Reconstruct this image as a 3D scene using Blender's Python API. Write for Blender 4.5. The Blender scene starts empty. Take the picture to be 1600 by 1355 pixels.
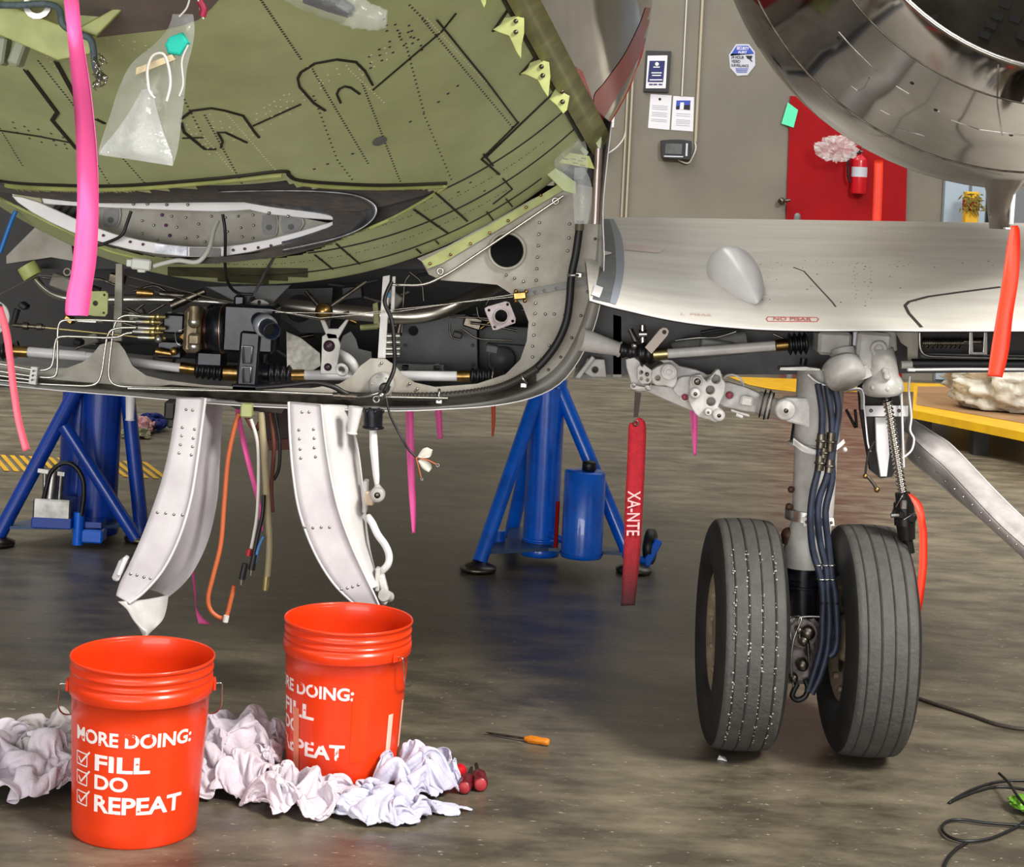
import bpy, bmesh, math, random
from mathutils import Vector, Matrix, noise
from mathutils.bvhtree import BVHTree
PI = math.pi
random.seed(7)
R_ = math.radians
SC = bpy.context.scene
COL = SC.collection

# ------------------------------------------------------------------ camera
F, H, ROLL, PX, PY = 2700.0, 1.38, 0.05, 800.0, 310.0
cam = bpy.data.cameras.new('camera')
cam.sensor_width = 36
cam.lens = 36 * F / 1600
cam.shift_y = -(677.5 - PY) / 1600
cam.clip_end = 200
camo = bpy.data.objects.new('camera', cam)
COL.objects.link(camo)
camo.matrix_world = Matrix.Translation((0, 0, H)) @ Matrix.Rotation(PI/2, 4, 'X') @ Matrix.Rotation(ROLL, 4, 'Z')
SC.camera = camo
SC.view_settings.view_transform = 'Standard'
SC.view_settings.look = 'None'
SC.view_settings.exposure = 0.0
SC.view_settings.gamma = 1
SC.view_settings.use_curve_mapping = False

# ------------------------------------------------------------------ daylight and lamps
W = bpy.data.worlds.new('world'); SC.world = W
W.use_nodes = True
nt = W.node_tree
bg = nt.nodes['Background']
tc = nt.nodes.new('ShaderNodeTexCoord'); sep = nt.nodes.new('ShaderNodeSeparateXYZ')
rp = nt.nodes.new('ShaderNodeValToRGB')
mr = nt.nodes.new('ShaderNodeMapRange'); mr.inputs[1].default_value = -1; mr.inputs[2].default_value = 1
nt.links.new(tc.outputs['Generated'], sep.inputs[0]); nt.links.new(sep.outputs[2], mr.inputs[0])
nt.links.new(mr.outputs[0], rp.inputs[0]); nt.links.new(rp.outputs[0], bg.inputs[0])
e = rp.color_ramp.elements
e[0].position = 0.45; e[0].color = (.16, .15, .13, 1)
e[1].position = 0.56; e[1].color = (.50, .50, .49, 1)
x = e.new(0.8); x.color = (1.05, 1.07, 1.08, 1)
bg.inputs[1].default_value = 1.15

def area(name, loc, target, sx, sy, power, color=(1, 1, 1)):
    l = bpy.data.lights.new(name, 'AREA'); l.shape = 'RECTANGLE'
    l.size = sx; l.size_y = sy; l.energy = power; l.color = color
    o = bpy.data.objects.new(name, l); COL.objects.link(o)
    o.location = loc
    o.rotation_euler = (Vector(target) - Vector(loc)).to_track_quat('-Z', 'Y').to_euler()
    return o
area('hangar_door_daylight', (-2.5, -7, 1.15), (0.0, 5, 1.6), 9, 2.1, 700, (1, .985, .96))
area('roof_light', (5.2, -0.6, 6.8), (1.7, 4.9, 1.0), 2.2, 2.2, 1300, (1, .97, .91))
area('roof_light_far', (-2, 10, 7.5), (-1, 10, 0), 8, 3, 620, (1, .96, .86))

# ------------------------------------------------------------------ pixel -> place (camera model above)
SR, CR = math.sin(ROLL), math.cos(ROLL)
def AB(x, y):
    u, v = x - PX, y - PY
    return u*CR + v*SR, -u*SR + v*CR
def P(x, y, d):
    a, b = AB(x, y)
    return Vector((a*d/F, d, H - b*d/F))
def G(x, y, z=0.0):
    a, b = AB(x, y)
    d = (H - z)*F/b
    return Vector((a*d/F, d, z))
def proj(p):
    a = p[0]*F/p[1]; b = (H - p[2])*F/p[1]
    return PX + a*CR - b*SR, PY + a*SR + b*CR

# ------------------------------------------------------------------ materials
def lin(c):
    out = []
    for v in c[:3]:
        v /= 255.0
        out.append(v/12.92 if v <= .04045 else ((v + .055)/1.055)**2.4)
    return (*out, 1.0)
MATS = {}
def mat(name, col, rough=.5, metal=0, col2=None, scale=8, amt=.5, bump=0, bscale=60, alpha=1, trans=0,
        coat=0, stretch=None, detail=6, lo=.35, hi=.65, spec=.5, ior=1.45, rough2=None, sheen=0):
    if name in MATS: return MATS[name]
    m = bpy.data.materials.new(name); m.use_nodes = True
    n = m.node_tree; b = n.nodes['Principled BSDF']
    b.inputs['Base Color'].default_value = lin(col)
    b.inputs['Roughness'].default_value = rough
    b.inputs['Metallic'].default_value = metal
    b.inputs['Alpha'].default_value = alpha
    b.inputs['Transmission Weight'].default_value = trans
    b.inputs['Coat Weight'].default_value = coat
    b.inputs['Specular IOR Level'].default_value = spec
    b.inputs['IOR'].default_value = ior
    if sheen: b.inputs['Sheen Weight'].default_value = sheen
    tc = n.nodes.new('ShaderNodeTexCoord'); vec = tc.outputs['Object']
    if stretch:
        mp = n.nodes.new('ShaderNodeMapping'); mp.inputs['Scale'].default_value = stretch
        n.links.new(vec, mp.inputs[0]); vec = mp.outputs[0]
    if col2:
        nz = n.nodes.new('ShaderNodeTexNoise'); nz.inputs['Scale'].default_value = scale
        nz.inputs['Detail'].default_value = detail; nz.inputs['Roughness'].default_value = .6
        n.links.new(vec, nz.inputs['Vector'])
        r = n.nodes.new('ShaderNodeMapRange'); r.inputs[1].default_value = lo; r.inputs[2].default_value = hi
        r.inputs[4].default_value = amt*2 if amt < .5 else 1.0
        n.links.new(nz.outputs[0], r.inputs[0])
        mx = n.nodes.new('ShaderNodeMix'); mx.data_type = 'RGBA'
        n.links.new(r.outputs[0], mx.inputs[0])
        mx.inputs[6].default_value = lin(col); mx.inputs[7].default_value = lin(col2)
        n.links.new(mx.outputs[2], b.inputs['Base Color'])
        if rough2 is not None:
            r2 = n.nodes.new('ShaderNodeMapRange')
            r2.inputs[3].default_value = rough; r2.inputs[4].default_value = rough2
            n.links.new(r.outputs[0], r2.inputs[0]); n.links.new(r2.outputs[0], b.inputs['Roughness'])
    if bump:
        nb = n.nodes.new('ShaderNodeTexNoise'); nb.inputs['Scale'].default_value = bscale
        nb.inputs['Detail'].default_value = 4
        n.links.new(vec, nb.inputs['Vector'])
        bp = n.nodes.new('ShaderNodeBump'); bp.inputs['Strength'].default_value = bump
        bp.inputs['Distance'].default_value = .01
        n.links.new(nb.outputs[0], bp.inputs['Height']); n.links.new(bp.outputs[0], b.inputs['Normal'])
    MATS[name] = m
    return m

green = mat('green_primer', (190, 202, 150), .42, 0, (172, 182, 132), 5, .5, .06, 4)
green_lt = mat('yellow_green_primer', (176, 184, 112), .45, 0, (150, 156, 92), 14, .5)
green_dk = mat('dark_green_grime', (88, 86, 60), .6, 0, (60, 56, 42), 14, .5)
mauve = mat('grey_mauve_primer', (122, 112, 108), .5, 0, (104, 96, 92), 10, .5)
sealant = mat('dark_sealant', (38, 32, 24), .6)
brown = mat('brown_composite', (64, 52, 44), .6, 0, (34, 28, 24), 20, .5, stretch=(1, 1, 6))
tan_ = mat('frame_grey_paint', (172, 168, 158), .5, 0, (142, 134, 122), 9, .5)
white = mat('white_paint', (206, 204, 202), .38, 0, (182, 178, 174), 12, .5)
white_hi = mat('clean_white_paint', (222, 220, 220), .3, 0, (206, 204, 206), 9, .5)
wingw = mat('wing_white_paint', (222, 219, 210), .32, 0, (204, 200, 192), 5, .5, stretch=(.5, 3, 3))
grey = mat('mid_grey_paint', (128, 128, 126), .45, 0, (104, 104, 102), 9, .5)
greyd = mat('bay_grey_paint', (92, 94, 95), .5, 0, (70, 72, 72), 8, .5)
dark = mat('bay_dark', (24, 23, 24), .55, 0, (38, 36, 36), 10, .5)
black = mat('black_rubber', (16, 16, 18), .42)
blackg = mat('black_anodised', (14, 15, 20), .28, .3, (30, 32, 40), 30, .5)
alu = mat('bare_aluminium', (176, 174, 170), .3, 1, (140, 138, 134), 20, .5)
steel = mat('steel_tube', (190, 186, 178), .22, 1)
steeld = mat('dull_steel', (120, 114, 106), .38, 1, (80, 72, 62), 30, .5)
bronze = mat('bronze_fitting', (172, 138, 84), .32, 1, (130, 100, 58), 40, .5)
brass = mat('cadmium_fitting', (186, 172, 122), .35, 1)
mirror = mat('polished_metal', (176, 170, 164), .07, 1, (150, 144, 138), 2.2, .5, .045, 2.2, rough2=.12)
dullmir = mat('brushed_dish_metal', (158, 160, 166), .38, .7, (96, 98, 102), 22, .5)
geargrey = mat('gear_grey_paint', (180, 178, 174), .4, 0, (150, 146, 140), 16, .5)
gearwhite = mat('gear_white_paint', (214, 211, 208), .35, 0, (186, 182, 178), 30, .5)
tyre_m = mat('tyre_rubber', (76, 74, 70), .7, 0, (66, 64, 62), 25, .5, .25, 90)
tyre_s = mat('tyre_sidewall', (24, 23, 23), .6, 0, (34, 33, 32), 20, .5)
rim_m = mat('wheel_paint', (150, 136, 116), .55, 0, (112, 96, 78), 25, .5)
hose_m = mat('navy_hose', (38, 46, 66), .5, 0, (26, 30, 42), 30, .5)
blue = mat('jack_blue_paint', (0, 106, 232), .3, 0, (0, 88, 200), 12, .5, coat=.4)
blued = mat('jack_dark_blue_paint', (2, 60, 164), .35, 0, (2, 50, 140), 12, .5, coat=.3)
orange = mat('bucket_orange', (226, 58, 12), .33, 0, (216, 52, 10), 6, .5, coat=.15)
rag_m = mat('rag_cotton', (212, 203, 212), .9, 0, (194, 182, 192), 14, .5, .25, 180, sheen=.2)
rag_b = mat('rag_cotton_bluish', (202, 204, 222), .9, 0, (184, 178, 198), 14, .5, .25, 180, sheen=.2)
rag_g = mat('rag_cotton_grey', (186, 178, 178), .9, 0, (160, 150, 152), 12, .5, .25, 180, sheen=.2)
pink = mat('pink_tape', (244, 92, 158), .5)
pink2 = mat('magenta_tape', (214, 82, 150), .5)
coral = mat('coral_pink_tape', (240, 104, 124), .5)
redtape = mat('orange_red_tape', (236, 62, 36), .42)
redfab = mat('red_webbing', (172, 24, 38), .85, 0, (150, 20, 34), 60, .5, .4, 400)
rust = mat('rust_tape', (160, 62, 30), .6)
wirebr = mat('copper_orange_cable', (190, 96, 56), .45)
wirew = mat('white_wire', (214, 210, 204), .45)
wireb = mat('black_wire', (22, 20, 22), .45)
olive = mat('olive_hose', (150, 138, 106), .5)
plastic = mat('clear_plastic', (235, 238, 240), .12, 0, alpha=.13, spec=1.0, bump=.6, bscale=22)
plastic2 = mat('clear_plastic_creased', (235, 238, 240), .1, 0, alpha=.22, spec=1.0, bump=1.0, bscale=26)
teal = mat('teal_foam', (30, 190, 170), .7)
mint = mat('mint_note', (92, 226, 178), .6)
beige = mat('cardboard_tag', (214, 196, 160), .7)
purple = mat('purple_primer_spot', (96, 44, 96), .5)
redp = mat('red_panel_paint', (156, 8, 18), .7, 0, (142, 8, 16), 3, .5, spec=.2)
redbr = mat('fire_red', (196, 18, 34), .3, coat=.4)
yellow = mat('yellow_paint', (226, 176, 20), .5, 0, (206, 156, 24), 8, .5)
card = mat('cardboard', (160, 124, 86), .8, 0, (140, 106, 72), 6, .5)
wrap = mat('wrap_film', (206, 202, 190), .35, 0, (180, 172, 156), 16, .5, .6, 20)
paper = mat('paper', (226, 224, 232), .7)
navy = mat('navy_print', (30, 38, 96), .6)
print_k = mat('black_print', (24, 24, 28), .6)
print_w = mat('white_print', (236, 232, 236), .5)
print_g = mat('grey_print', (150, 150, 164), .6)
print_r = mat('red_print', (184, 96, 90), .6)
signblue = mat('sign_blue', (34, 70, 176), .5)
signgrey = mat('sign_pale', (196, 198, 210), .5)
putty = mat('beige_conduit', (176, 166, 146), .5)
ltblue = mat('door_blue_grey', (112, 116, 120), .5)
ltblue2 = mat('door_pale_blue', (160, 176, 192), .5)
green_bag = mat('green_pouch', (96, 146, 40), .5)
amber = mat('amber_handle', (206, 120, 24), .35, coat=.3)
redh = mat('red_handle', (190, 22, 34), .3, coat=.4)
redhd = mat('dark_red_handle', (96, 14, 24), .4, coat=.3)
redend = mat('red_handle_end', (160, 44, 50), .5)
straw = mat('white_lettering_worn', (232, 222, 220), .5)

def worn_mat(name, c1, c2, scale, lo, hi):
    return mat(name, c1, .45, 0, c2, scale, .5, lo=lo, hi=hi, detail=8)
letter_m = worn_mat('worn_white_lettering', (238, 226, 224), (226, 60, 16), 40, .62, .65)
letter_v = worn_mat('very_worn_white_lettering', (238, 226, 224), (226, 60, 16), 30, .53, .56)

# ------------------------------------------------------------------ mesh builder
WL = {}
def catmull(pts, n=6):
    pts = [Vector(p) for p in pts]
    if len(pts) < 3: return pts
    out = []
    for i in range(len(pts)-1):
        p0 = pts[max(i-1, 0)]; p1 = pts[i]; p2 = pts[i+1]; p3 = pts[min(i+2, len(pts)-1)]
        for k in range(n):
            t = k/n
            out.append(.5*((2*p1) + (p2-p0)*t + (2*p0-5*p1+4*p2-p3)*t*t + (3*p1-p0-3*p2+p3)*t**3))
    out.append(pts[-1])
    return out
def frames(path):
    T = []
    for i in range(len(path)):
        a = path[max(i-1, 0)]; b = path[min(i+1, len(path)-1)]
        t = (b-a)
        T.append(t.normalized() if t.length > 1e-9 else Vector((0, 0, 1)))
    up = Vector((0, 0, 1)) if abs(T[0].z) < .9 else Vector((0, 1, 0))
    N = (up - T[0]*up.dot(T[0])).normalized()
    out = []
    for t in T:
        N = (N - t*N.dot(t))
        N = N.normalized() if N.length > 1e-6 else t.orthogonal().normalized()
        out.append((t, N, t.cross(N)))
    return out
class MB:
    def __init__(s): s.v = []; s.f = []; s.m = []; s.sm = []
    def add(s, vs, fs, m=0, smooth=True):
        o = len(s.v); s.v += [Vector(v) for v in vs]
        for f in fs:
            s.f.append([i+o for i in f]); s.m.append(m); s.sm.append(smooth)
        return s
    def box(s, c, size, rot=None, m=0, bev=0.0):
        x, y, z = [k/2 for k in size]; c = Vector(c)
        if bev > 0:
            bev = min(bev, x*.49, y*.49, z*.49)
            vs = []; 
            for sx in (-1, 1):
                for sy in (-1, 1):
                    for sz in (-1, 1):
                        vs += [Vector((sx*x, sy*(y-bev), sz*(z-bev))), Vector((sx*(x-bev), sy*y, sz*(z-bev))), Vector((sx*(x-bev), sy*(y-bev), sz*z))]
            def q(sx, sy, sz, k): return ((sx > 0)*4 + (sy > 0)*2 + (sz > 0))*3 + k
            fs = []
            for sx in (-1, 1):
                fs.append([q(sx, -1, -1, 0), q(sx, 1, -1, 0), q(sx, 1, 1, 0), q(sx, -1, 1, 0)][::sx])
            for sy in (-1, 1):
                fs.append([q(-1, sy, -1, 1), q(-1, sy, 1, 1), q(1, sy, 1, 1), q(1, sy, -1, 1)][::sy])
            for sz in (-1, 1):
                fs.append([q(-1, -1, sz, 2), q(1, -1, sz, 2), q(1, 1, sz, 2), q(-1, 1, sz, 2)][::sz])
            for a in (-1, 1):
                for b in (-1, 1):
                    fs.append([q(-1, a, b, 1), q(1, a, b, 1), q(1, a, b, 2), q(-1, a, b, 2)][::a*b])
                    fs.append([q(a, -1, b, 0), q(a, -1, b, 2), q(a, 1, b, 2), q(a, 1, b, 0)][::-a*b*-1])
                    fs.append([q(a, b, -1, 0), q(a, b, 1, 0), q(a, b, 1, 1), q(a, b, -1, 1)][::a*b*-1])
            for sx in (-1, 1):
                for sy in (-1, 1):
                    for sz in (-1, 1):
                        fs.append([q(sx, sy, sz, 0), q(sx, sy, sz, 1), q(sx, sy, sz, 2)][::sx*sy*sz])
        else:
            vs = [Vector((i, j, k)) for i in (-x, x) for j in (-y, y) for k in (-z, z)]
            fs = [[0, 1, 3, 2], [4, 6, 7, 5], [0, 4, 5, 1], [2, 3, 7, 6], [0, 2, 6, 4], [1, 5, 7, 3]]
        if rot is not None: vs = [rot @ v for v in vs]
        return s.add([v+c for v in vs], fs, m, False)
    def cyl(s, a, b, r0, r1=None, n=20, m=0, caps=True):
        return s.tube([a, b], [r0, r0 if r1 is None else r1], n, m, caps)
    def tube(s, path, r, n=12, m=0, caps=True):
        path = [Vector(p) for p in path]
        rr = r if isinstance(r, (list, tuple)) else [r]*len(path)
        fr = frames(path); vs = []
        for p, (t, N, B), q in zip(path, fr, rr):
            for k in range(n):
                a = 2*PI*k/n
                vs.append(p + (N*math.cos(a) + B*math.sin(a))*q)
        fs = []
        L = len(path)
        for i in range(L-1):
            for k in range(n):
                k2 = (k+1) % n
                fs.append([i*n+k, i*n+k2, (i+1)*n+k2, (i+1)*n+k])
        s.add(vs, fs, m, True)
        if caps:
            o = len(s.v) - len(vs)
            for idx, rev in ((0, True), (L-1, False)):
                if rr[idx] < 1e-5: continue
                c = [o + idx*n + k for k in range(n)]
                nv = [s.v[i].copy() for i in c]
                o2 = len(s.v); s.v += nv
                f = list(range(o2, o2+n)); s.f.append(f[::-1] if rev else f); s.m.append(m); s.sm.append(False)
        return s
    def lathe(s, prof, c, axis=(0, 0, 1), n=48, m=0, a0=0, a1=2*PI, sharp=False):
        c = Vector(c); ax = Vector(axis).normalized(); e1 = ax.orthogonal().normalized()
        if abs(ax.z) > .99: e1 = Vector((1, 0, 0))
        e2 = ax.cross(e1)
        full = abs((a1-a0) - 2*PI) < 1e-6
        cnt = n if full else n+1
        mm = m if isinstance(m, list) else None
        if sharp:
            for i in range(len(prof)-1):
                s.lathe([prof[i], prof[i+1]], c, axis, n, mm[i] if mm else m, a0, a1)
            return s
        vs = []
        for r, h in prof:
            for k in range(cnt):
                a = a0 + (a1-a0)*k/n
                vs.append(c + ax*h + (e1*math.cos(a) + e2*math.sin(a))*r)
        o = len(s.v); s.v += vs
        for i in range(len(prof)-1):
            for k in range(n):
                k2 = (k+1) % cnt if full else k+1
                s.f.append([o+i*cnt+k, o+i*cnt+k2, o+(i+1)*cnt+k2, o+(i+1)*cnt+k]); s.m.append(mm[i] if mm else m); s.sm.append(True)
        return s
    def sph(s, c, r, n=14, m=0, sc=(1, 1, 1)):
        c = Vector(c); vs = []; h = n//2
        for i in range(h+1):
            t = PI*i/h
            for k in range(n):
                a = 2*PI*k/n
                vs.append(c + Vector((r*sc[0]*math.sin(t)*math.cos(a), r*sc[1]*math.sin(t)*math.sin(a), r*sc[2]*math.cos(t))))
        fs = []
        for i in range(h):
            for k in range(n):
                fs.append([i*n+k, (i+1)*n+k, (i+1)*n+(k+1) % n, i*n+(k+1) % n])
        return s.add(vs, fs, m, True)
    def torus(s, c, axis, R, r, n=32, k=10, m=0):
        c = Vector(c); ax = Vector(axis).normalized(); e1 = ax.orthogonal().normalized(); e2 = ax.cross(e1)
        pts = [c + (e1*math.cos(2*PI*i/n) + e2*math.sin(2*PI*i/n))*R for i in range(n+1)]
        return s.tube(pts, r, k, m, False)
    def rivet(s, p, nrm, r=.003, m=0, h=None):
        nrm = Vector(nrm).normalized(); e1 = nrm.orthogonal().normalized(); e2 = nrm.cross(e1)
        h = r*.5 if h is None else h; p = Vector(p); vs = []
        for rr, hh in ((1, -.3), (.85, .55), (.35, 1)):
            for k in range(8):
                a = 2*PI*k/8
                vs.append(p + (e1*math.cos(a)+e2*math.sin(a))*r*rr + nrm*h*hh)
        fs = [[i*8+k, i*8+(k+1) % 8, (i+1)*8+(k+1) % 8, (i+1)*8+k] for i in range(2) for k in range(8)]
        fs.append([16+k for k in range(8)])
        return s.add(vs, fs, m, True)
    def strip(s, L, Rr, th=.002, bow=0, m=0, n=5, cross=3, smooth=True):
        L = catmull(L, n); Rr = catmull(Rr, n); rows = []
        for i, (a, b) in enumerate(zip(L, Rr)):
            i2 = min(i+1, len(L)-1); i1 = max(i-1, 0)
            t = (L[i2]-L[i1]); w = b-a
            nn = w.cross(t)
            nn = nn.normalized() if nn.length > 1e-9 else Vector((0, -1, 0))
            row = []
            for k in range(cross+1):
                q = k/cross
                row.append((a.lerp(b, q) + nn*bow*math.sin(PI*q), nn))
            rows.append(row)
        W_ = cross+1; vs = [p + q*th/2 for r in rows for p, q in r] + [p - q*th/2 for r in rows for p, q in r]
        N = len(rows)*W_; fs = []
        for i in range(len(rows)-1):
            for k in range(cross):
                a = i*W_+k
                fs.append([a, a+1, a+W_+1, a+W_]); fs.append([N+a, N+a+W_, N+a+W_+1, N+a+1])
            for k in (0, cross):
                a = i*W_+k
                fs.append([a, a+W_, N+a+W_, N+a])
        for i in (0, len(rows)-1):
            for k in range(cross):
                a = i*W_+k; fs.append([a, a+1, N+a+1, N+a])
        return s.add(vs, fs, m, smooth)
    def build_each(s, name, mats, parent=None, label=None):
        """every separate piece of this mesh becomes a part of its own"""
        par = list(range(len(s.v)))
        def find(i):
            while par[i] != i: par[i] = par[par[i]]; i = par[i]
            return i
        key = {}
        for i, v in enumerate(s.v):
            k = (round(v.x, 5), round(v.y, 5), round(v.z, 5)); j = key.setdefault(k, i)
            if j != i: par[find(i)] = find(j)
        for f in s.f:
            for i in f[1:]: par[find(f[0])] = find(i)
        gr = {}
        for n_, f in enumerate(s.f): gr.setdefault(find(f[0]), []).append(n_)
        boxes = []
        for k, fl in gr.items():
            ids = {i for n_ in fl for i in s.f[n_]}; c = [s.v[i] for i in ids]
            boxes.append([[min(v[a] for v in c)-.004 for a in range(3)], [max(v[a] for v in c)+.004 for a in range(3)], fl])
        merged = True
        while merged:
            merged = False
            for i in range(len(boxes)):
                for j in range(i+1, len(boxes)):
                    A_, B_ = boxes[i], boxes[j]
                    if all(A_[0][a] <= B_[1][a] and B_[0][a] <= A_[1][a] for a in range(3)):
                        boxes[i] = [[min(A_[0][a], B_[0][a]) for a in range(3)], [max(A_[1][a], B_[1][a]) for a in range(3)], A_[2]+B_[2]]
                        del boxes[j]; merged = True; break
                if merged: break
        out = None
        for b in boxes:
            m = MB()
            ids = sorted({i for n_ in b[2] for i in s.f[n_]}); mp = {i: k for k, i in enumerate(ids)}
            m.v = [s.v[i] for i in ids]; m.f = [[mp[i] for i in s.f[n_]] for n_ in b[2]]; m.m = [s.m[n_] for n_ in b[2]]; m.sm = [s.sm[n_] for n_ in b[2]]
            out = m.build(name, mats, parent, label)
        return out
    def build(s, name, mats, parent=None, label=None, auto=True):
        me = bpy.data.meshes.new(name)
        org = WL.get(parent.name, Vector((0, 0, 0))) if parent else Vector((0, 0, 0))
        if parent is None and s.v:
            lo = Vector([min(v[i] for v in s.v) for i in range(3)]); hi = Vector([max(v[i] for v in s.v) for i in range(3)])
            org = Vector(((lo.x+hi.x)/2, (lo.y+hi.y)/2, lo.z))
        me.from_pydata([v - org for v in s.v], [], s.f)
        for mt in (mats if isinstance(mats, (list, tuple)) else [mats]): me.materials.append(mt)
        me.polygons.foreach_set('material_index', s.m)
        me.polygons.foreach_set('use_smooth', s.sm)
        me.update()
        o = bpy.data.objects.new(name, me); COL.objects.link(o)
        if parent: o.parent = parent
        else: o.location = org
        WL[o.name] = org
        if label: o['label'] = label
        return o
def tag(o, label, cat, group=None):
    o['label'] = label; o['category'] = cat
    if group: o['group'] = group
    return o
def empty(name, loc, label, cat, group=None):
    o = bpy.data.objects.new(name, None); COL.objects.link(o)
    o.location = loc; o.empty_display_size = .1
    WL[o.name] = Vector(loc)
    return tag(o, label, cat, group)
def struct(mb, name, m):
    o = mb.build(name, m); o['kind'] = 'structure'; return o
def curve_geo(splines, th, bevel=0.0, res=1):
    cu = bpy.data.curves.new('tmp', 'CURVE'); cu.dimensions = '2D'; cu.fill_mode = 'BOTH'
    cu.extrude = max(th/2 - bevel, 0); cu.bevel_depth = bevel; cu.bevel_resolution = 1; cu.offset = -bevel
    for sp in splines:
        q = cu.splines.new('POLY'); q.points.add(len(sp)-1); q.use_cyclic_u = True
        for i, p in enumerate(sp): q.points[i].co = (p[0], p[1], 0, 1)
    o = bpy.data.objects.new('tmp', cu)
    me = o.to_mesh()
    vs = [v.co.copy() for v in me.vertices]; fs = [list(p.vertices) for p in me.polygons]
    o.to_mesh_clear(); bpy.data.objects.remove(o); bpy.data.curves.remove(cu)
    return vs, fs
def text_geo(txt, th=.0006, offset=0.0, align='LEFT'):
    cu = bpy.data.curves.new('tmpt', 'FONT'); cu.body = txt; cu.size = 1; cu.extrude = th/2
    cu.offset = offset; cu.align_x = align; cu.resolution_u = 4
    o = bpy.data.objects.new('tmpt', cu); me = o.to_mesh()
    vs = [v.co.copy() for v in me.vertices]; fs = [list(p.vertices) for p in me.polygons]
    o.to_mesh_clear(); bpy.data.objects.remove(o); bpy.data.curves.remove(cu)
    return vs, fs
def fit_text(txt, w, h, offset=0.0, th=.0006):
    vs, fs = text_geo(txt, 0.0, offset)
    x0 = min(v.x for v in vs); x1 = max(v.x for v in vs); y0 = min(v.y for v in vs); y1 = max(v.y for v in vs)
    out = [Vector(((v.x-x0)/(x1-x0)*w, (v.y-y0)/(y1-y0)*h, 0)) for v in vs]
    return out, fs
def slice_x(vs, fs, step):
    """cut a flat mesh into narrow columns so that it can be bent"""
    bm = bmesh.new(); bv = [bm.verts.new(v) for v in vs]
    for f in fs:
        try: bm.faces.new([bv[i] for i in f])
        except ValueError: pass
    x = min(v.x for v in vs)+step; x1 = max(v.x for v in vs)
    while x < x1:
        bmesh.ops.bisect_plane(bm, geom=bm.verts[:]+bm.edges[:]+bm.faces[:], plane_co=(x, 0, 0), plane_no=(1, 0, 0)); x += step
    bm.verts.index_update()
    out = [v.co.copy() for v in bm.verts], [[v.index for v in f.verts] for f in bm.faces]
    bm.free(); return out
def circ(cx, cy, r, n=20, ry=None):
    ry = r if ry is None else ry
    return [(cx + r*math.cos(2*PI*k/n), cy + ry*math.sin(2*PI*k/n)) for k in range(n)]
def sm2(pts, n=5, closed=False):
    """smooth 2D polyline"""
    q = [Vector((p[0], p[1], 0)) for p in pts]
    if closed:
        q = [q[-1]] + q + [q[0], q[1]]
        r = catmull(q, n)
        return [(v.x, v.y) for v in r[n:-n-1]]
    return [(v.x, v.y) for v in catmull(q, n)]
def plate(mb, outline, d, th=.004, holes=(), m=0, bevel=0.0, dd=None):
    """flat plate facing the tail; outline and holes (x, y, r) taken from the photo at depth d. dd(x,z)->extra depth"""
    def loc(x, y):
        p = P(x, y, d); return (p.x, p.z)
    sp = [[loc(*p) for p in outline]]
    for h in holes:
        if len(h) == 3 and not isinstance(h[0], (tuple, list)): sp.append([loc(*p) for p in circ(h[0], h[1], h[2])])
        else: sp.append([loc(*p) for p in h])
    vs, fs = curve_geo(sp, th, bevel)
    out = []
    for v in vs:
        y = d + th/2 - v.z
        if dd: y += dd(v.x, v.y)
        out.append(Vector((v.x, y, v.y)))
    mb.add(out, fs, m, False); return mb
def pxt(mb, pts, r, n=10, m=0, sub=5, caps=True):
    """tube through (x, y, depth) points"""
    path = [P(*p) for p in pts]
    if sub and len(path) > 2: path = catmull(path, sub)
    return mb.tube(path, r, n, m, caps)
def hard(path, rad=.02, k=4):
    """polyline with rounded corners"""
    path = [Vector(p) for p in path]; out = [path[0]]
    for i in range(1, len(path)-1):
        a, b, c = path[i-1], path[i], path[i+1]
        l1 = min(rad, (a-b).length*.45); l2 = min(rad, (c-b).length*.45)
        p = b + (a-b).normalized()*l1; q = b + (c-b).normalized()*l2
        for j in range(k+1):
            t = j/k; out.append((1-t)**2*p + 2*t*(1-t)*b + t*t*q)
    out.append(path[-1]); return out
def bent(mb, pts, r, rad=.02, n=10, m=0):
    return mb.tube(hard([P(*p) for p in pts], rad), r, n, m)

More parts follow.
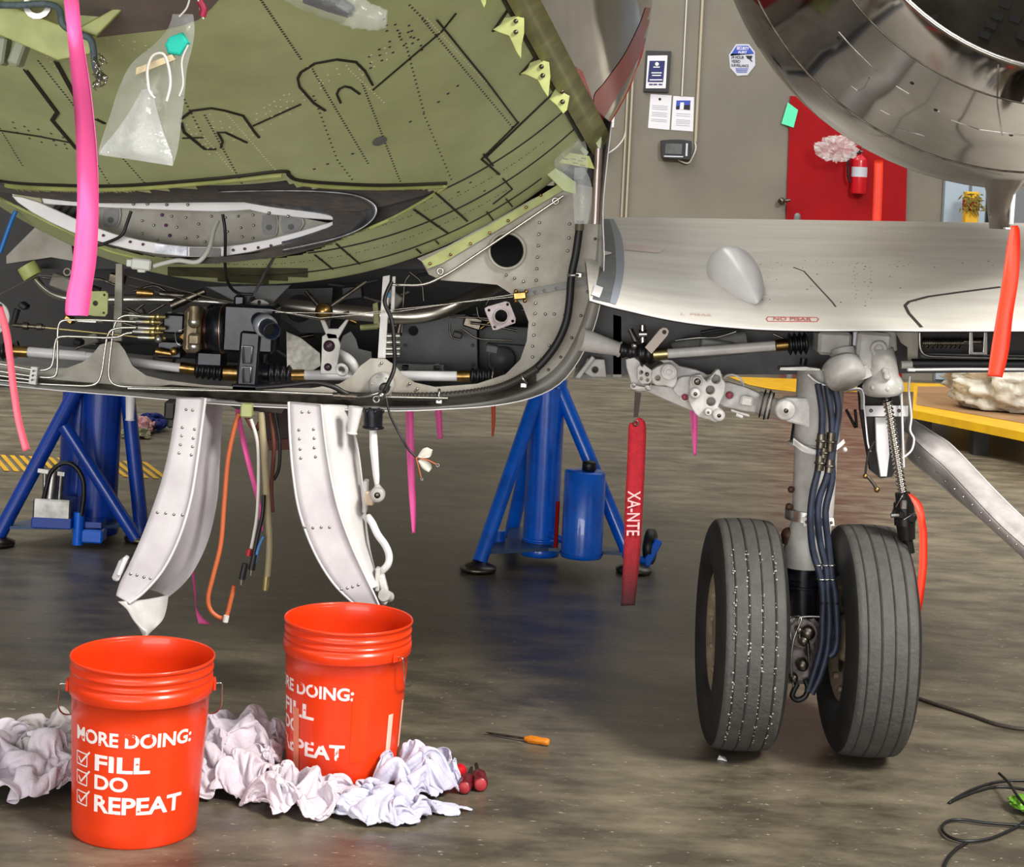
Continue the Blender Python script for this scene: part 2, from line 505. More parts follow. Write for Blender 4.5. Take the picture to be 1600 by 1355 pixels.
# ================================================================== SETTING
def floor_material():
    m = bpy.data.materials.new('concrete_floor'); m.use_nodes = True; n = m.node_tree; b = n.nodes['Principled BSDF']
    tc = n.nodes.new('ShaderNodeTexCoord')
    def nz(s, d, sx=(1, 1, 1)):
        mp = n.nodes.new('ShaderNodeMapping'); mp.inputs['Scale'].default_value = sx
        n.links.new(tc.outputs['Object'], mp.inputs[0])
        t = n.nodes.new('ShaderNodeTexNoise'); t.inputs['Scale'].default_value = s; t.inputs['Detail'].default_value = d
        t.inputs['Roughness'].default_value = .65; n.links.new(mp.outputs[0], t.inputs['Vector']); return t
    big = nz(.55, 4); mid = nz(5.0, 10, (.8, 1.7, 1)); fine = nz(60, 3)
    r = n.nodes.new('ShaderNodeValToRGB'); el = r.color_ramp.elements
    el[0].position = .32; el[0].color = lin((92, 86, 74)); el[1].position = .68; el[1].color = lin((126, 117, 100))
    n.links.new(big.outputs[0], r.inputs[0])
    r2 = n.nodes.new('ShaderNodeValToRGB'); el = r2.color_ramp.elements
    el[0].position = .38; el[0].color = (.42, .41, .40, 1); el[1].position = .66; el[1].color = (1.16, 1.14, 1.08, 1)
    n.links.new(mid.outputs[0], r2.inputs[0])
    mx = n.nodes.new('ShaderNodeMix'); mx.data_type = 'RGBA'; mx.blend_type = 'MULTIPLY'; mx.inputs[0].default_value = 1.0
    n.links.new(r.outputs[0], mx.inputs[6]); n.links.new(r2.outputs[0], mx.inputs[7])
    # pale flecks
    r3 = n.nodes.new('ShaderNodeMapRange'); r3.inputs[1].default_value = .67; r3.inputs[2].default_value = .72
    fl = nz(42, 3, (1, 2.2, 1)); n.links.new(fl.outputs[0], r3.inputs[0])
    mx2 = n.nodes.new('ShaderNodeMix'); mx2.data_type = 'RGBA'; n.links.new(r3.outputs[0], mx2.inputs[0])
    n.links.new(mx.outputs[2], mx2.inputs[6]); mx2.inputs[7].default_value = lin((176, 166, 148))
    # dark smears
    r4 = n.nodes.new('ShaderNodeMapRange'); r4.inputs[1].default_value = .60; r4.inputs[2].default_value = .72; r4.inputs[4].default_value = .6
    sm = nz(2.2, 5, (1, 3.2, 1)); n.links.new(sm.outputs[0], r4.inputs[0])
    mx3 = n.nodes.new('ShaderNodeMix'); mx3.data_type = 'RGBA'; n.links.new(r4.outputs[0], mx3.inputs[0])
    n.links.new(mx2.outputs[2], mx3.inputs[6]); mx3.inputs[7].default_value = lin((62, 58, 50))
    n.links.new(mx3.outputs[2], b.inputs['Base Color'])
    rr = n.nodes.new('ShaderNodeMapRange'); rr.inputs[3].default_value = .22; rr.inputs[4].default_value = .5
    n.links.new(mid.outputs[0], rr.inputs[0]); n.links.new(rr.outputs[0], b.inputs['Roughness'])
    bp = n.nodes.new('ShaderNodeBump'); bp.inputs['Strength'].default_value = .12; bp.inputs['Distance'].default_value = .01
    n.links.new(fine.outputs[0], bp.inputs['Height']); n.links.new(bp.outputs[0], b.inputs['Normal'])
    return m
WALLD = 14.8
fm = floor_material()
mb = MB(); mb.add([(-14, -9, 0), (14, -9, 0), (14, WALLD+.2, 0), (-14, WALLD+.2, 0), (-14, -9, -.2), (14, -9, -.2), (14, WALLD+.2, -.2), (-14, WALLD+.2, -.2)],
                  [[0, 1, 2, 3], [7, 6, 5, 4], [0, 4, 5, 1], [1, 5, 6, 2], [2, 6, 7, 3], [3, 7, 4, 0]], 0, False)
struct(mb, 'floor', fm)
wallm = mat('hangar_wall_paint', (124, 118, 106), .6, 0, (112, 107, 96), 1.2, .5, .05, 3)
mb = MB(); mb.box((0, WALLD+.1, 4.5), (28, .2, 9)); struct(mb, 'wall_back', wallm)
mb = MB(); mb.box((14.1, 2.5, 4.5), (.2, 23, 9)); struct(mb, 'wall_right', wallm)
mb = MB(); mb.box((-14.1, 2.5, 4.5), (.2, 23, 9)); struct(mb, 'wall_left', wallm)

def wallplate(mb, pts, th=.01, off=0.0, m=0, holes=()):
    return plate(mb, pts, WALLD - th - off, th, holes, m)
# grey-blue door in the back wall on the right
mb = MB()
def wp(x, y, off=0): return P(x, y, WALLD-off)
x0 = wp(1472, 300).x; x1 = x0 + 1.25
mb.box(((x0+x1)/2, WALLD-.02, 1.15), (x1-x0, .04, 2.3), m=0, bev=.005)
mb.box((x0+.11, WALLD-.05, 1.15), (.2, .03, 2.26), m=1)
mb.box((x0+.30, WALLD-.045, 1.15), (.12, .02, 2.26), m=1)
mb.box((x0+.385, WALLD-.05, 1.15), (.02, .03, 2.28), m=2)
struct(mb, 'door_1', [ltblue, ltblue2, print_k])
# painted floor marks
mb = MB()
def gpoly(pts, z=.003): 
    vs = [G(x, y) + Vector((0, 0, z)) for x, y in pts]
    return vs, [list(range(len(vs)))]
vs, fs = gpoly([(1138, 589), (1170, 602), (1206, 609), (1242, 613), (1430, 613), (1500, 607), (1500, 601)])
mb.add(vs, fs, 0, False); struct(mb, 'trim_1', yellow)
mb = MB()
a = G(0, 712); b_ = G(255, 752)
# black and yellow hatched strip
for k in range(26):
    t0 = k/26; t1 = (k+.55)/26
    X0 = -2.7; X1 = -1.5
    xa = X0+(X1-X0)*t0; xb = X0+(X1-X0)*t1
    y0, y1 = 8.0, 8.45
    mb.add([(xa, y0, .003), (xb, y0, .003), (xb-.2, y1, .003), (xa-.2, y1, .003)], [[0, 1, 2, 3]], 0, False)
struct(mb, 'trim_2', yellow)

# ================================================================== THINGS ON THE BACK WALL
mb = MB(); wallplate(mb, [(1235, 150), (1420, 160), (1409, 590), (1220, 585)], .02, .012)
tag(mb.build('red_panel', redp), 'large red painted panel on the back wall behind the fire extinguisher', 'panel')
fd = WALLD - .10
r = empty('fire_extinguisher', P(1340, 303, fd), 'red fire extinguisher hanging on the red wall panel', 'fire extinguisher')
c = P(1341, 303, fd); s = fd/F
mb = MB(); mb.box(c+Vector((0, .035, .12)), (.05, .06, .12)); mb.build('wall_bracket', steeld, r)
mb = MB(); hh = 50*s*1.02
mb.lathe([(0, 0), (.060, 0), (.066, .012), (.066, hh), (.058, hh+.03), (.02, hh+.055), (.02, hh+.07)], c, n=28); mb.build('tank', redbr, r)
mb = MB(); mb.box(c+Vector((0, 0, hh+.085)), (.03, .1, .02), bev=.004); mb.box(c+Vector((0, -.03, hh+.11)), (.025, .12, .01), bev=.003); mb.build('valve_handle', steeld, r)
mb = MB(); mb.lathe([(.0668, hh*.52), (.0668, hh*.82)], c, n=28); mb.build('label_band', signgrey, r, 'silver-white label band')
mb = MB(); mb.tube(catmull([c+Vector((0, -.02, hh+.07)), c+Vector((-.09, -.02, hh+.05)), c+Vector((-.1, -.02, hh*.6)), c+Vector((-.075, -.02, hh*.35))], 5), .01, 8); mb.build('hose', black, r)
# crumpled plastic on the extinguisher
def crumple(name, c, size, mt, seed, n=22, amp=.35, freq=2.2, zmin=-9, smooth=False):
    mb = MB(); c = Vector(c); vs = []
    for i in range(n+1):
        t = PI*i/n
        for k in range(n*2):
            a = 2*PI*k/(n*2)
            p = Vector((math.sin(t)*math.cos(a), math.sin(t)*math.sin(a), math.cos(t)))
            q = p*freq + Vector((seed, seed*1.7, 0))
            w = 1 - abs(noise.noise(q))*1.6*amp - abs(noise.noise(q*2.3))*amp + .2*amp
            v = c + Vector((p.x*size[0], p.y*size[1], p.z*size[2]))*w; v.z = max(v.z, zmin); vs.append(v)
    m2 = n*2
    fs = [[i*m2+k, (i+1)*m2+k, (i+1)*m2+(k+1) % m2, i*m2+(k+1) % m2] for i in range(n) for k in range(m2)]
    mb.add(vs, fs, 0, smooth); return mb.build(name, mt)
o = crumple('plastic_wrap', P(1306, 232, WALLD-.25), (.2, .08, .12), plastic2, 3, 18, .5)
tag(o, 'crumpled clear plastic film hanging beside the fire extinguisher', 'plastic film')
mb = MB(); mb.strip([P(1366, 250, 14.762), P(1364, 300, 14.762), P(1362, 365, 14.762)], [P(1380, 250, 14.762), P(1379, 300, 14.762), P(1376, 365, 14.762)], .004)
tag(mb.build('streamer', redtape), 'orange streamer hanging in front of the red wall panel', 'streamer')
# poster in black frame
r = empty('framed_poster', P(1027, 140, WALLD-.01), 'black framed notice with a navy poster on the wall', 'poster')
mb = MB(); wallplate(mb, [(1010, 79), (1049, 80), (1045, 144), (1006, 143)], .03, 0); mb.build('frame', black, r)
mb = MB(); wallplate(mb, [(1012, 87), (1043, 86.5), (1040, 138), (1009, 138)], .004, .031); mb.build('paper_sheet', paper, r)
mb = MB(); wallplate(mb, [(1015, 95), (1039, 95), (1036, 128), (1012, 128)], .003, .036)
for yy, xa, xb in ((104, 1021, 1031), (113, 1018, 1034), (117, 1019, 1033), (124, 1015, 1035)):
    wallplate(mb, [(xa, yy), (xb, yy), (xb-.1, yy+1.6), (xa-.1, yy+1.6)], .002, .039, 1)
wallplate(mb, circ(1026.5, 100, 3, 12), .002, .039, 1)
for xa in (1014, 1021, 1029): wallplate(mb, [(xa, 131), (xa+6, 131), (xa+6, 133), (xa, 133)], .002, .036, 0)
mb.build('printed_artwork', [navy, print_w], r)
def notice(name, pts, label, mat_, lines, extra=None):
    mb = MB(); wallplate(mb, pts, .004)
    (ax, ay), (bx, by), (cx, cy), (dx, dy) = pts
    for t, u0, u1, w in lines:
        def q(u, t_): 
            lx = ax + (dx-ax)*t_; ly = ay + (dy-ay)*t_; rx = bx + (cx-bx)*t_; ry = by+(cy-by)*t_
            return (lx+(rx-lx)*u, ly+(ry-ly)*u)
        wallplate(mb, [q(u0, t), q(u1, t), q(u1, t+w), q(u0, t+w)], .001, .0045, 1)
    if extra: extra(mb)
    return tag(mb.build(name, [mat_, print_g, print_k, signblue]), label, 'paper', 'paper notices on the back wall')
notice('paper_notice', [(1016.5, 147), (1049.5, 149), (1046, 203), (1012.5, 200)], 'white paper with small crest, left one below the framed poster', paper,
       [(t, .12, .85, .012) for t in (.32, .37, .42, .52, .57, .62, .72, .77)], lambda mb: wallplate(mb, circ(1031, 155, 2.2, 10), .001, .0045, 2))
def pic(mb):
    wallplate(mb, [(1057, 157), (1079, 157), (1078, 172), (1056, 170)], .001, .0045, 3)
    wallplate(mb, [(1063, 160), (1069, 160), (1068, 171), (1062, 171)], .001, .006, 0)
    wallplate(mb, [(1056.5, 166), (1062, 165), (1061, 171), (1056, 171)], .001, .0055, 2)
    wallplate(mb, [(1069, 164), (1078.5, 164), (1078, 172), (1068, 171)], .001, .0055, 2)
notice('paper_notice', [(1052, 150), (1084.5, 152), (1083, 205.5), (1048.5, 203)], 'white paper with a small blue picture, right one below the poster', paper,
       [(t, .2, .85, .012) for t in (.5, .56, .68, .73, .78, .84)], pic)
notice('paper_notice', [(935, 172), (961, 174), (959, 199), (932, 198)], 'white paper on the wall, mostly hidden behind the fuselage edge', paper, [])
# octagonal surveillance sign
oc = [(1150, 69), (1170, 69), (1179.5, 81), (1180, 102), (1168, 117.5), (1152, 118.5), (1141, 106), (1139, 86)]
cx = sum(p[0] for p in oc)/8; cy = sum(p[1] for p in oc)/8
r = empty('security_sign', P(1160, 118, WALLD-.01), 'octagonal blue and white video surveillance sign on the wall', 'sign')
mb = MB(); wallplate(mb, oc, .006); 
mb.build('sign_plate', signgrey, r)
mb = MB()
inn = [(cx+(x-cx)*.9, cy+(y-cy)*.9) for x, y in oc]
wallplate(mb, [inn[0], inn[1], inn[2], (1178, 84), (1142, 84), inn[7]], .002, .007); mb.build('blue_header', signblue, r)
def wtext(mb, txt, x, y, w, h, off=.01, m=0, offset=.02):
    vs, fs = fit_text(txt, w, h, offset)
    sc_ = (WALLD-off)/F
    base = P(x, y, WALLD-off)
    mb.add([base + Vector((v.x*sc_, 0, v.y*sc_)) for v in vs], fs, m, False)
mb = MB(); wtext(mb, 'SECURITY', 1151, 77.5, 19, 5, m=0); wtext(mb, 'ALERT', 1153, 83.2, 14, 4, m=0)
wtext(mb, '24 HOUR', 1142.5, 91.5, 20, 5, m=1); wtext(mb, 'VIDEO', 1142.5, 98, 14, 5, m=1); wtext(mb, 'SURVEILLANCE', 1142.5, 104, 27, 4.4, m=1)
for k in range(3): wallplate(mb, [(1149+k, 106.6+k*2.6), (1169-k, 107+k*2.6), (1169-k, 108+k*2.6), (1149+k, 107.8+k*2.6)], .001, .009, 2)
wallplate(mb, [(1165, 87), (1176, 87), (1174, 92), (1168, 92)], .001, .009, 1); wallplate(mb, [(1172, 91), (1176, 96), (1175, 97), (1171, 93)], .001, .009, 1)
mb.build('lettering', [print_w, print_k, signblue], r)
# time clock
r = empty('time_clock', P(1060, 255, WALLD-.05), 'black wall-mounted time clock with grey screen', 'time clock')
mb = MB(); wallplate(mb, sm2([(1036, 219), (1060, 218), (1078, 220), (1081, 224), (1080, 246), (1075, 249), (1040, 247), (1034, 243), (1034, 222)], 2, True), .09); mb.build('housing', black, r)
mb = MB(); wallplate(mb, [(1040, 224), (1066, 225), (1065, 241), (1039, 240)], .003, .092); mb.build('screen', greyd, r)
mb = MB(); wallplate(mb, [(1038, 243), (1068, 244), (1067, 246), (1037, 245)], .004, .092); wallplate(mb, [(1072, 224), (1075, 224), (1074, 244), (1071, 244)], .004, .092); mb.build('trim_strip', signgrey, r)
mb = MB(); wallplate(mb, [(942, 212), (948, 214), (948, 238), (942, 238)], .08)
tag(mb.build('wall_box', black), 'small black box on the wall at the fuselage edge', 'box')
# conduits
def conduit(pts, rad, label, name='conduit', m=putty):
    mb = MB(); mb.tube(hard([P(x, y, WALLD-.03) for x, y in pts], .05), rad, 8); return tag(mb.build(name, m), label, 'pipe' if name == 'conduit' else 'cable')
def vline(x, y, ya, yb):  # true vertical through a photo point
    return [(x + (y-ya)*math.tan(ROLL), ya), (x + (y-yb)*math.tan(ROLL), yb)]
conduit(vline(1092, 120, -60, 222), .012, 'beige conduit running down the wall to the time clock')
conduit([(1086, 222), (1088, 232), (1081, 248), (1075, 257), (1060, 250)], .007, 'white cable looping from conduit into the time clock', 'cable', wirew)
conduit(vline(1070, 60, -60, 150), .006, 'thin pale cord running down the wall to the right paper notice', 'cord', wirew)
conduit(vline(987, 160, -60, 420), .010, 'beige conduit beside the fuselage, right one of the close pair')
conduit(vline(980, 160, -60, 420), .008, 'beige conduit beside the fuselage, left one of the close pair')
conduit([(978, 200), (976, 215), (965, 230), (950, 240), (938, 246)], .006, 'white cable curving along the wall behind the fuselage edge', 'cable', wirew)
# mint note, knob, stub
mb = MB(); wallplate(mb, [(1231, 160), (1247, 172), (1240, 199.5), (1221, 193)], .004, .036)
tag(mb.build('note', mint), 'mint green note taped at the edge of the red panel', 'note')
mb = MB(); c = P(1219, 314, WALLD); mb.cyl(c, c+Vector((0, -.08, 0)), .02, .02, 12); mb.sph(c+Vector((0, -.09, 0)), .03, 10); mb.cyl(c+Vector((0, -.09, 0)), c+Vector((.07, -.09, .01)), .014, .014, 8)
tag(mb.build('faucet', steeld), 'small metal hose faucet on the wall left of the red panel', 'faucet')
mb = MB(); c = P(1246, 338, 14.4); mb.cyl(Vector((c.x, c.y, 0)), c, .028, .028, 14); mb.sph(c, .028, 12)
tag(mb.build('bollard', grey), 'grey round-topped post in front of the red panel', 'post')
# yellow posts
def post(x, y0, y1, d, wpx, label, band=True):
    base = P(x, y1, d); base.z = 0
    d = base.y; top = P(x, y0, d)
    r = empty('safety_post', base, label, 'post')
    w = wpx*d/F
    mb = MB(); mb.box((base.x, d, top.z/2), (w, w, top.z), bev=.006); mb.build('post', yellow, r)
    if band:
        zt = P(x, 328, d).z; zb = P(x, 312, d).z
        mb = MB(); mb.box((base.x, d, (zt+zb)/2), (w+.008, w+.008, zb-zt)); mb.build('red_band', redp, r, 'red band')
    return r
dpost = G(1493, 603).y
post(1503, 299, 603, dpost, 20, 'yellow post with a red band standing by the grey door')
r = P(1550, 330, dpost)
post(1553, 296, 600, dpost, 9, 'thin yellow post behind the drain mast', False)
# dried foliage tied on the post
mb = MB(); random.seed(3)
c = P(1510, 312, dpost-.08)
for k in range(70):
    a = c + Vector((random.uniform(-.05, .12), random.uniform(-.04, -.01), random.uniform(-.09, .06)))
    t = Vector((random.uniform(-.5, 1), random.uniform(-.5, .3), random.uniform(-1, .3))).normalized()*random.uniform(.03, .09)
    s_ = t.cross(Vector((0, 1, 0))).normalized()*.008
    mb.add([a-s_*.3, a+t*.5-s_, a+t, a+t*.5+s_], [[0, 1, 2, 3]], 0, False)
tag(mb.build('dried_garland', mat('dry_leaf', (132, 116, 40), .8, 0, (92, 84, 30), 40, .5)), 'bundle of dried leaves tied to the banded yellow post', 'plant')

# ================================================================== PLATFORM, CLOTHS, CABLES
def platform():
    r = empty('low_platform', G(1560, 700), 'low yellow-edged platform cart carrying a wrapped bundle', 'platform')
    A = P(1428, 640, 0.001)
    z = .20
    a = G(1426, 641, z); b = G(1640, 684, z); c = G(1640, 598, z); dd_ = G(1428, 600, z)
    mb = MB()
    def slab(pts, t):
        vs = [Vector(p) for p in pts] + [Vector(p)-Vector((0, 0, t)) for p in pts]; n = len(pts)
        return vs, [list(range(n)), list(range(2*n-1, n-1, -1))] + [[i, i+n, (i+1) % n+n, (i+1) % n] for i in range(n)]
    vs, fs = slab([a, b, c, dd_], .05); mb.add(vs, fs, 0, False); mb.build('deck', yellow, r)
    up = Vector((0, 0, .004))
    mb = MB(); q = [G(1432, 632, z+.004), G(1640, 668, z+.004), G(1640, 604, z+.004), G(1434, 604, z+.004)]
    vs, fs = slab(q, .003); mb.add(vs, fs, 0, False); mb.build('cardboard_sheet', card, r)
    mb = MB()
    for t in (.06, .5, .95):
        p = a.lerp(b, t) + Vector((.05, .12, -.05)); mb.box((p.x, p.y, (z-.05)/2), (.09, .09, z-.05))
    mb.build_each('foot', black, r)
    return z
pz = platform()
c = G(1600, 655, pz)
o = crumple('wrapped_bundle', c + Vector((.10, .45, .19)), (.50, .36, .26), wrap, 11, 44, .26, 2.0, pz+.012, True)
tag(o, 'pale bundle wrapped in film on the yellow-edged platform', 'bundle')
# blue/pink cloth, far left
AVOID = []
import numpy as np
def rag(name, cx, cy, rx, ry, h, mt, seed, label, cat='rag', z0=0.0, rot=0, n=64, fr=1.0, group=None, full=4.2, steps=16, fill=.55):
    """cloth sheet squeezed together on the floor until it buckles into folds: centre at a photo point, radii in metres"""
    c = G(cx, cy); rng = np.random.RandomState(int(seed*10))
    S = math.sqrt(full*PI*rx*ry); asp = math.sqrt(rx/ry); sx, sy = S*asp**.8, S/asp**.8
    u, v = np.meshgrid(np.linspace(-.5, .5, n), np.linspace(-.5, .5, n), indexing='ij')
    rest = np.stack([u*sx, v*sy, np.zeros_like(u)], -1)
    # start gathered: square sheet mapped on the heap's outline, already thrown into folds
    U, V = u*2, v*2
    dx_ = U*np.sqrt(1-V*V/2)*rx; dy_ = V*np.sqrt(1-U*U/2)*ry
    pos = np.stack([dx_, dy_, np.zeros_like(u)], -1)
    wz = np.zeros_like(u)
    for lam, a in ((.11, .45), (.065, .30), (.042, .20), (.027, .10)):
        for _ in range(2):
            th = rng.uniform(0, PI); ph = rng.uniform(0, 2*PI, 3); ww = rng.uniform(1.2, 2.2)
            q = dx_*math.cos(th)+dy_*math.sin(th) + .35*lam*ww*np.sin((dx_*math.sin(th)-dy_*math.cos(th))/lam*2.1+ph[0]) + .3*lam*np.sin(dx_/lam*1.3+ph[1])
            wz += a*(np.sin(q/lam*2*PI+ph[2]))*lam*.60
            pos[..., 0] += .10*lam*np.cos(q/lam*2*PI+ph[1]); pos[..., 1] += .10*lam*np.cos(q/lam*2*PI+ph[0])
    e2 = np.clip((pos[..., 0]/rx)**2+(pos[..., 1]/ry)**2, 0, 1); wz -= wz.min()*.75; pos[..., 2] = h*.42*(1-e2)**.5 + wz*(h/.11)**.5*(1-.45*e2) + rng.randn(n, n)*.001
    cell = (sx/(n-1), sy/(n-1))
    def con(a, b, L, k_):
        d = b-a; l = np.sqrt((d*d).sum(-1, keepdims=True))+1e-9; q = d*((l-L)/l*.5*k_)
        a += q; b -= q
    def group2(ax, st, k_):
        L = cell[ax]*st
        for o in range(2*st):
            if ax == 0:
                A = [i for i in range(o, n-st, 2*st)]
                if A: 
                    a = pos[A]; b = pos[[i+st for i in A]]; con(a, b, L, k_); pos[A] = a; pos[[i+st for i in A]] = b
            else:
                A = [i for i in range(o, n-st, 2*st)]
                if A:
                    a = pos[:, A]; b = pos[:, [i+st for i in A]]; con(a, b, L, k_); pos[:, A] = a; pos[:, [i+st for i in A]] = b
    Ld = math.hypot(*cell)
    def shear(k_):
        for o in range(2):
            a = pos[o:n-1:2, :-1]; b = pos[o+1::2, 1:][:a.shape[0]]; a = a[:b.shape[0]].copy(); bb = b.copy(); con(a, bb, Ld, k_)
            pos[o:o+2*a.shape[0]:2, :-1] = a; pos[o+1:o+1+2*bb.shape[0]:2, 1:] = bb
            a = pos[o:n-1:2, 1:]; b = pos[o+1::2, :-1][:a.shape[0]]; a = a[:b.shape[0]].copy(); bb = b.copy(); con(a, bb, Ld, k_)
            pos[o:o+2*a.shape[0]:2, 1:] = a; pos[o+1:o+1+2*bb.shape[0]:2, :-1] = bb
    cr, sr = math.cos(rot), math.sin(rot)
    wob = [rng.uniform(-.12, .12) for _ in range(6)]
    def squeeze(m):
        x = pos[..., 0]; y = pos[..., 1]; th = np.arctan2(y/ry, x/rx); w = 1 + sum(wob[q]*np.sin((q+2)*th+q*1.7) for q in range(6))
        rho = np.sqrt((x/rx)**2+(y/ry)**2)/w; sc = np.where(rho > m, m/np.maximum(rho, 1e-6), 1.0)
        pos[..., 0] *= sc; pos[..., 1] *= sc
    for it in range(steps):
        pos[..., 2] -= .0016
        for _ in range(5):
            group2(0, 1, 1.0); group2(1, 1, 1.0); shear(.3)
            group2(0, 2, .03); group2(1, 2, .03)
        squeeze(1.0)
        r2 = (pos[..., 0]/rx)**2+(pos[..., 1]/ry)**2
        fl = h*.42*np.clip(1-r2, 0, 1)**.6+.003
        pos[..., 2] = np.maximum(pos[..., 2], fl)
        top = h*(1.25-.65*np.clip(r2, 0, 1)**1.5); pos[..., 2] = np.where(pos[..., 2] > top, top+(pos[..., 2]-top)*.6, pos[..., 2])
        X = pos[..., 0]*cr-pos[..., 1]*sr + c.x; Y = pos[..., 0]*sr+pos[..., 1]*cr + c.y
        for bx, by in AVOID:
            dx = X-bx; dy = Y-by; dd_ = np.sqrt(dx*dx+dy*dy)+1e-6; rb = .138+pos[..., 2]*.05; f_ = np.where(dd_ < rb, rb/dd_, 1.0)
            X = bx+dx*f_; Y = by+dy*f_
        X -= c.x; Y -= c.y
        pos[..., 0] = X*cr+Y*sr; pos[..., 1] = -X*sr+Y*cr
    X = pos[..., 0]*cr-pos[..., 1]*sr + c.x; Y = pos[..., 0]*sr+pos[..., 1]*cr + c.y; Z = pos[..., 2]+z0
    vs = [Vector((X[i, j], Y[i, j], Z[i, j])) for i in range(n) for j in range(n)]
    mb = MB(); mb.add(vs, [[i*n+j, i*n+j+1, (i+1)*n+j+1, (i+1)*n+j] for i in range(n-1) for j in range(n-1)], 0, True)
    ob = mb.build(name, mt)
    md = ob.modifiers.new('smooth', 'SUBSURF'); md.levels = 1; md.render_levels = 2
    sd = ob.modifiers.new('thick', 'SOLIDIFY'); sd.thickness = .0012
    return tag(ob, label, cat, group)
rag('cloth', 236, 672, .10, .13, .10, mat('navy_cloth', (10, 28, 96), .85), 2.3, 'dark blue cloth lying on the far floor beside the left jack', 'cloth', n=32)
rag('cloth', 222, 678, .07, .10, .11, mat('pink_cloth', (190, 140, 140), .85, 0, (150, 110, 112), 20, .5), 5.3, 'small dusty pink cloth lying against the blue cloth', 'cloth', n=32)
rag('cloth', 212, 684, .09, .08, .06, mat('khaki_cloth', (130, 128, 100), .85), 8.3, 'khaki cloth on the far floor in front of the pink cloth', 'cloth', n=32)
# cables on the floor, right
def floorcable(pts, rad, m, label, name='cable', n=8, z=0):
    mb = MB(); mb.tube(catmull([G(x, y) + Vector((0, 0, rad+z)) for x, y in pts], 8), rad, n)
    return tag(mb.build(name, m), label, 'cable')
floorcable([(1405, 1086), (1428, 1092), (1470, 1106), (1520, 1122), (1570, 1138), (1640, 1144), (1900, 1150)], .0055, mat('braided_dark_hose', (70, 60, 54), .7, 0, (40, 36, 34), 200, .5), 'dark braided cable on the floor running right from the wheels')
floorcable([(1900, 1215), (1640, 1225), (1600, 1222), (1560, 1224), (1525, 1234), (1500, 1246), (1483, 1257), (1500, 1249), (1530, 1238), (1560, 1232), (1600, 1236), (1640, 1246), (1900, 1262)], .0035, black, 'thin black cord looping to a point, upper of the tangled cords')
floorcable([(1900, 1310), (1640, 1300), (1600, 1296), (1540, 1291), (1500, 1286), (1478, 1290), (1472, 1302), (1485, 1314), (1510, 1320), (1545, 1316), (1575, 1304), (1600, 1290), (1618, 1270)], .0035, black, 'thin black cord with a wide loop, lower of the tangled cords', z=.004)
floorcable([(1510, 1320), (1492, 1332), (1478, 1350), (1470, 1380)], .004, black, 'short black cord leading out of the frame at the bottom right')
floorcable([(1560, 1230), (1575, 1245), (1590, 1268), (1605, 1285), (1630, 1300)], .0035, wireb, 'black cord crossing the green pouch', z=.03)
c = G(1606, 1268)
o = crumple('pouch', c+Vector((.02, 0, .018)), (.07, .06, .016), green_bag, 4, 16, .3)
tag(o, 'green pouch under the tangled black cords at the right edge', 'pouch')

# ================================================================== JACKS
def jack(base, foot, zt, rc, wide, label, copper, small=False, mt=blue, mt2=blue):
    """base: centre on the floor, foot: three foot points, zt: height of the top plate"""
    base = Vector(base); r = empty('tripod_jack', base, label, 'aircraft jack', 'blue tripod jacks')
    up = Vector((0, 0, 1))
    mb = MB(); mb.tube([base+up*.075, base+up*(zt-.02)], rc, 32); mb.torus(base+up*.085, up, rc, .006, 32, 8); mb.build('column', mt, r)
    mb = MB(); mb.lathe([(0, .022), (rc*1.08, .022), (rc*1.12, .03), (rc*1.12, .06), (rc, .066)], base, n=32); mb.build('column_base', mt, r)
    mb = MB()  # base web plate between the legs
    pts = []
    for k, f in enumerate(foot):
        f = Vector(f); d = (f-base); d.z = 0; pd = d.normalized().cross(up)
        pts += [base + d*.93 + pd*.018, base + d*.93 - pd*.018]
        nxt = Vector(foot[(k+1) % 3])-base; mid = (d.normalized()+nxt.normalized())
        if mid.length < .2: mid = Vector((0, 1, 0))
        mid.z = 0; pts.append(base + mid.normalized()*rc*1.9)
    cen = base + up*.07; ordp = sorted(pts, key=lambda p: math.atan2(p.y-base.y, p.x-base.x))
    vs = [Vector((p.x, p.y, .075)) for p in ordp] + [Vector((p.x, p.y, .063)) for p in ordp]; n = len(ordp)
    vs += [Vector((base.x, base.y, .075)), Vector((base.x, base.y, .063))]
    fs = [[2*n, i, (i+1) % n] for i in range(n)] + [[2*n+1, (i+1) % n+n, i+n] for i in range(n)] + [[i, i+n, (i+1) % n+n, (i+1) % n] for i in range(n)]
    mb.add(vs, fs, 0, False); mb.build('base_plate', mat('jack_base_grime', (70, 92, 126), .4, 0, (52, 72, 104), 10, .5), r)
    mb = MB(); rt = wide
    mb.lathe([(0, zt-.012), (rt, zt-.012), (rt, zt+.012), (0, zt+.012)], base, n=36, sharp=True); mb.build('top_plate', mt, r)
    mb = MB(); mb.lathe([(rc*.62, zt+.012), (rc*.62, zt+.03), (rc*.44, zt+.03), (rc*.44, zt+.24), (0, zt+.24)], base, n=24, sharp=True)
    mb.build('jack_screw', dark, r, 'black screw')
    for f in foot:
        f = Vector(f); d = f-base; d.z = 0; dn = d.normalized()
        top = base + dn*(rt-.03) + up*(zt-.015); bot = base + d*.985 + up*.035
        mb = MB(); mb.cyl(top, bot, .028, .028, 20); lo = bot
        mb.build('leg', mt2, r)
        mb = MB(); mb.lathe([(0, 0), (.062, 0), (.068, .008), (.068, .018), (.05, .026), (.02, .04), (0, .042)], (f.x, f.y, 0), n=28); mb.build('foot_pad', steeld, r, 'grey steel foot pad')
    return r
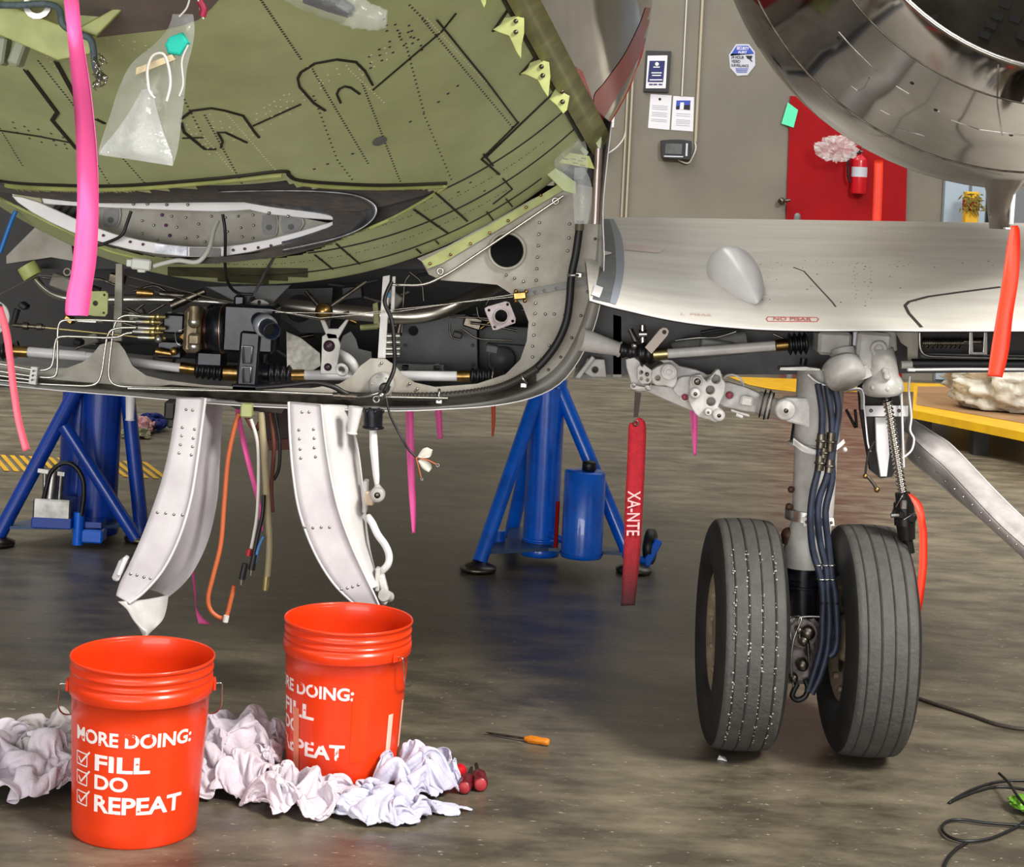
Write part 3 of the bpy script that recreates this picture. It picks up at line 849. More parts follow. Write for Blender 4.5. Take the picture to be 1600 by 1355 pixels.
# right jack
f1 = G(747, 893); f2 = G(990, 895); f3 = G(797, 850)
bc = G(843, 880); bc.y += .05
jr = jack(bc, [f1, f2, f3], .685, .068, .075, 'blue tripod jack standing under the wing root, with a round reservoir', None)
up = Vector((0, 0, 1))
rc = G(908, 872, .07); rc.z = 0
mb = MB(); mb.lathe([(0, .075), (.075, .075), (.08, .085), (.08, .09)], rc, n=32); mb.lathe([(.076, .09), (.076, .385), (.07, .392), (0, .395)], rc, n=36); mb.build('reservoir', blue, jr)
mb = MB(); mb.lathe([(0, .43), (.022, .43), (.026, .425), (.026, .398), (.018, .394)], rc+Vector((.012, -.02, 0)), n=20); mb.build('reservoir_cap', black, jr, 'black cap')
mb = MB(); mb.cyl(bc+up*.11, rc+up*.11, .014, .014, 12); mb.cyl(Vector((bc.x-.16, bc.y-.04, .07)), Vector((bc.x-.16, bc.y-.04, .115)), .026, .026, 18); mb.cyl(rc+Vector((-.095, .02, .1)), rc+Vector((-.095, .02, .27)), .008, .008, 10, 1); mb.build('pipe_fitting', [blue, redp], jr)
wc = G(1020, 893); wc.z = .083; wc += Vector((-.01, .05, 0))
mb = MB(); mb.lathe([(0, -.02), (.055, -.02), (.066, -.014), (.068, 0), (.066, .014), (.055, .02), (0, .02)], wc, axis=(1, -.25, 0), n=36); mb.lathe([(.0, -.026), (.026, -.026), (.03, -.02)], wc, axis=(1, -.25, 0), n=20, m=1)
mb.build('caster_wheel', [black, steeld], jr, 'black rubber wheel')
mb = MB(); mb.box(wc+Vector((-.005, -.055, -.03)), (.03, .02, .15), Matrix.Rotation(.45, 3, 'Y'), bev=.004); mb.cyl(wc+Vector((-.02, -.05, -.05)), Vector((f2.x, f2.y, .06)), .014, .014, 10); mb.build('wheel_bracket', blue, jr)
# left jack
g1 = G(-6, 853); g2 = G(222, 846); g3 = G(165, 812)
bl = G(140, 848); bl.y += .08
jl = jack(bl, [g1, g2, g3], .60, .078, .125, 'dark blue tripod jack standing at the left with a pump', None, mt=blued, mt2=blued)
mb = MB(); c = bl+Vector((-.075, .05, 0)); mb.lathe([(0, .075), (.085, .075), (.085, .59), (0, .59)], c, n=32, sharp=True); mb.build('reservoir', blued, jl)
mb = MB(); mb.cyl(P(100, 665, bl.y-.19), P(213, 842, bl.y-.19), .024, .024, 18); mb.build('diagonal_brace', blued, jl)
mb = MB(); c = P(86, 806, bl.y-.16)
mb.box(P(86, 793, bl.y-.16), (.14, .10, .075), bev=.006); mb.cyl(P(78, 785, bl.y-.17), P(84, 735, bl.y-.17), .024, .020, 14); mb.cyl(P(92, 785, bl.y-.14), P(96, 735, bl.y-.14), .014, .014, 12); mb.cyl(P(70, 740, bl.y-.17), P(70, 775, bl.y-.17), .008, .008, 8); mb.box(P(82, 737, bl.y-.16), (.10, .04, .015), Matrix.Rotation(.1, 3, 'Y'))
mb.build('hydraulic_pump', alu, jl, 'bare metal pump')
mb = MB(); mb.box(P(86, 814, bl.y-.16), (.15, .11, .04), bev=.004); mb.box(Vector((P(86, 814, bl.y-.16).x+.05, bl.y-.12, .085)), (.25, .10, .02)); mb.build('pump_tray', blued, jl)
mb = MB(); q = bl.y-.19
mb.tube(catmull([P(66, 790, q), P(72, 765, q), P(80, 738, q), (P(98, 724, q)), P(116, 728, q), P(129, 748, q), P(131, 775, q), P(127, 806, q)], 6), .009, 10); mb.build('pump_hose', black, jl, 'black rubber hose')
mb = MB(); mb.cyl(P(124, 800, q+.01), Vector((P(124, 800, q+.01).x, q+.01, .012)), .020, .020, 18); mb.box(Vector((P(145, 830, q+.04).x, q+.04, .045)), (.09, .08, .05), bev=.006); mb.build('front_foot', blue, jl)

# ================================================================== THE AIRPLANE
plane = empty('airplane', (0.0, 5.0, 0.0), 'partly stripped twin-engine jet airplane on jacks, seen from under its tail', 'airplane')
FX = -.725
def ring(d):
    k = max(0.0, 4.6 - d)
    zb = 1.116 + .34*k + .03*min(k, .3)
    Rr = 1.25 - .12*k
    return FX, zb + Rr, Rr
def fpt(d, phi, off=0.0):
    X, zc, Rr = ring(d); Rr += off
    if .8 < phi < 3.2: q_ = min(phi-.8, .8); Rr *= 1-.04*q_-.42*q_*q_ if q_ < .8 else .70
    return Vector((X + Rr*math.sin(phi), d, zc - Rr*math.cos(phi)))
def inpoly(x, y, poly):
    c = False; j = len(poly)-1
    for i in range(len(poly)):
        a, b = poly[i], poly[j]
        if (a[1] > y) != (b[1] > y) and x < (b[0]-a[0])*(y-a[1])/(b[1]-a[1])+a[0]: c = not c
        j = i
    return c
def flange_x(y): return 938 + (y-200)*(938-836)/200.0
def phi_flange(d):
    lo, hi = .1, 1.45
    for _ in range(30):
        m = (lo+hi)/2; x, y = proj(fpt(d, m))
        if x < flange_x(y): lo = m
        else: hi = m
    return lo
mouth = sm2([(-60, 272), (0, 294), (100, 300), (200, 300), (320, 291), (440, 281), (455, 290), (560, 296), (680, 299), (620, 338), (540, 372), (470, 398), (400, 405), (300, 406), (200, 394), (110, 362), (30, 322), (-60, 290)], 3, True)
gm = MB()
ds = [4.62 - i*.0085 for i in range(80)]; ds += [ds[-1] - (k+1)*(ds[-1]-2.3)/60 for k in range(60)]
ND, NP = len(ds)-1, 240
vs = []
for d in ds:
    pf = phi_flange(d)
    for k in range(NP+1): vs.append(fpt(d, -1.25 + (pf+1.25)*k/NP))
fs = []; ms = []
mgrey = [(150, 58), (255, 46), (310, 30), (345, -5), (345, -80), (120, -80)]
darkp = sm2([(260, 408), (330, 412), (480, 416), (481, 452), (430, 456), (330, 445), (200, 425)], 1, True)
for i in range(ND):
    for k in range(NP):
        q = [i*(NP+1)+k, i*(NP+1)+k+1, (i+1)*(NP+1)+k+1, (i+1)*(NP+1)+k]
        c = (vs[q[0]]+vs[q[2]])/2; x, y = proj(c)
        if inpoly(x, y, mouth): continue
        fs.append(q); ms.append(0)
gm.v = vs; gm.f = fs; gm.m = ms; gm.sm = [True]*len(fs)
BV = BVHTree.FromPolygons([tuple(v) for v in vs], fs)
CAM = Vector((0, 0, H))
def cast(bv, x, y):
    t = P(x, y, 1.0) - CAM
    loc, nrm, idx, dist = bv.ray_cast(CAM, t.normalized())
    if loc is None: return None
    if nrm.dot(t) > 0: nrm = -nrm
    return loc, nrm
def surf_line(mb, bv, pts, w=.004, h=.002, m=0, step=7, off=0.0):
    """raised bead of sealant along photo points laid on a surface"""
    px = []
    for a, b in zip(pts[:-1], pts[1:]):
        n = max(1, int(math.hypot(b[0]-a[0], b[1]-a[1])/step))
        for k in range(n): px.append((a[0]+(b[0]-a[0])*k/n, a[1]+(b[1]-a[1])*k/n))
    px.append(pts[-1]); run = []
    def flush():
        if len(run) > 1:
            L = []; Rr = []
            for i, (p, n) in enumerate(run):
                t = run[min(i+1, len(run)-1)][0] - run[max(i-1, 0)][0]
                s = t.cross(n).normalized()*w/2
                L.append(p+n*(h+off)-s); Rr.append(p+n*(h+off)+s)
            vs = []
            for (p, n), l, r_ in zip(run, L, Rr): vs += [l - n*(h+.002), l, r_, r_ - n*(h+.002)]
            f = []
            for i in range(len(run)-1):
                for k in range(3): f.append([i*4+k, (i+1)*4+k, (i+1)*4+k+1, i*4+k+1])
            mb.add(vs, f, m, False)
        run.clear()
    for p in px:
        c = cast(bv, *p)
        if c is None: flush()
        else: run.append(c)
    flush()
def rivet_line(mb, bv, a, b, sp, r=.0026, m=3, jit=0, h=None):
    n = max(1, int(math.hypot(b[0]-a[0], b[1]-a[1])/sp))
    for k in range(n+1):
        x = a[0]+(b[0]-a[0])*k/n + random.uniform(-jit, jit); y = a[1]+(b[1]-a[1])*k/n + random.uniform(-jit, jit)
        c = cast(bv, x, y)
        if c: mb.rivet(c[0], c[1], r, m, h)
# rivets (pattern of the skin): dark purple-primed and bright heads
DK, BR = 3, 4
for a, b, s, m in [((408, 0), (470, 92), 4.2, DK), ((488, 108), (575, 255), 4.2, DK), ((482, 104), (505, 130), 5, BR), ((545, 108), (600, 160), 5, BR), ((566, 130), (625, 283), 4.2, DK), ((640, 8), (668, 36), 5, DK),
                   ((668, 30), (760, 130), 4.4, BR), ((660, 30), (800, 198), 4.4, DK), ((634, 68), (662, 175), 6.5, DK), ((662, 178), (705, 280), 6.5, DK),
                   ((490, 150), (527, 250), 7, DK), ((527, 250), (550, 280), 6, DK), ((320, 180), (380, 290), 4.6, DK), ((285, 150), (316, 210), 6, DK), ((316, 210), (372, 278), 4.6, BR),
                   ((352, 175), (430, 265), 4.4, BR), ((60, 95), (118, 168), 5, DK), ((74, 90), (120, 145), 8, BR), ((0, 200), (35, 258), 4.4, DK), ((190, 245), (228, 288), 4.6, DK), ((148, 250), (170, 286), 5, DK)]:
    rivet_line(gm, BV, a, b, s, .0030, m)
for (x0_, y0_, x1_, y1_, nr, m) in [(575, 90, 640, 40, 3, DK), (600, 30, 655, 60, 3, DK), (385, 185, 445, 150, 4, BR), (500, 130, 540, 95, 2, BR), (560, 100, 600, 75, 3, BR), (20, 190, 100, 215, 3, DK), (165, 60, 230, 70, 2, BR), (420, 165, 470, 140, 3, BR), (290, 185, 320, 215, 4, BR), (330, 180, 360, 200, 3, BR)]:
    for j in range(nr): rivet_line(gm, BV, (x0_+j*3, y0_+j*9), (x1_+j*3, y1_+j*9), 17, .0034, m, 2)
for x, y in [(715, 134), (700, 146), (685, 159), (641, 190), (551, 240), (512, 256), (491, 264), (735, 285), (757, 298), (716, 300)]:
    c = cast(BV, x, y)
    if c: gm.rivet(c[0], c[1], .004, DK)
# overlay patches
TOPLINE = [(120, 62), (150, 58), (200, 52), (255, 46), (285, 39), (310, 30), (330, 12), (345, -5), (350, -30)]
PATCHES = [(TOPLINE, -70, 1), ([(300, 415), (340, 418), (400, 420), (440, 420), (481, 419)], None, 2)]
# two dark dashed rows along the lower bands
def arcpx(d, a, b, n=60, off=.002): return [proj(fpt(d, a+(b-a)*k/n)) for k in range(n+1)]
for d, a, b in [(4.44, -.1, .62), (4.30, .05, .72)]:
    pts = arcpx(d, a, b, 110)
    for k, p in enumerate(pts[:-1]):
        if k % 3 == 2: continue
        c = cast(BV, *p)
        if c: gm.rivet(c[0], c[1], .0022, DK)
for x, y, r0 in [(593, 220, 11)]:
    q = [cast(BV, x+r0*math.cos(a)*1.05, y+r0*.62*math.sin(a)-3*math.cos(a)) for a in [2*PI*k/16 for k in range(16)]]
    gm.add([c[0]+c[1]*.0015 for c in q], [list(range(16))], 5, False)
def surf_poly(mb, bv, rows, m=0, off=.0012):
    """patch on a surface: rows of photo points"""
    n = len(rows[0]); pts = []
    for r_ in rows:
        for p in r_:
            c = cast(bv, *p)
            pts.append(c[0]+c[1]*off if c else None)
    vs = [p if p is not None else Vector((0, 0, 0)) for p in pts]; f = []
    for i in range(len(rows)-1):
        for k in range(n-1):
            q = [i*n+k, i*n+k+1, (i+1)*n+k+1, (i+1)*n+k]
            if all(pts[j] is not None for j in q): f.append(q)
    mb.add(vs, f, m, True)
surf_poly(gm, BV, [[(x, y + (-80-y)*t/8) for x, y in TOPLINE] for t in range(9)], 1)
surf_poly(gm, BV, [[(x, 417+ (x-300)*.01 + t*(5+ (x-300)*.012)) for x in (262, 300, 340, 380, 420, 450, 481)] for t in range(6)], 2)
skin = gm.build('fuselage_skin', [green, mauve, green_dk, mat('rivet_dark', (58, 44, 56), .5), mat('rivet_bright', (196, 196, 160), .35, .2), mat('grey_paint_dab', (112, 112, 112), .5)], plane, 'green primed belly skin with rivet rows')
# sealant seams
mb = MB()
for d, a, b in [(4.38, -.05, .80), (4.52, .02, .70)]: surf_line(mb, BV, arcpx(d, a, b, 60), .006, .002)
surf_line(mb, BV, arcpx(4.21, .46, .78, 30), .006, .002)
for pts, w in [([(465, 122), (470, 112), (492, 98), (526, 92), (556, 96), (570, 110), (582, 132)], .005), ([(465, 122), (468, 135), (490, 160), (508, 172)], .005), ([(532, 160), (526, 146), (530, 138), (538, 134), (548, 136), (562, 146)], .0045),
               ([(283, 185), (300, 172), (330, 168), (352, 172), (380, 180), (398, 206), (405, 214)], .005), ([(283, 190), (288, 206), (320, 232), (338, 232)], .006), ([(345, 230), (348, 220), (340, 206), (352, 206), (386, 222)], .0045),
               ([(682, 30), (724, 82), (760, 126), (808, 190)], .004), ([(40, 108), (90, 175), (82, 187), (120, 232)], .009), ([(88, 95), (118, 150), (120, 170)], .009), ([(150, 185), (164, 192)], .007),
               ([(810, 190), (752, 248), (780, 272)], .005), ([(680, 300), (730, 345)], .005), ([(755, 240), (770, 258)], .005), ([(640, 322), (700, 364)], .005), ([(785, 278), (800, 295), (770, 318)], .004), ([(525, 380), (562, 412)], .004), ([(480, 388), (520, 420)], .004),
               ([(582, 140), (690, 48), (712, 20)], .0025), ([(395, 196), (470, 162)], .0025), ([(0, 203), (60, 212), (110, 222)], .0025), ([(285, 215), (318, 214)], .0025),
               ([(790, 310), (800, 322)], .004), ([(760, 330), (775, 350)], .004), ([(680, 375), (695, 392)], .004), ([(650, 388), (665, 402)], .004)]:
    surf_line(mb, BV, pts, w, .003)
mb.build_each('sealant_seam', sealant, plane, 'dark sealant seams')
# small light-green clips near the flange
def clip(pts, holes, name='clip'):
    mb = MB(); c = cast(BV, *pts[0][:2]); d = c[0].y - .04 if c else 3.4
    plate(mb, pts, d, .006, (), 0, .0012)
    for hx, hy, hr in holes:
        p = P(hx, hy, d-.003); mb.rivet(p, (0, -1, 0), hr*d/F, 1, .004)
    p0 = P(*pts[0], d)
    mb.build(name, [green_lt, steeld], plane, 'light green bracket clip')
clip([(788, 28), (805, 25), (819, 28), (819, 52), (815, 70), (814, 92), (806, 80), (800, 66), (795, 56), (778, 50), (770, 46), (782, 38)], [(806, 33, 4), (806, 50, 4)])
clip([(828, 98), (842, 93), (858, 97), (860, 120), (857, 148), (856, 152), (848, 140), (840, 125), (820, 116), (812, 116), (824, 108)], [(846, 104, 4), (848, 118, 4)])
clip([(748, -5), (760, -5), (759, 6), (756, 12)], [])
clip([(868, 138), (890, 150), (886, 172), (880, 178), (870, 165), (858, 155)], [(878, 143, 4), (879, 159, 4)])
mb = MB()
for a, b in [((795, 12), (770, 48)), ((842, 82), (812, 116)), ((875, 134), (758, 246))]: surf_line(mb, BV, [a, b], .007, .003)
mb.build_each('sealant_seam', sealant, plane, 'broad dark seam')
# flange running up the right edge of the green opening
mb = MB(); L = []; Rr = []
for i in range(24):
    d = 4.6 - i*(4.6-2.5)/23; pf = phi_flange(d)
    L.append(fpt(d, pf-.048, .022)); Rr.append(fpt(d, pf+.004, .022))
mb.strip(L, Rr, .012, 0, 0, 2, 2)
L2 = [fpt(4.6 - i*(4.6-2.5)/23, phi_flange(4.6 - i*(4.6-2.5)/23)-.050, .008) for i in range(24)]
m2 = MB(); m2.tube(L2, .006, 8, 0); m2.build('flange_seam', sealant, plane)
mb.build('flange', mat('flange_green', (150, 150, 98), .45, 0, (120, 118, 78), 14, .5), plane, 'green flange along the skin edge')
# lower end of the flange: dark rubber nose
mb = MB(); plate(mb, sm2([(905, 180), (918, 196), (930, 222), (938, 232), (940, 205), (936, 190), (920, 170)], 2, True), 4.52, .03, (), 0); mb.build('flange_end', green, plane)
# bare outer skin beyond the flange: polished, with red paint bands
om = MB(); ND2, NP2 = 60, 46
vs = []; fs = []; ms = []
redL = [(890, 70), (940, 200), (946, 200), (925, 120), (905, 60)]
for i in range(ND2+1):
    d = 4.62 - i*(4.62-1.9)/ND2; pf = phi_flange(max(d, 2.3)) if d > 2.3 else phi_flange(2.3)
    for k in range(NP2+1):
        t = k/NP2; vs.append(fpt(d, pf + (2.2-pf)*t**1.6, .006))
for i in range(ND2):
    for k in range(NP2):
        q = [i*(NP2+1)+k, i*(NP2+1)+k+1, (i+1)*(NP2+1)+k+1, (i+1)*(NP2+1)+k]
        fs.append(q); ms.append(0)
om.add(vs, fs, 0, True)
bm_ = MB()
BS = BVHTree.FromPolygons([tuple(v) for v in vs], fs)
def lerp2(a, b, t): return (a[0]+(b[0]-a[0])*t, a[1]+(b[1]-a[1])*t)
rows = []
for t in [k/14 for k in range(15)]:
    a = lerp2((882, 92), (937, 194), t); b = lerp2((910, 112), (940, 194), t)
    rows.append([lerp2(a, b, q/4) for q in range(5)])
surf_poly(bm_, BS, rows, 0)
RE = catmull([Vector(p) for p in [(1027, 12, 0), (1018, 40, 0), (1003, 82, 0), (985, 117, 0), (965, 150, 0), (949, 177, 0), (938, 194, 0)]], 4)
LE = catmull([Vector(p) for p in [(1008, 12, 0), (998, 40, 0), (976, 84, 0), (958, 110, 0), (942, 132, 0), (928, 150, 0), (930, 184, 0)]], 4)
rows = []
for a, e_ in zip(LE, RE): rows.append([lerp2(a, (e_[0]-1.5, e_[1]), q/4) for q in range(5)])
surf_poly(bm_, BS, rows, 0)
os_ = om.build('outer_skin', mirror, plane, 'polished bare metal skin')
bm_.build_each('red_band', mat('red_paint_band', (166, 40, 46), .22, .3), os_, 'red paint band')
# rest of the barrel (roof and far side) and the barrel ahead of the open bay
mb = MB()
for (da, db, pa, pb, k1, k2) in [(4.62, 1.9, 2.2, 2*PI-1.25, 20, 40)]:
    vs = []
    for i in range(k1+1):
        d = da+(db-da)*i/k1
        for k in range(k2+1): vs.append(fpt(d, pa+(pb-pa)*k/k2, .006))
    mb.add(vs, [[i*(k2+1)+k, i*(k2+1)+k+1, (i+1)*(k2+1)+k+1, (i+1)*(k2+1)+k] for i in range(k1) for k in range(k2)], 0)
vs = []; k1, k2 = 10, 72
for i in range(k1+1):
    d = 4.62 + i*.55
    for k in range(k2+1): vs.append(fpt(d, 2*PI*k/k2, -.002))
mb.add(vs, [[i*(k2+1)+k, i*(k2+1)+k+1, (i+1)*(k2+1)+k+1, (i+1)*(k2+1)+k] for i in range(k1) for k in range(k2)], 0)
mb.build('barrel_skin', white, plane)

# ------------------------------------------------------------------ scoop / duct mouth in the green belly
mb = MB()
plate(mb, sm2([(-70, 250), (0, 283), (100, 289), (200, 286), (330, 277), (440, 267), (452, 275), (470, 280), (695, 288), (690, 296), (640, 312), (560, 330), (500, 326), (400, 316), (200, 318), (110, 315), (0, 300), (-70, 280)], 2, True), 4.30, .012, (), 0, dd=None)
mb.build('scoop_liner', brown, plane, 'dark brown composite liner')
mb = MB()
plate(mb, sm2([(470, 292), (560, 300), (640, 300), (695, 290), (600, 346), (500, 386), (430, 402), (330, 412), (260, 412), (300, 404), (400, 396), (500, 362), (520, 340)], 2, True), 4.34, .012, (), 0)
mb.build('scoop_liner', brown, plane, 'dark brown lower liner')
mb = MB()  # pale green lip edges
def edge(mb, pts, d, r, m=0, sub=4, up=0):
    P3 = []
    for v in catmull([Vector((x, y, 0)) for x, y in pts], 5):
        dd_ = d
        if up:
            for k in (0, 6, 12, 18):
                c = cast(BV, v.x, v.y + (k if up > 0 else -k))
                if c: dd_ = c[0].y - .004; break
        P3.append(P(v.x, v.y, dd_))
    mb.tube(P3, r, 8, m)
edge(mb, [(-60, 262), (0, 288), (60, 294), (140, 296), (200, 295), (270, 290), (350, 283), (440, 274)], 4.285, .006, up=-1)
edge(mb, [(468, 287), (520, 292), (600, 294), (694, 291)], 4.285, .0055, up=-1)
edge(mb, [(697, 291), (660, 315), (600, 347), (520, 378), (450, 396), (420, 404)], 4.32, .0045, up=1)
edge(mb, [(-20, 300), (40, 330), (100, 360), (170, 392), (230, 406)], 4.34, .004, up=1)
mb.build('scoop_lip', green_lt, plane, 'pale green cut lip')
mb = MB(); edge(mb, [(-60, 256), (0, 282), (100, 289), (200, 289), (350, 277), (440, 267), (452, 274), (466, 281), (520, 286), (600, 289), (697, 286)], 4.30, .005, up=-1); mb.build_each('sealant_seam', sealant, plane)
# polished dish end of the duct
mb = MB(); mb.strip([P(x, y, 4.275) for x, y in [(340, 300), (430, 298), (500, 299), (556, 305), (586, 320), (586, 338), (566, 356), (530, 371), (480, 383), (440, 391)]], [P(x, y, 4.40) for x, y in [(345, 308), (420, 322), (490, 331), (526, 339), (530, 343), (529, 347), (520, 354), (500, 361), (470, 371), (440, 379)]], .004, -.012, 0, 6, 8)
mb.build('duct_end', dullmir, plane, 'dull polished metal duct end')
mb = MB(); rows = []
for i in range(15):
    t = i/14; pts = []
    for k in range(33):
        a = PI*(k/32)*1.0 - PI/2
        px_ = 400 + (190*math.cos(a)*(1-t*.35)); py_ = 334 + 34*math.sin(a)*(1-t*.25)
        pts.append(P(px_ + (0), py_ + (px_-400)*-.035, 4.33 + .16*math.sin(t*PI/2)))
    rows.append(pts)
vs = [p for r_ in rows for p in r_]
mb.add(vs, [[i*33+k, i*33+k+1, (i+1)*33+k+1, (i+1)*33+k] for i in range(14) for k in range(32)], 0)
# inner white structure
mb = MB()
plate(mb, [(30, 300), (110, 312), (200, 316), (300, 318), (420, 330), (520, 350), (525, 372), (430, 390), (340, 402), (250, 402), (180, 388), (100, 366), (40, 330)], 4.56, .006, (), 0)
mb.build('duct_inner_wall', tan_, plane, 'pale grey riveted inner wall')
mb = MB()
BI = None
def flatriv(mb, pts, d, r=.0035, m=0):
    for x, y in pts: mb.rivet(P(x, y, d), (0, -1, 0), r, m)
flatriv(mb, [(222, 345), (268, 338), (290, 340), (330, 338), (352, 340), (276, 355), (222, 365), (246, 375), (290, 372), (308, 370), (320, 378), (372, 338), (395, 336), (396, 352), (376, 356), (378, 370), (395, 372), (355, 362), (240, 352), (310, 350)], 4.555)
mb.build('rivets', alu, plane)
mb = MB(); flatriv(mb, [(253, 336), (259, 352), (265, 368)], 4.554, .0048); mb.build('purple_fastener', purple, plane, 'purple fastener row')
mb = MB()
for pts in ([(160, 325), (188, 325), (186, 350), (178, 356), (164, 356), (158, 350)], [(408, 333), (433, 334), (433, 364), (426, 369), (412, 369), (407, 363)], [(437, 336), (474, 342), (472, 356), (462, 364), (443, 367), (437, 362)]):
    plate(mb, sm2(pts, 2, True), 4.552, .004, (), 0)
    cx_ = sum(p[0] for p in pts)/len(pts); cy_ = sum(p[1] for p in pts)/len(pts)
    plate(mb, sm2([(cx_+(x-cx_)*.8, cy_+(y-cy_)*.84) for x, y in pts], 2, True), 4.549, .004, (), 1)
    plate(mb, circ(cx_, cy_, 4.5), 4.546, .003, (), 2)
mb.build_each('pressed_pocket', [tan_, grey, black], plane, 'pressed pockets with holes')
mb = MB()
plate(mb, sm2([(18, 300), (60, 300), (118, 304), (200, 306), (340, 305), (420, 318), (530, 330), (534, 345), (420, 335), (390, 328), (340, 331), (200, 326), (118, 322), (60, 318), (30, 312)], 2, True), 4.42, .01, (), 0, .002)
flatriv(mb, [(177, 315), (208, 319), (230, 319), (260, 320), (293, 320), (420, 333), (450, 338)], 4.413, .004, 1)
mb.build('duct_frame', [white_hi, alu], plane, 'white upper duct frame')
mb = MB()
plate(mb, sm2([(18, 306), (60, 316), (118, 342), (180, 366), (260, 382), (340, 386), (420, 374), (500, 352), (530, 344), (520, 356), (440, 382), (340, 402), (240, 396), (170, 382), (110, 362), (50, 332)], 2, True), 4.40, .01, (), 0, .002)
flatriv(mb, [(161, 368), (203, 378), (223, 382), (364, 391), (382, 389), (403, 387), (423, 384), (443, 379)], 4.394, .0038, 1)
plate(mb, [(242, 381), (292, 386), (292, 400), (242, 394)], 4.395, .004, (), 2); plate(mb, [(296, 387), (344, 388), (344, 402), (296, 400)], 4.393, .006, (), 3)
mb.build('duct_frame', [white_hi, purple, dullmir, grey], plane, 'white lower duct flange with purple fasteners')
mb = MB(); plate(mb, [(18, 300), (60, 300), (66, 318), (30, 318)], 4.41, .02, (), 0, .002); mb.build('tape_patch', mat('masking_tape', (176, 172, 140), .7), plane, 'pale tape patch')
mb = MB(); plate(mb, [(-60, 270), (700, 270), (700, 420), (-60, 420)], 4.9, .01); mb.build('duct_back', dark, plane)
for k in range(4):
    mb = MB(); pxt(mb, [(75+k*14, 345, 4.5), (90+k*14, 325, 4.52), (105+k*12, 312, 4.54)], .01, 8); mb.build('duct_rib', greyd, plane)

# ------------------------------------------------------------------ bracket box at the top left
mb = MB()
plate(mb, [(-40, -40), (0, 3), (90, 38), (150, 56), (140, 84), (90, 94), (40, 72), (0, 55), (-40, 40)], 3.0, .01, (), 0, .002)
plate(mb, [(128, 42), (180, 12), (214, -6), (240, -30), (200, -30), (100, -10), (120, 40)], 3.02, .01, (), 0, .002)
plate(mb, [(120, 46), (150, 56), (240, -36), (232, -40), (180, 12)], 2.99, .012, (), 0, .002)
mb.build('bracket_box', green_lt, plane, 'yellow green bracket box')
mb = MB(); plate(mb, [(-40, -60), (240, -60), (190, 2), (128, 44), (90, 32), (0, 0)], 3.06, .01, (), 0); mb.build('bracket_web', mat('straw_primer', (196, 176, 96), .5, 0, (178, 156, 84), 8, .5), plane, 'straw yellow web')
mb = MB(); pxt(mb, [(-10, 8, 2.95), (30, 8, 2.94), (70, 6, 2.94), (92, 14, 2.95), (98, 38, 2.96), (120, 52, 2.96), (140, 60, 2.96), (146, 78, 2.97), (148, 100, 2.97), (156, 125, 2.98)], [.006]*0 or .006, 10)
mb.build('wire_bundle', mat('slate_wire_sleeve', (96, 112, 118), .6, 0, (66, 78, 84), 60, .5), plane, 'slate grey wire bundle')
mb = MB(); random.seed(5)
for k in range(16):
    x, y = 150+random.uniform(-4, 10), 84+k*3; pxt(mb, [(x, y, 2.96), (x+random.uniform(-5, 7), y+6, 2.95), (x+random.uniform(-5, 9), y+12, 2.96)], .0018, 6)
for x, y in ((153, 132), (164, 122)): mb.sph(P(x, y, 2.95), .006, 8)
mb.build('wire_ends', steel, plane, 'bare wire ends')
mb = MB()
mb.box(P(30, 84, 3.1), (.022, .04, .045), Matrix.Rotation(.3, 3, 'Y'), 0, .004); mb.box(P(4, 80, 3.1), (.02, .04, .05), Matrix.Rotation(.1, 3, 'Y'), 0, .004)
mb.build_each('connector', mat('pale_connector', (150, 158, 136), .5), plane, 'pale connector block')
mb = MB(); plate(mb, sm2(circ(58, 8, 22, 14), 1, True), 2.99, .012, ((58, 8, 13),)); mb.build('hose_grommet', alu, plane)

# ------------------------------------------------------------------ belly fairing: frame, shell and bay
outer = [(952, 190), (945, 260), (937, 330), (932, 400), (922, 460), (905, 515), (880, 562), (850, 590), (810, 610), (760, 625), (700, 633), (620, 636), (500, 632), (400, 628), (300, 621), (200, 612), (100, 604), (0, 594), (-90, 584)]
sil = [(956, 190), (948, 260), (942, 330), (944, 400), (940, 460), (928, 512), (905, 562), (874, 600), (830, 622), (770, 634), (700, 639), (620, 642), (500, 639), (400, 635), (300, 628), (200, 619), (100, 611), (0, 601), (-90, 591)]
so = sm2(outer, 3); ss = sm2(sil, 3)
fr_in = [(659, 409), (670, 429), (690, 438), (745, 442), (777, 445), (797, 458), (816, 477), (826, 503), (823, 533), (813, 562), (790, 585), (745, 600), (680, 605), (648, 598), (628, 585), (618, 572), (602, 561), (579, 560), (563, 572), (550, 588), (530, 600), (485, 607), (400, 606), (320, 602), (258, 594), (228, 587), (207, 572), (195, 548), (186, 536), (174, 533), (156, 539), (144, 554), (129, 566), (105, 575), (60, 576), (0, 564), (-90, 555)]
mb = MB()
outl = [(652, 404), (700, 384), (760, 352), (830, 312), (876, 290), (905, 288), (938, 296)] + [p for p in so if p[1] > 320] + [(-90, 556)] + fr_in[::-1][1:]
plate(mb, outl, 4.60, .006, ((792, 392, 27),), 0)
flatriv(mb, [(843, 348), (842, 366), (841, 384), (840, 402), (839, 420), (838, 438), (791, 430), (804, 435), (818, 440), (837, 474), (836, 490), (852, 491), (866, 491), (882, 492), (834, 507), (834, 524), (832, 541), (832, 558), (640, 600), (652, 608), (596, 568), (846, 560), (858, 540), (890, 350), (889, 372), (887, 392)], 4.595, .0042, 1)
mb.build('fairing_frame', [tan_, alu], plane, 'pale grey fairing frame with riveted webs')
mb = MB(); c = P(792, 392, 4.59); mb.torus(c, (0, 1, 0), 28*4.59/F, .004, 36, 8); mb.build('hole_flange', tan_, plane)
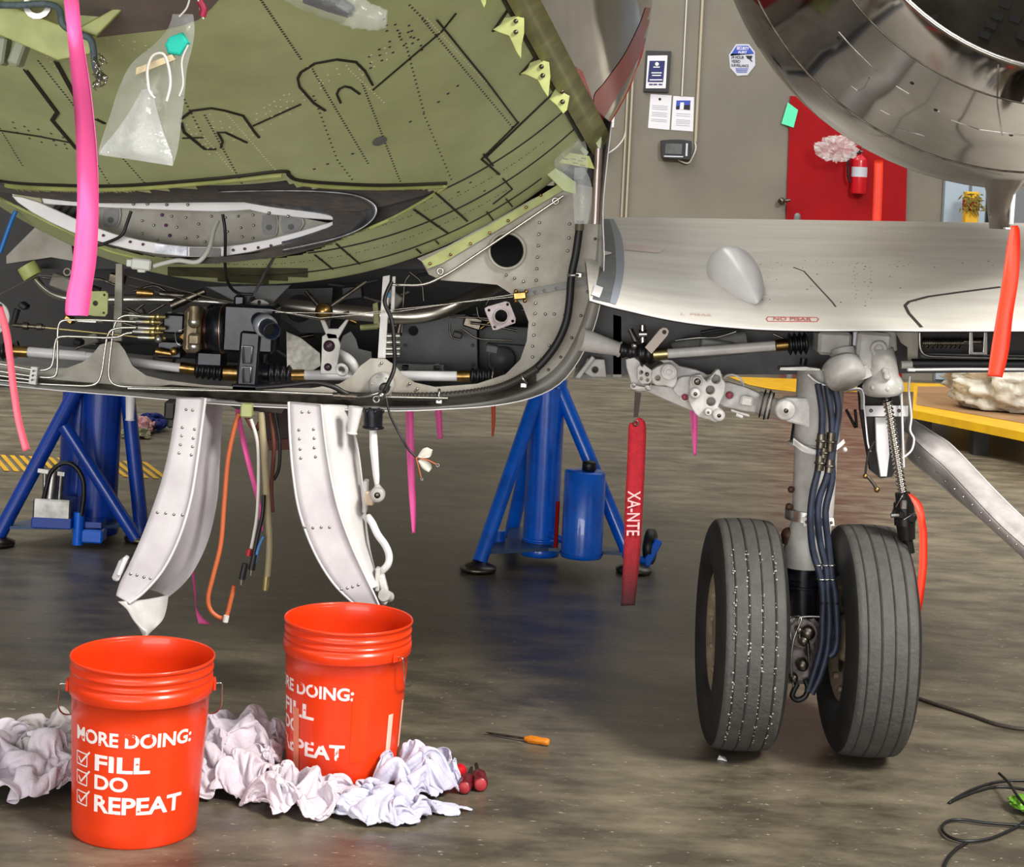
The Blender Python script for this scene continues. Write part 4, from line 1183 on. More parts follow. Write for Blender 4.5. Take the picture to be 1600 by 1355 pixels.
# lip of the shell
mb = MB(); mb.strip([P(x, y, 4.60) for x, y in so], [P(x, y, 4.50) for x, y in ss], .003, 0, 0, 1, 2); mb.build('fairing_lip', white_hi, plane, 'white skin lip around the bay')
mb = MB(); edge(mb, [(938, 190), (934, 260), (931, 330), (930, 350)], 4.56, .011, 0); mb.build('skin_edge', mat('pinkish_bare_edge', (188, 172, 168), .35, .6), plane, 'bare vertical skin edge')
mb = MB()
for k, p in enumerate(so[2:-2:2]): mb.rivet(P(p[0]-4, p[1]-4, 4.594), (0, -1, 0), .004, 0)
mb.build_each('edge_fastener', steeld, plane)
# oily grime along the bottom rim
mb = MB(); rp_ = [p for p in so if p[0] < 850 and p[1] > 580]
mb.strip([P(x, y-1, 4.592) for x, y in rp_], [P(x, y-(17 if x > 260 else 9), 4.592) for x, y in rp_], .002, 0, 0, 1, 1); mb.build('grimy_rim', mat('oily_grime', (104, 98, 88), .45, 0, (48, 44, 40), 9, .5, lo=.4, hi=.6), plane, 'oily dark bottom rim')
# outer shell running forward
rows = []
for i, d in enumerate([4.50, 4.56, 4.8, 5.2, 5.7, 6.2, 6.8]):
    r_ = []
    for x, y in ss:
        p = P(x, y, 4.50); k = (d-4.5)
        sh = min(1, k/2.3)
        cx_, cz_ = FX+.3, 1.2
        p = Vector((cx_+(p.x-cx_)*(1-.12*sh), d, cz_+(p.z-cz_)*(1-.10*sh*sh)))
        r_.append(p)
    rows.append(r_)
n = len(ss); mb = MB()
vs = [p for r_ in rows for p in r_]
mb.add(vs, [[i*n+k, i*n+k+1, (i+1)*n+k+1, (i+1)*n+k] for i in range(len(rows)-1) for k in range(n-1)], 0)
mb.build('fairing_shell', white, plane)
# bay walls
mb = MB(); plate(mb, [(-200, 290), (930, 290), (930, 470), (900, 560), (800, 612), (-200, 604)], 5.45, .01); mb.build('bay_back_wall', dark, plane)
mb = MB(); plate(mb, [(618, 496), (745, 490), (748, 612), (618, 612)], 5.05, .02, ((646, 517, 7),), 0, .003); flatriv(mb, [(632, 505), (632, 540), (632, 570), (738, 505), (738, 540), (738, 570)], 5.035, .005)
mb.build_each('bay_panel', greyd, plane, 'grey bay panel')
mb = MB(); plate(mb, [(748, 508), (828, 512), (830, 612), (748, 606)], 5.15, .02, ((772, 562, 6),), 0, .003); plate(mb, [(762, 536), (820, 540), (820, 600), (762, 596)], 5.12, .02, (), 0, .003)
c = P(785, 561, 5.1); mb.lathe([(0, -.03), (.018, -.03), (.022, -.02), (.034, -.02), (.038, 0)], c, (0, 1, 0), 24); mb.build_each('bay_panel', greyd, plane, 'grey bay panel with a round boss')
mb = MB(); plate(mb, [(618, 568), (694, 570), (694, 590), (618, 590)], 4.95, .02, ((633, 575, 5), (683, 575, 5)), 0, .003); mb.build('sill_bracket', grey, plane)
mb = MB(); plate(mb, sm2([(10, 400), (60, 350), (70, 345), (110, 372), (115, 408), (80, 402), (10, 412)], 1, True), 4.8, .01); mb.build('web_plate', tan_, plane)
# pale flat plates in the centre
mb = MB(); plate(mb, sm2([(320, 448), (400, 446), (455, 445), (430, 470), (420, 490), (390, 480), (360, 468), (345, 460)], 1, True), 4.75, .01, ((395, 468, 4),), 0, .002); plate(mb, [(430, 452), (520, 450), (515, 520), (470, 520), (430, 490)], 5.2, .02, ((468, 482, 22),)); mb.build_each('support_plate', greyd, plane)
mb = MB(); plate(mb, [(447, 518), (470, 528), (500, 552), (501, 572), (470, 590), (460, 590), (448, 574)], 4.72, .006, (), 0, .001); mb.build('deflector_plate', mat('dusty_metal_plate', (150, 148, 140), .45, .3, (116, 112, 104), 60, .5), plane, 'dusty bare metal plate')
mb = MB(); plate(mb, sm2([(528, 545), (536, 525), (548, 518), (556, 530), (560, 545), (580, 550), (582, 580), (520, 580)], 1, True), 4.9, .01); mb.build('web_plate', grey, plane)
# light vertical struts
def strut(pts, d, th, name, m, label=None):
    mb = MB(); plate(mb, pts, d, th, (), 0, .001); return mb.build(name, m, plane, label)
strut([(598, 432), (609, 430), (602, 560), (590, 560)], 4.64, .02, 'vertical_strut', white, 'pale vertical strut')
strut([(613, 432), (618, 432), (616, 485), (610, 490)], 4.66, .02, 'vertical_strut', white)
strut([(181, 412), (191, 412), (190, 533), (176, 533)], 4.66, .02, 'vertical_strut', tan_, 'grey green vertical strut')
# yellow green strip with fasteners
mb = MB(); plate(mb, [(659, 408), (740, 366), (830, 314), (876, 286), (882, 296), (842, 320), (770, 364), (690, 412), (668, 420)], 4.585, .004, (), 0)
flatriv(mb, [(672, 412), (704, 398), (735, 381), (765, 364), (794, 345), (822, 324), (845, 305)], 4.58, .0045, 1)
mb.build('joint_strip', [green_lt, bronze], plane, 'yellow green joint strip')
# --- steel ducts
mb = MB(); bent(mb, [(425, 476, 4.85), (520, 486, 4.82), (640, 497, 4.8), (690, 488, 4.8), (778, 446, 4.9), (840, 420, 5.2)], .021, .08, 24); mb.build('bleed_duct', mat('duct_satin_steel', (190, 184, 174), .32, 1), plane, 'shiny steel air duct')
mb = MB(); bent(mb, [(150, 468, 4.85), (260, 468, 4.85), (345, 472, 4.85), (380, 478, 4.82)], .014, .05, 16); mb.build('bleed_duct', steel, plane)
mb = MB(); bent(mb, [(50, 430, 4.8), (66, 450, 4.75), (90, 466, 4.72), (150, 468, 4.72)], .0085, .05, 16)
c = P(52, 432, 4.8); mb.cyl(c, c+Vector((-.02, 0, .03)), .028, .028, 20, 1); mb.build('elbow_tube', [steel, green_lt], plane, 'bright elbow tube with green collar')
mb = MB(); bent(mb, [(612, 445, 4.6), (664, 446, 4.58), (700, 428, 4.57), (880, 306, 4.57)], .0038, .03, 10); mb.torus(P(688, 424, 4.57), (0, 1, 0), .008, .003, 16, 6); mb.torus(P(868, 314, 4.57), (0, 1, 0), .008, .003, 16, 6)
mb.build('drain_line', steel, plane, 'thin steel line along the frame')
for a, b, r0 in [((478, 455), (500, 480), .006), ((572, 440), (512, 482), .006), ((508, 500), (545, 488), .004)]:
    mb = MB(); mb.cyl(P(*a, 4.7), P(*b, 4.68), r0, r0, 12); mb.build('brace_rod', steeld, plane)
mb = MB(); c = P(505, 487, 4.64); mb.lathe([(0, -.012), (.012, -.012), (.014, -.006), (.022, -.004), (.024, .02)], c, (0, 1, 0), 24, [1, 1, 1, 0]); mb.build('pivot_boss', [steeld, bronze], plane, 'round pivot boss')
mb = MB()
plate(mb, [(500, 500), (506, 516), (512, 530), (528, 530), (535, 518), (545, 500), (540, 500), (528, 514), (513, 514), (507, 500)], 4.66, .012, (), 0, .002)
plate(mb, sm2([(503, 526), (512, 520), (526, 522), (532, 540), (526, 575), (528, 585), (500, 585), (502, 560)], 1, True), 4.66, .012, ((514, 541, 9), (512, 574, 6)), 0, .002)
mb.build('hanger_fitting', geargrey, plane, 'forked hanger fitting')
mb = MB(); mb.sph(P(514, 541, 4.67), .016, 10); mb.sph(P(512, 574, 4.67), .010, 10); mb.build_each('hanger_bearing', mat('dark_plum', (50, 28, 40), .4), plane)
mb = MB(); bent(mb, [(528, 552, 4.75), (545, 560, 4.7), (556, 575, 4.7), (556, 600, 4.75)], .013, .03, 16); mb.build('elbow_pipe', white, plane, 'white elbow pipe')
mb = MB(); mb.torus(P(534, 578, 4.66), (.2, 1, .3), .014, .005, 20, 8); mb.build('elbow_pipe', white, plane)
# square flange
mb = MB(); plate(mb, sm2([(757, 482), (762, 479), (790, 471), (796, 473), (806, 498), (805, 505), (776, 516), (770, 516), (758, 487)], 1, True), 4.57, .008, ((783, 494, 10), (764, 485, 2.2), (793, 476, 2.2), (801, 502, 2.2), (773, 511, 2.2)), 0, .0015); mb.torus(P(783, 494, 4.565), (0, 1, 0), 11*4.565/F, .0022, 24, 8)
mb.build('square_flange', mat('pinkish_grey_paint', (186, 176, 178), .45, 0, (150, 138, 140), 40, .5), plane, 'pinkish grey square flange')
mb = MB(); plate(mb, sm2([(128, 455), (165, 455), (169, 459), (168, 490), (164, 495), (146, 494), (128, 490)], 1, True), 4.56, .006, ((149, 474, 4), (163, 461, 1.6), (162, 489, 1.6)), 0, .0012); mb.build('square_plate', green_lt, plane, 'yellow green square plate')
# riveted slot strap
mb = MB(); plate(mb, [(805, 455), (925, 434), (925, 444), (806, 466)], 4.585, .004, ((836, 457, 3), (851, 454.5, 3), (870, 451, 3), (888, 448, 3), (905, 445, 3)), 0)
mb.build('slotted_strap', grey, plane); mb = MB(); mb.box(P(812, 462, 4.57), (.035, .02, .02), Matrix.Rotation(-.15, 3, 'Y'), 0, .003)
for a in ((806, 455), (820, 470), (806, 470), (822, 456)): mb.sph(P(*a, 4.57), .006, 8)
mb.build('terminal_block', bronze, plane, 'brown terminal block')
# cables
def cable(pts, r0, m, name='cable', label=None, sub=5, straight=False):
    mb = MB()
    if straight: mb.tube([P(*p) for p in pts], r0, 6)
    else: pxt(mb, pts, r0, 8, 0, sub)
    return mb.build(name, m, plane, label)
cable([(420, 484, 4.62), (500, 497, 4.62), (620, 487, 4.6), (810, 459, 4.57)], .0012, steel, 'control_cable', None, 5, True)
cable([(430, 488, 4.62), (560, 490, 4.62), (810, 463, 4.57)], .0012, steel, 'control_cable', None, 5, True)
cable([(0, 460, 4.7), (60, 430, 4.7), (180, 440, 4.7), (300, 470, 4.7)], .0012, steeld, 'control_cable', None, 5, True)
cable([(200, 432, 4.68), (330, 466, 4.66), (500, 500, 4.66)], .0012, steeld, 'control_cable', None, 5, True)
cable([(348, 335, 4.36), (352, 365, 4.36), (352, 420, 4.4), (358, 445, 4.5), (372, 458, 4.55), (395, 460, 4.55)], .0042, wireb, 'loose_wire', 'black loose wire')
cable([(430, 398, 4.38), (412, 430, 4.5), (398, 458, 4.55)], .0042, mat('braided_lead', (130, 130, 134), .4, .6, (60, 60, 62), 200, .5), 'loose_wire', 'silver braided lead')
cable([(205, 330, 4.36), (198, 350, 4.36), (190, 368, 4.36), (165, 380, 4.37), (150, 384, 4.37)], .0042, wireb, 'loose_wire')
cable([(612, 440, 4.56), (601, 470, 4.54), (612, 500, 4.54), (616, 540, 4.53), (616, 575, 4.53), (606, 600, 4.5), (600, 612, 4.48)], .0055, wireb, 'loose_wire', 'black wire hanging down the strut')
cable([(0, 395, 4.5), (18, 345, 4.5), (25, 330, 4.5)], .006, mat('bright_blue_line', (24, 110, 190), .4), 'blue_line', 'bright blue tube')
# perimeter harness with clamps and convoluted sleeve
path = catmull([P(*p) for p in [(906, 352, 4.56), (900, 395, 4.56), (893, 430, 4.56), (890, 470, 4.56), (884, 505, 4.56), (868, 540, 4.56), (842, 572, 4.56), (812, 592, 4.555)]], 8)
mb = MB(); mb.tube(path, .0105, 14); mb.build('perimeter_harness', mat('harness_black', (22, 22, 24), .5), plane, 'black wire harness following the frame')
path = catmull([P(*p) for p in [(840, 576, 4.55), (812, 592, 4.55), (780, 606, 4.55), (740, 614, 4.55), (690, 619, 4.55), (640, 620, 4.55), (612, 619, 4.55)]], 24)
mb = MB(); mb.tube(path, [.0115 if i % 3 else .0095 for i in range(len(path))], 14); mb.build('convoluted_sleeve', mat('sleeve_dark', (50, 46, 42), .45), plane, 'ribbed dark sleeve')
for x, y, a in [(895, 430, 0), (686, 617, 1), (818, 592, .6)]:
    mb = MB(); mb.torus(P(x, y, 4.55), (math.sin(a*PI/2), 0, math.cos(a*PI/2)), .013, .004, 20, 8); mb.box(P(x+(9 if a < .5 else 0), y+(0 if a < .5 else 10), 4.56), (.018, .01, .014), None, 0, .002); mb.build('harness_clamp', alu, plane, 'metal clamp')
cable([(590, 618, 4.53), (545, 616, 4.53), (520, 604, 4.52), (490, 598, 4.52), (450, 602, 4.52), (400, 606, 4.53)], .007, wireb, 'perimeter_harness')
mb = MB(); c = P(905, 351, 4.55); mb.cyl(P(906, 345, 4.55), P(905, 360, 4.55), .012, .012, 14); mb.build('harness_plug', mat('olive_plug', (84, 80, 62), .5), plane)
# bulkhead disc
mb = MB(); c = P(596, 602, 4.58); mb.lathe([(0, -.01), (.030, -.01), (.034, 0), (.034, .01)], c, (0, 1, 0), 28)
for k in range(6): mb.rivet(c+Vector((.025*math.cos(k), -.011, .025*math.sin(k))), (0, -1, 0), .003, 0)
mb.lathe([(.010, -.03), (.014, -.03), (.014, -.008)], c+Vector((.01, 0, -.005)), (0, 1, 0), 20, 1); mb.build('access_disc', [geargrey, black], plane, 'riveted round access disc')
# --- torque tubes
def rod(a, b, r0, m, name, parent=plane, n=24, label=None, ex=()):
    mb = MB(); a = P(*a); b = P(*b); mb.cyl(a, b, r0, r0, n)
    return mb.build(name, m, parent, label)
d = 4.72
t = rod((35, 549, d), (134, 557, d), .0135, white_hi, 'torque_tube', label='white torque tube'); 
rod((134, 557, d), (283, 575, d), .0125, white_hi, 'torque_tube')
rod((22, 549, d), (44, 550, d), .0155, bronze, 'tube_collar', t)
rod((282, 574, d), (305, 577, d), .0155, bronze, 'tube_collar', t)
t = rod((470, 586, 4.72), (716, 588, 4.72), .0135, white_hi, 'torque_tube', label='white torque tube')
rod((455, 586, 4.72), (476, 586, 4.72), .0155, bronze, 'tube_collar', t); rod((714, 588, 4.72), (735, 588, 4.72), .0158, bronze, 'tube_collar', t)
def boot(a, b, r0, r1, k=5, name='rubber_boot', m=black):
    a = P(*a); b = P(*b); prof = []; L = (b-a).length
    for i in range(k*4+1):
        t_ = i/(k*4); prof.append((r0 + (r1-r0)*(.5-.5*math.cos(i*PI/2)), t_*L))
    mb = MB(); mb.lathe([(0, 0)]+prof+[(0, L)], a, (b-a), 28); return mb.build(name, m, plane, 'black rubber boot')
boot((305, 577, d), (350, 582, d), .017, .026, 5); boot((418, 584, d), (456, 586, d), .018, .028, 4); boot((734, 588, 4.72), (768, 588, 4.72), .016, .026, 4)
boot((-10, 548, d), (22, 549, d), .016, .025, 3)
mb = MB(); mb.lathe([(0, 0), (.027, 0), (.027, .004), (.02, .006), (.02, .03), (.012, .032), (.012, .07)], P(768, 588, 4.72), (1, 0, -.05), 24); mb.build('end_coupling', alu, plane)
rod((350, 582, d), (372, 583, d), .022, bronze, 'coupling_ring'); rod((372, 583, d), (420, 584, d), .026, blackg, 'coupling_housing')
mb = MB()
for x in (376, 384, 392, 402, 410): mb.torus(P(x, 583, d), (1, 0, -.03), .027, .003, 24, 6)
mb.build('coupling_rings', blackg, plane)
# --- central power unit
mb = MB(); mb.box(P(393, 512, 4.68), (.14, .12, .13), None, 0, .008); mb.box(P(392, 565, 4.66), (.055, .10, .17), Matrix.Rotation(.03, 3, 'Y'), 0, .006); mb.box(P(391, 607, 4.64), (.09, .08, .03), None, 0, .004); mb.box(P(375, 478, 4.66), (.03, .04, .06), None, 0, .006)
mb.build('drive_gearbox', blackg, plane, 'black drive gearbox')
mb = MB()
for q in ([(378, 541), (394, 542), (392, 568), (380, 568)], [(378, 574), (392, 574), (391, 598), (380, 598)]):
    e_ = [P(x, y, 4.598) for x, y in q]; mb.tube(e_+[e_[0]], .0018, 6)
mb.build_each('gearbox_rib', alu, plane)
mb = MB(); c = P(376, 480, 4.63); mb.lathe([(0, -.004), (.008, -.004), (.010, .004)], c, (0, 1, 0), 16); mb.build('gearbox_bolt', steeld, plane)
mb = MB(); a = P(355, 515, 4.67); b_ = P(292, 515, 4.67); ax = (b_-a); L = ax.length
mb.lathe([(0, 0), (.062, 0), (.064, .01), (.064, .035), (.055, .04), (.055, .05), (.045, .052)], a, ax, 36)
mb.build('motor_housing', blackg, plane, 'black round motor housing')
mb = MB(); mb.lathe([(.054, .044), (.054, .054), (.048, .056), (.046, .060)], a, ax, 36); mb.torus(a+ax.normalized()*.012, ax, .064, .0025, 36, 6); mb.build('motor_ring', mat('copper_ring', (190, 150, 134), .3, 1), plane, 'copper coloured ring')
mb = MB(); mb.box(P(304, 515, 4.655), (.045, .09, .12), None, 0, .01); mb.cyl(P(304, 478, 4.6), P(304, 500, 4.6), .014, .016, 16); mb.box(P(304, 530, 4.60), (.032, .03, .03), None, 0, .005)
for y in (503, 541):
    mb.lathe([(0, -.014), (.015, -.014), (.017, -.008), (.017, .01)], P(304, y, 4.61), (0, 1, 0), 20)
mb.build('valve_body', mat('bronze_casting', (134, 120, 96), .45, .5, (98, 86, 66), 40, .5), plane, 'bronze valve body')
mb = MB()
for y in (503, 541): mb.lathe([(0, -.0165), (.008, -.0165), (.011, -.014)], P(304, y, 4.61), (0, 1, 0), 16)
mb.build('valve_cap', alu, plane)
mb = MB(); mb.box(P(274, 505, 4.66), (.06, .06, .055), None, 0, .006); mb.box(P(268, 545, 4.7), (.07, .06, .05), None, 0, .006); mb.box(P(330, 560, 4.72), (.08, .06, .05), None, 0, .01); mb.box(P(350, 490, 4.74), (.09, .05, .05), None, 0, .01); mb.build_each('valve_block', blackg, plane)
for pts in ([(290, 509, 4.6), (286, 515, 4.58), (276, 518, 4.58), (273, 524, 4.59)], [(274, 524, 4.59), (276, 535, 4.58), (283, 540, 4.58), (286, 536, 4.59)]): cable(pts, .0016, steel, 'safety_wire')
mb = MB(); mb.cyl(P(244, 549, 4.65), P(268, 553, 4.65), .011, .009, 14); mb.sph(P(272, 549, 4.64), .012, 10); mb.build('pipe_union', bronze, plane)
# round open nozzle
mb = MB(); a = P(425, 518, 4.50); b_ = P(404, 500, 4.62)
ax = (b_-a); L = ax.length
mb.lathe([(.016, .03), (.0205, 0), (.0225, -.002), (.0235, .004), (.0235, L*.5), (.021, L)], a, ax, 32); mb.build('nozzle_pipe', mat('nozzle_navy', (36, 44, 60), .3, .4), plane, 'dark open nozzle pipe')
mb = MB(); mb.lathe([(.024, L*.35), (.030, L*.38), (.030, L*.62), (.024, L*.66)], a, ax, 32); mb.build('nozzle_clamp', mat('pale_band', (186, 192, 202), .3, .6), plane, 'pale clamp band')
mb = MB(); plate(mb, circ(405, 490, 22), 4.70, .01, ((405, 472, 3), (392, 480, 3))); mb.build('nozzle_mount', tan_, plane)
mb = MB(); mb.lathe([(0, .028), (.016, .028)], a, ax, 24); mb.build('nozzle_bore', black, plane)
# hydraulic line ends with brass unions
for i, y in enumerate((494, 502, 512, 518, 527)):
    mb = MB(); x0_ = 216-(i % 2)*8
    mb.cyl(P(x0_, y, 4.60), P(x0_+18, y+1, 4.60), .0075, .0075, 6, 0); mb.cyl(P(x0_+18, y+1, 4.60), P(x0_+26, y+1, 4.60), .0055, .0055, 10, 1); mb.cyl(P(x0_+26, y+1, 4.60), P(x0_+42, y+1.5, 4.61), .0062, .0062, 10, 1); mb.cyl(P(x0_+30, y+1, 4.60), P(x0_+33, y+1, 4.60), .009, .009, 12, 1)
    mb.build('pipe_union', [alu, brass], plane, 'brass and aluminium pipe union')
mb = MB(); mb.sph(P(248, 530, 4.6), .012, 10); mb.build('union_cap', alu, plane)
# the long looping stainless lines
TB = 4.56
lines = [[(220, 494, TB), (192, 492, TB), (178, 505, TB), (168, 590, TB), (180, 604, TB), (330, 608, TB), (430, 614, TB), (600, 617, TB)],
         [(212, 512, TB), (185, 512, TB), (168, 518, TB), (158, 592, TB), (146, 604, TB), (60, 600, TB), (-40, 590, TB)],
         [(118, 500, TB), (98, 500, TB), (90, 508, TB), (90, 584, TB), (82, 591, TB), (50, 588, TB), (-40, 574, TB)],
         [(168, 528, TB), (96, 525, TB), (86, 530, TB), (83, 572, TB), (72, 579, TB), (50, 578, TB), (20, 572, TB), (-40, 562, TB)],
         [(212, 503, TB), (150, 500, TB), (120, 500, TB)],
         [(206, 520, TB), (196, 521, TB), (186, 527, TB), (160, 528, TB)],
         [(50, 594, TB), (0, 587, TB), (-40, 582, TB)], [(200, 607, TB), (420, 612, TB), (600, 620, TB), (700, 622, TB)]]
for i, l in enumerate(lines):
    mb = MB(); bent(mb, [(x, y, d_ - i*.004) for x, y, d_ in l], .0032, .035, 10); mb.build('hydraulic_line', steel, plane, 'bent stainless hydraulic line' if i < 4 else None)
mb = MB(); plate(mb, [(48, 573), (59, 574), (56, 602), (44, 600)], 4.53, .016, (), 0, .002); flatriv(mb, [(52, 580), (51, 587), (50, 594)], 4.52, .003, 1); mb.build('line_clamp', [white_hi, steeld], plane, 'white clamp block')
mb = MB(); mb.cyl(P(520, 618, 4.53), P(560, 620, 4.53), .0085, .0085, 12); mb.cyl(P(527, 618, 4.53), P(532, 618, 4.53), .011, .011, 8); mb.cyl(P(544, 619, 4.53), P(550, 619, 4.53), .011, .011, 8); mb.build('line_coupling', steeld, plane)
mb = MB(); bent(mb, [(556, 620, 4.53), (580, 618, 4.5), (604, 610, 4.5)], .005, .02, 10); mb.sph(P(596, 618, 4.49), .011, 10); mb.torus(P(588, 624, 4.49), (0, 1, 0), .008, .0025, 14, 6); mb.build('drain_elbow', alu, plane)
mb = MB(); mb.box(P(137, 501, 4.6), (.055, .02, .012), None, 0, .003); mb.cyl(P(118, 500, 4.6), P(160, 502, 4.6), .006, .006, 8); mb.build_each('tee_fitting', alu, plane)
mb = MB(); mb.cyl(P(20, 508, 4.65), P(70, 512, 4.65), .006, .006, 10); mb.cyl(P(36, 509, 4.65), P(44, 510, 4.65), .011, .011, 8); mb.cyl(P(58, 511, 4.65), P(66, 511, 4.65), .010, .010, 8); mb.build_each('tee_fitting', steeld, plane)
cable([(70, 512, 4.65), (220, 527, 4.62)], .003, brass, 'push_rod', None, 5, True)
# white round plate at the left edge
mb = MB(); plate(mb, circ(-12, 496, 27, 28), 4.58, .008, ((0, 479, 4), (5, 510, 4)), 0, .002); mb.build('round_plate', white, plane, 'white round plate')
mb = MB(); mb.torus(P(105, 425, 4.6), (0, 1, 0), .009, .0022, 18, 6); mb.build('cable_ring', tan_, plane)
# grey mechanical arm and dark clutter
mb = MB(); mb.tube([P(268, 478, 4.72), P(320, 455, 4.72)], [.014, .010], 12); mb.cyl(P(215, 457, 4.7), P(240, 459, 4.7), .014, .010, 14, 1); mb.cyl(P(250, 459, 4.74), P(310, 464, 4.74), .009, .009, 12); mb.build('crank_arm', [steeld, bronze], plane, 'weathered crank arm')
random.seed(21)
for k in range(62):
    x = random.uniform(10, 820); y = random.uniform(430, 575)
    if 440 < x < 470: continue
    mb = MB(); dd_ = random.uniform(4.92, 5.3); s_ = random.uniform(.014, .045)
    typ = k % 3
    if typ == 0: mb.box(P(x, y, dd_), (s_*1.5, .04, s_), Matrix.Rotation(random.uniform(-.6, .6), 3, 'Y'), 0, .004)
    elif typ == 1: a = P(x, y, dd_); mb.cyl(a, a+Vector((random.uniform(-.09, .09), 0, random.uniform(-.05, .05))), s_*.25, s_*.2, 12)
    else: bent(mb, [(x, y, dd_), (x+random.uniform(20, 50), y+random.uniform(-14, 14), dd_), (x+random.uniform(50, 80), y+random.uniform(-25, 25), dd_)], .004, .02, 8)
    mb.build(['bay_bracket', 'bay_actuator', 'bay_line'][typ], [greyd, steeld, dark, bronze, tan_][random.choice((0, 0, 1, 1, 2, 2, 3, 4))], plane)
for pts in ([(700, 495, 4.9), (760, 497, 4.9), (800, 507, 4.9)], [(720, 512, 4.9), (745, 530, 4.9), (800, 532, 4.9)], [(745, 480, 4.9), (748, 500, 4.9), (780, 502, 4.9)], [(703, 505, 4.9), (703, 528, 4.9), (720, 531, 4.9)], [(640, 425, 4.9), (660, 440, 4.9), (662, 470, 4.9)], [(628, 520, 4.9), (632, 440, 4.9), (640, 430, 4.9)]):
    mb = MB(); bent(mb, pts, .003, .02, 8); mb.build('hydraulic_line', steeld, plane)
mb = MB(); plate(mb, [(500+82, 475), (590, 472), (594, 512), (584, 514)], 4.7, .02, (), 0, .002); mb.cyl(P(563, 512, 4.7), P(590, 510, 4.7), .008, .008, 10); mb.build('green_bracket', mat('olive_bracket', (120, 122, 76), .5), plane)
for y in (525, 535, 545, 553):
    mb = MB(); mb.cyl(P(602, y, 4.66), P(625, y, 4.66), .010 if y % 2 else .007, .008, 10); mb.build_each('strut_fitting', alu, plane)
mb = MB(); mb.box(P(606, 460, 4.62), (.012, .01, .016), None, 0, .002); mb.build('cable_tie', mat('tie_blue', (60, 130, 180), .5), plane)
# white connector plug hanging below the duct
mb = MB(); mb.box(P(222, 413, 4.33), (.05, .03, .028), Matrix.Rotation(.06, 3, 'Y'), 0, .004); mb.box(P(203, 411, 4.33), (.014, .022, .018), None, 0, .002); mb.box(P(222, 422, 4.33), (.02, .02, .012), None, 0, .002); mb.build('plug_connector', mat('milky_plastic', (206, 210, 200), .4), plane, 'milky white plug connector')
cable([(240, 416, 4.33), (262, 410, 4.33), (280, 407, 4.33), (305, 410, 4.32), (318, 402, 4.32), (328, 385, 4.34), (334, 360, 4.38), (340, 345, 4.4)], .006, mat('milky_sleeve', (196, 196, 188), .5), 'sleeved_lead', 'white sleeved lead')
# links and dark pieces right, near the upper corner
mb = MB(); plate(mb, sm2([(868, 175), (905, 180), (928, 230), (925, 280), (900, 290), (866, 262), (860, 240), (862, 205)], 1, True), 4.66, .02); plate(mb, sm2([(830, 235), (855, 225), (860, 262), (850, 265), (836, 255)], 1, True), 4.60, .02); mb.build_each('corner_backing', mat('corner_dark', (48, 50, 52), .5), plane)
mb = MB(); plate(mb, sm2([(856, 195), (864, 192), (861, 262), (852, 260)], 1, True), 4.54, .008, (), 0, .001); mb.build('corner_link', green, plane, 'green link bar')
mb = MB(); plate(mb, sm2([(848, 262), (856, 256), (880, 270), (900, 285), (900, 304), (880, 298), (858, 276), (849, 268)], 1, True), 4.53, .008, (), 0, .001); flatriv(mb, [(855, 263)], 4.525, .006, 1); mb.build('corner_link', [green, dark], plane, 'green lower link')
mb = MB(); plate(mb, [(866, 234), (921, 244), (929, 264), (864, 252)], 4.51, .004, (), 0); 
for k, (x, y) in enumerate([(880, 247), (892, 247), (903, 250), (895, 253.5), (906, 257), (908, 246)]): plate(mb, [(x, y), (x+8, y+1.4), (x+8, y+3), (x, y+1.8)], 4.506, .002, (), 1)
mb.build('tape_label', [mat('yellow_green_tape', (196, 204, 120), .6), mat('pen_marks', (110, 112, 60), .7)], plane, 'yellow green tape with faint handwriting')
mb = MB(); plate(mb, sm2([(898, 195), (908, 205), (915, 225), (905, 232), (899, 225)], 1, True), 4.56, .01); plate(mb, [(905, 232), (910, 228), (920, 238), (915, 244)], 4.55, .01); mb.build('corner_link', green, plane)
mb = MB(); c = P(846, 238, 4.52); mb.cyl(P(822, 242, 4.54), P(832, 228, 4.54), .005, .005, 8); mb.rivet(c, (0, -1, 0), .012, 0, .006); mb.build('corner_bolt', alu, plane)

# ------------------------------------------------------------------ wing
te_px = [(921, 468), (955, 478), (985, 485), (1015, 492), (1050, 499), (1090, 505), (1140, 510), (1190, 513.5), (1240, 515), (1300, 515.5), (1370, 515), (1430, 516), (1500, 516), (1600, 516), (1700, 517), (2100, 522)]
te = [P(x, y, 4.25) for x, y in catmull([Vector((x, y, 0)) for x, y in te_px], 6) and [(v.x, v.y) for v in catmull([Vector((x, y, 0)) for x, y in te_px], 6)]]
DC = 5.5
def crest_z(X):
    x = PX + X*F/DC; y = 338 + (x-935)*.0145 + 1.0
    return P(x, y, DC).z
mb = MB(); NS = 26; rows = []
for p in te:
    zc = crest_z(p.x); r_ = []
    for i in range(NS+1):
        s_ = i/NS; r_.append(Vector((p.x, 4.25+(DC-4.25)*s_, p.z+(zc-p.z)*math.sin(PI/2*s_**.92))))
    for i in range(1, 9):
        s_ = i/8; r_.append(Vector((p.x, DC+.9*s_, zc-.10*s_**2)))
    rows.append(r_)
n = len(rows[0]); vs = [p for r_ in rows for p in r_]
darkpatch = [(930, 330), (952, 332), (962, 360), (966, 400), (964, 440), (958, 478), (925, 472), (932, 430), (936, 395), (932, 370)]
litepatch = [(952, 330), (968, 345), (977, 385), (976, 430), (966, 482), (955, 478), (962, 440), (965, 400), (961, 360)]
fs = []; ms = []
for i in range(len(rows)-1):
    for k in range(n-1):
        q = [i*n+k, (i+1)*n+k, (i+1)*n+k+1, i*n+k+1]; c = (vs[q[0]]+vs[q[2]])/2
        fs.append(q); ms.append(0)
mb.v = vs; mb.f = fs; mb.m = ms; mb.sm = [True]*len(fs)
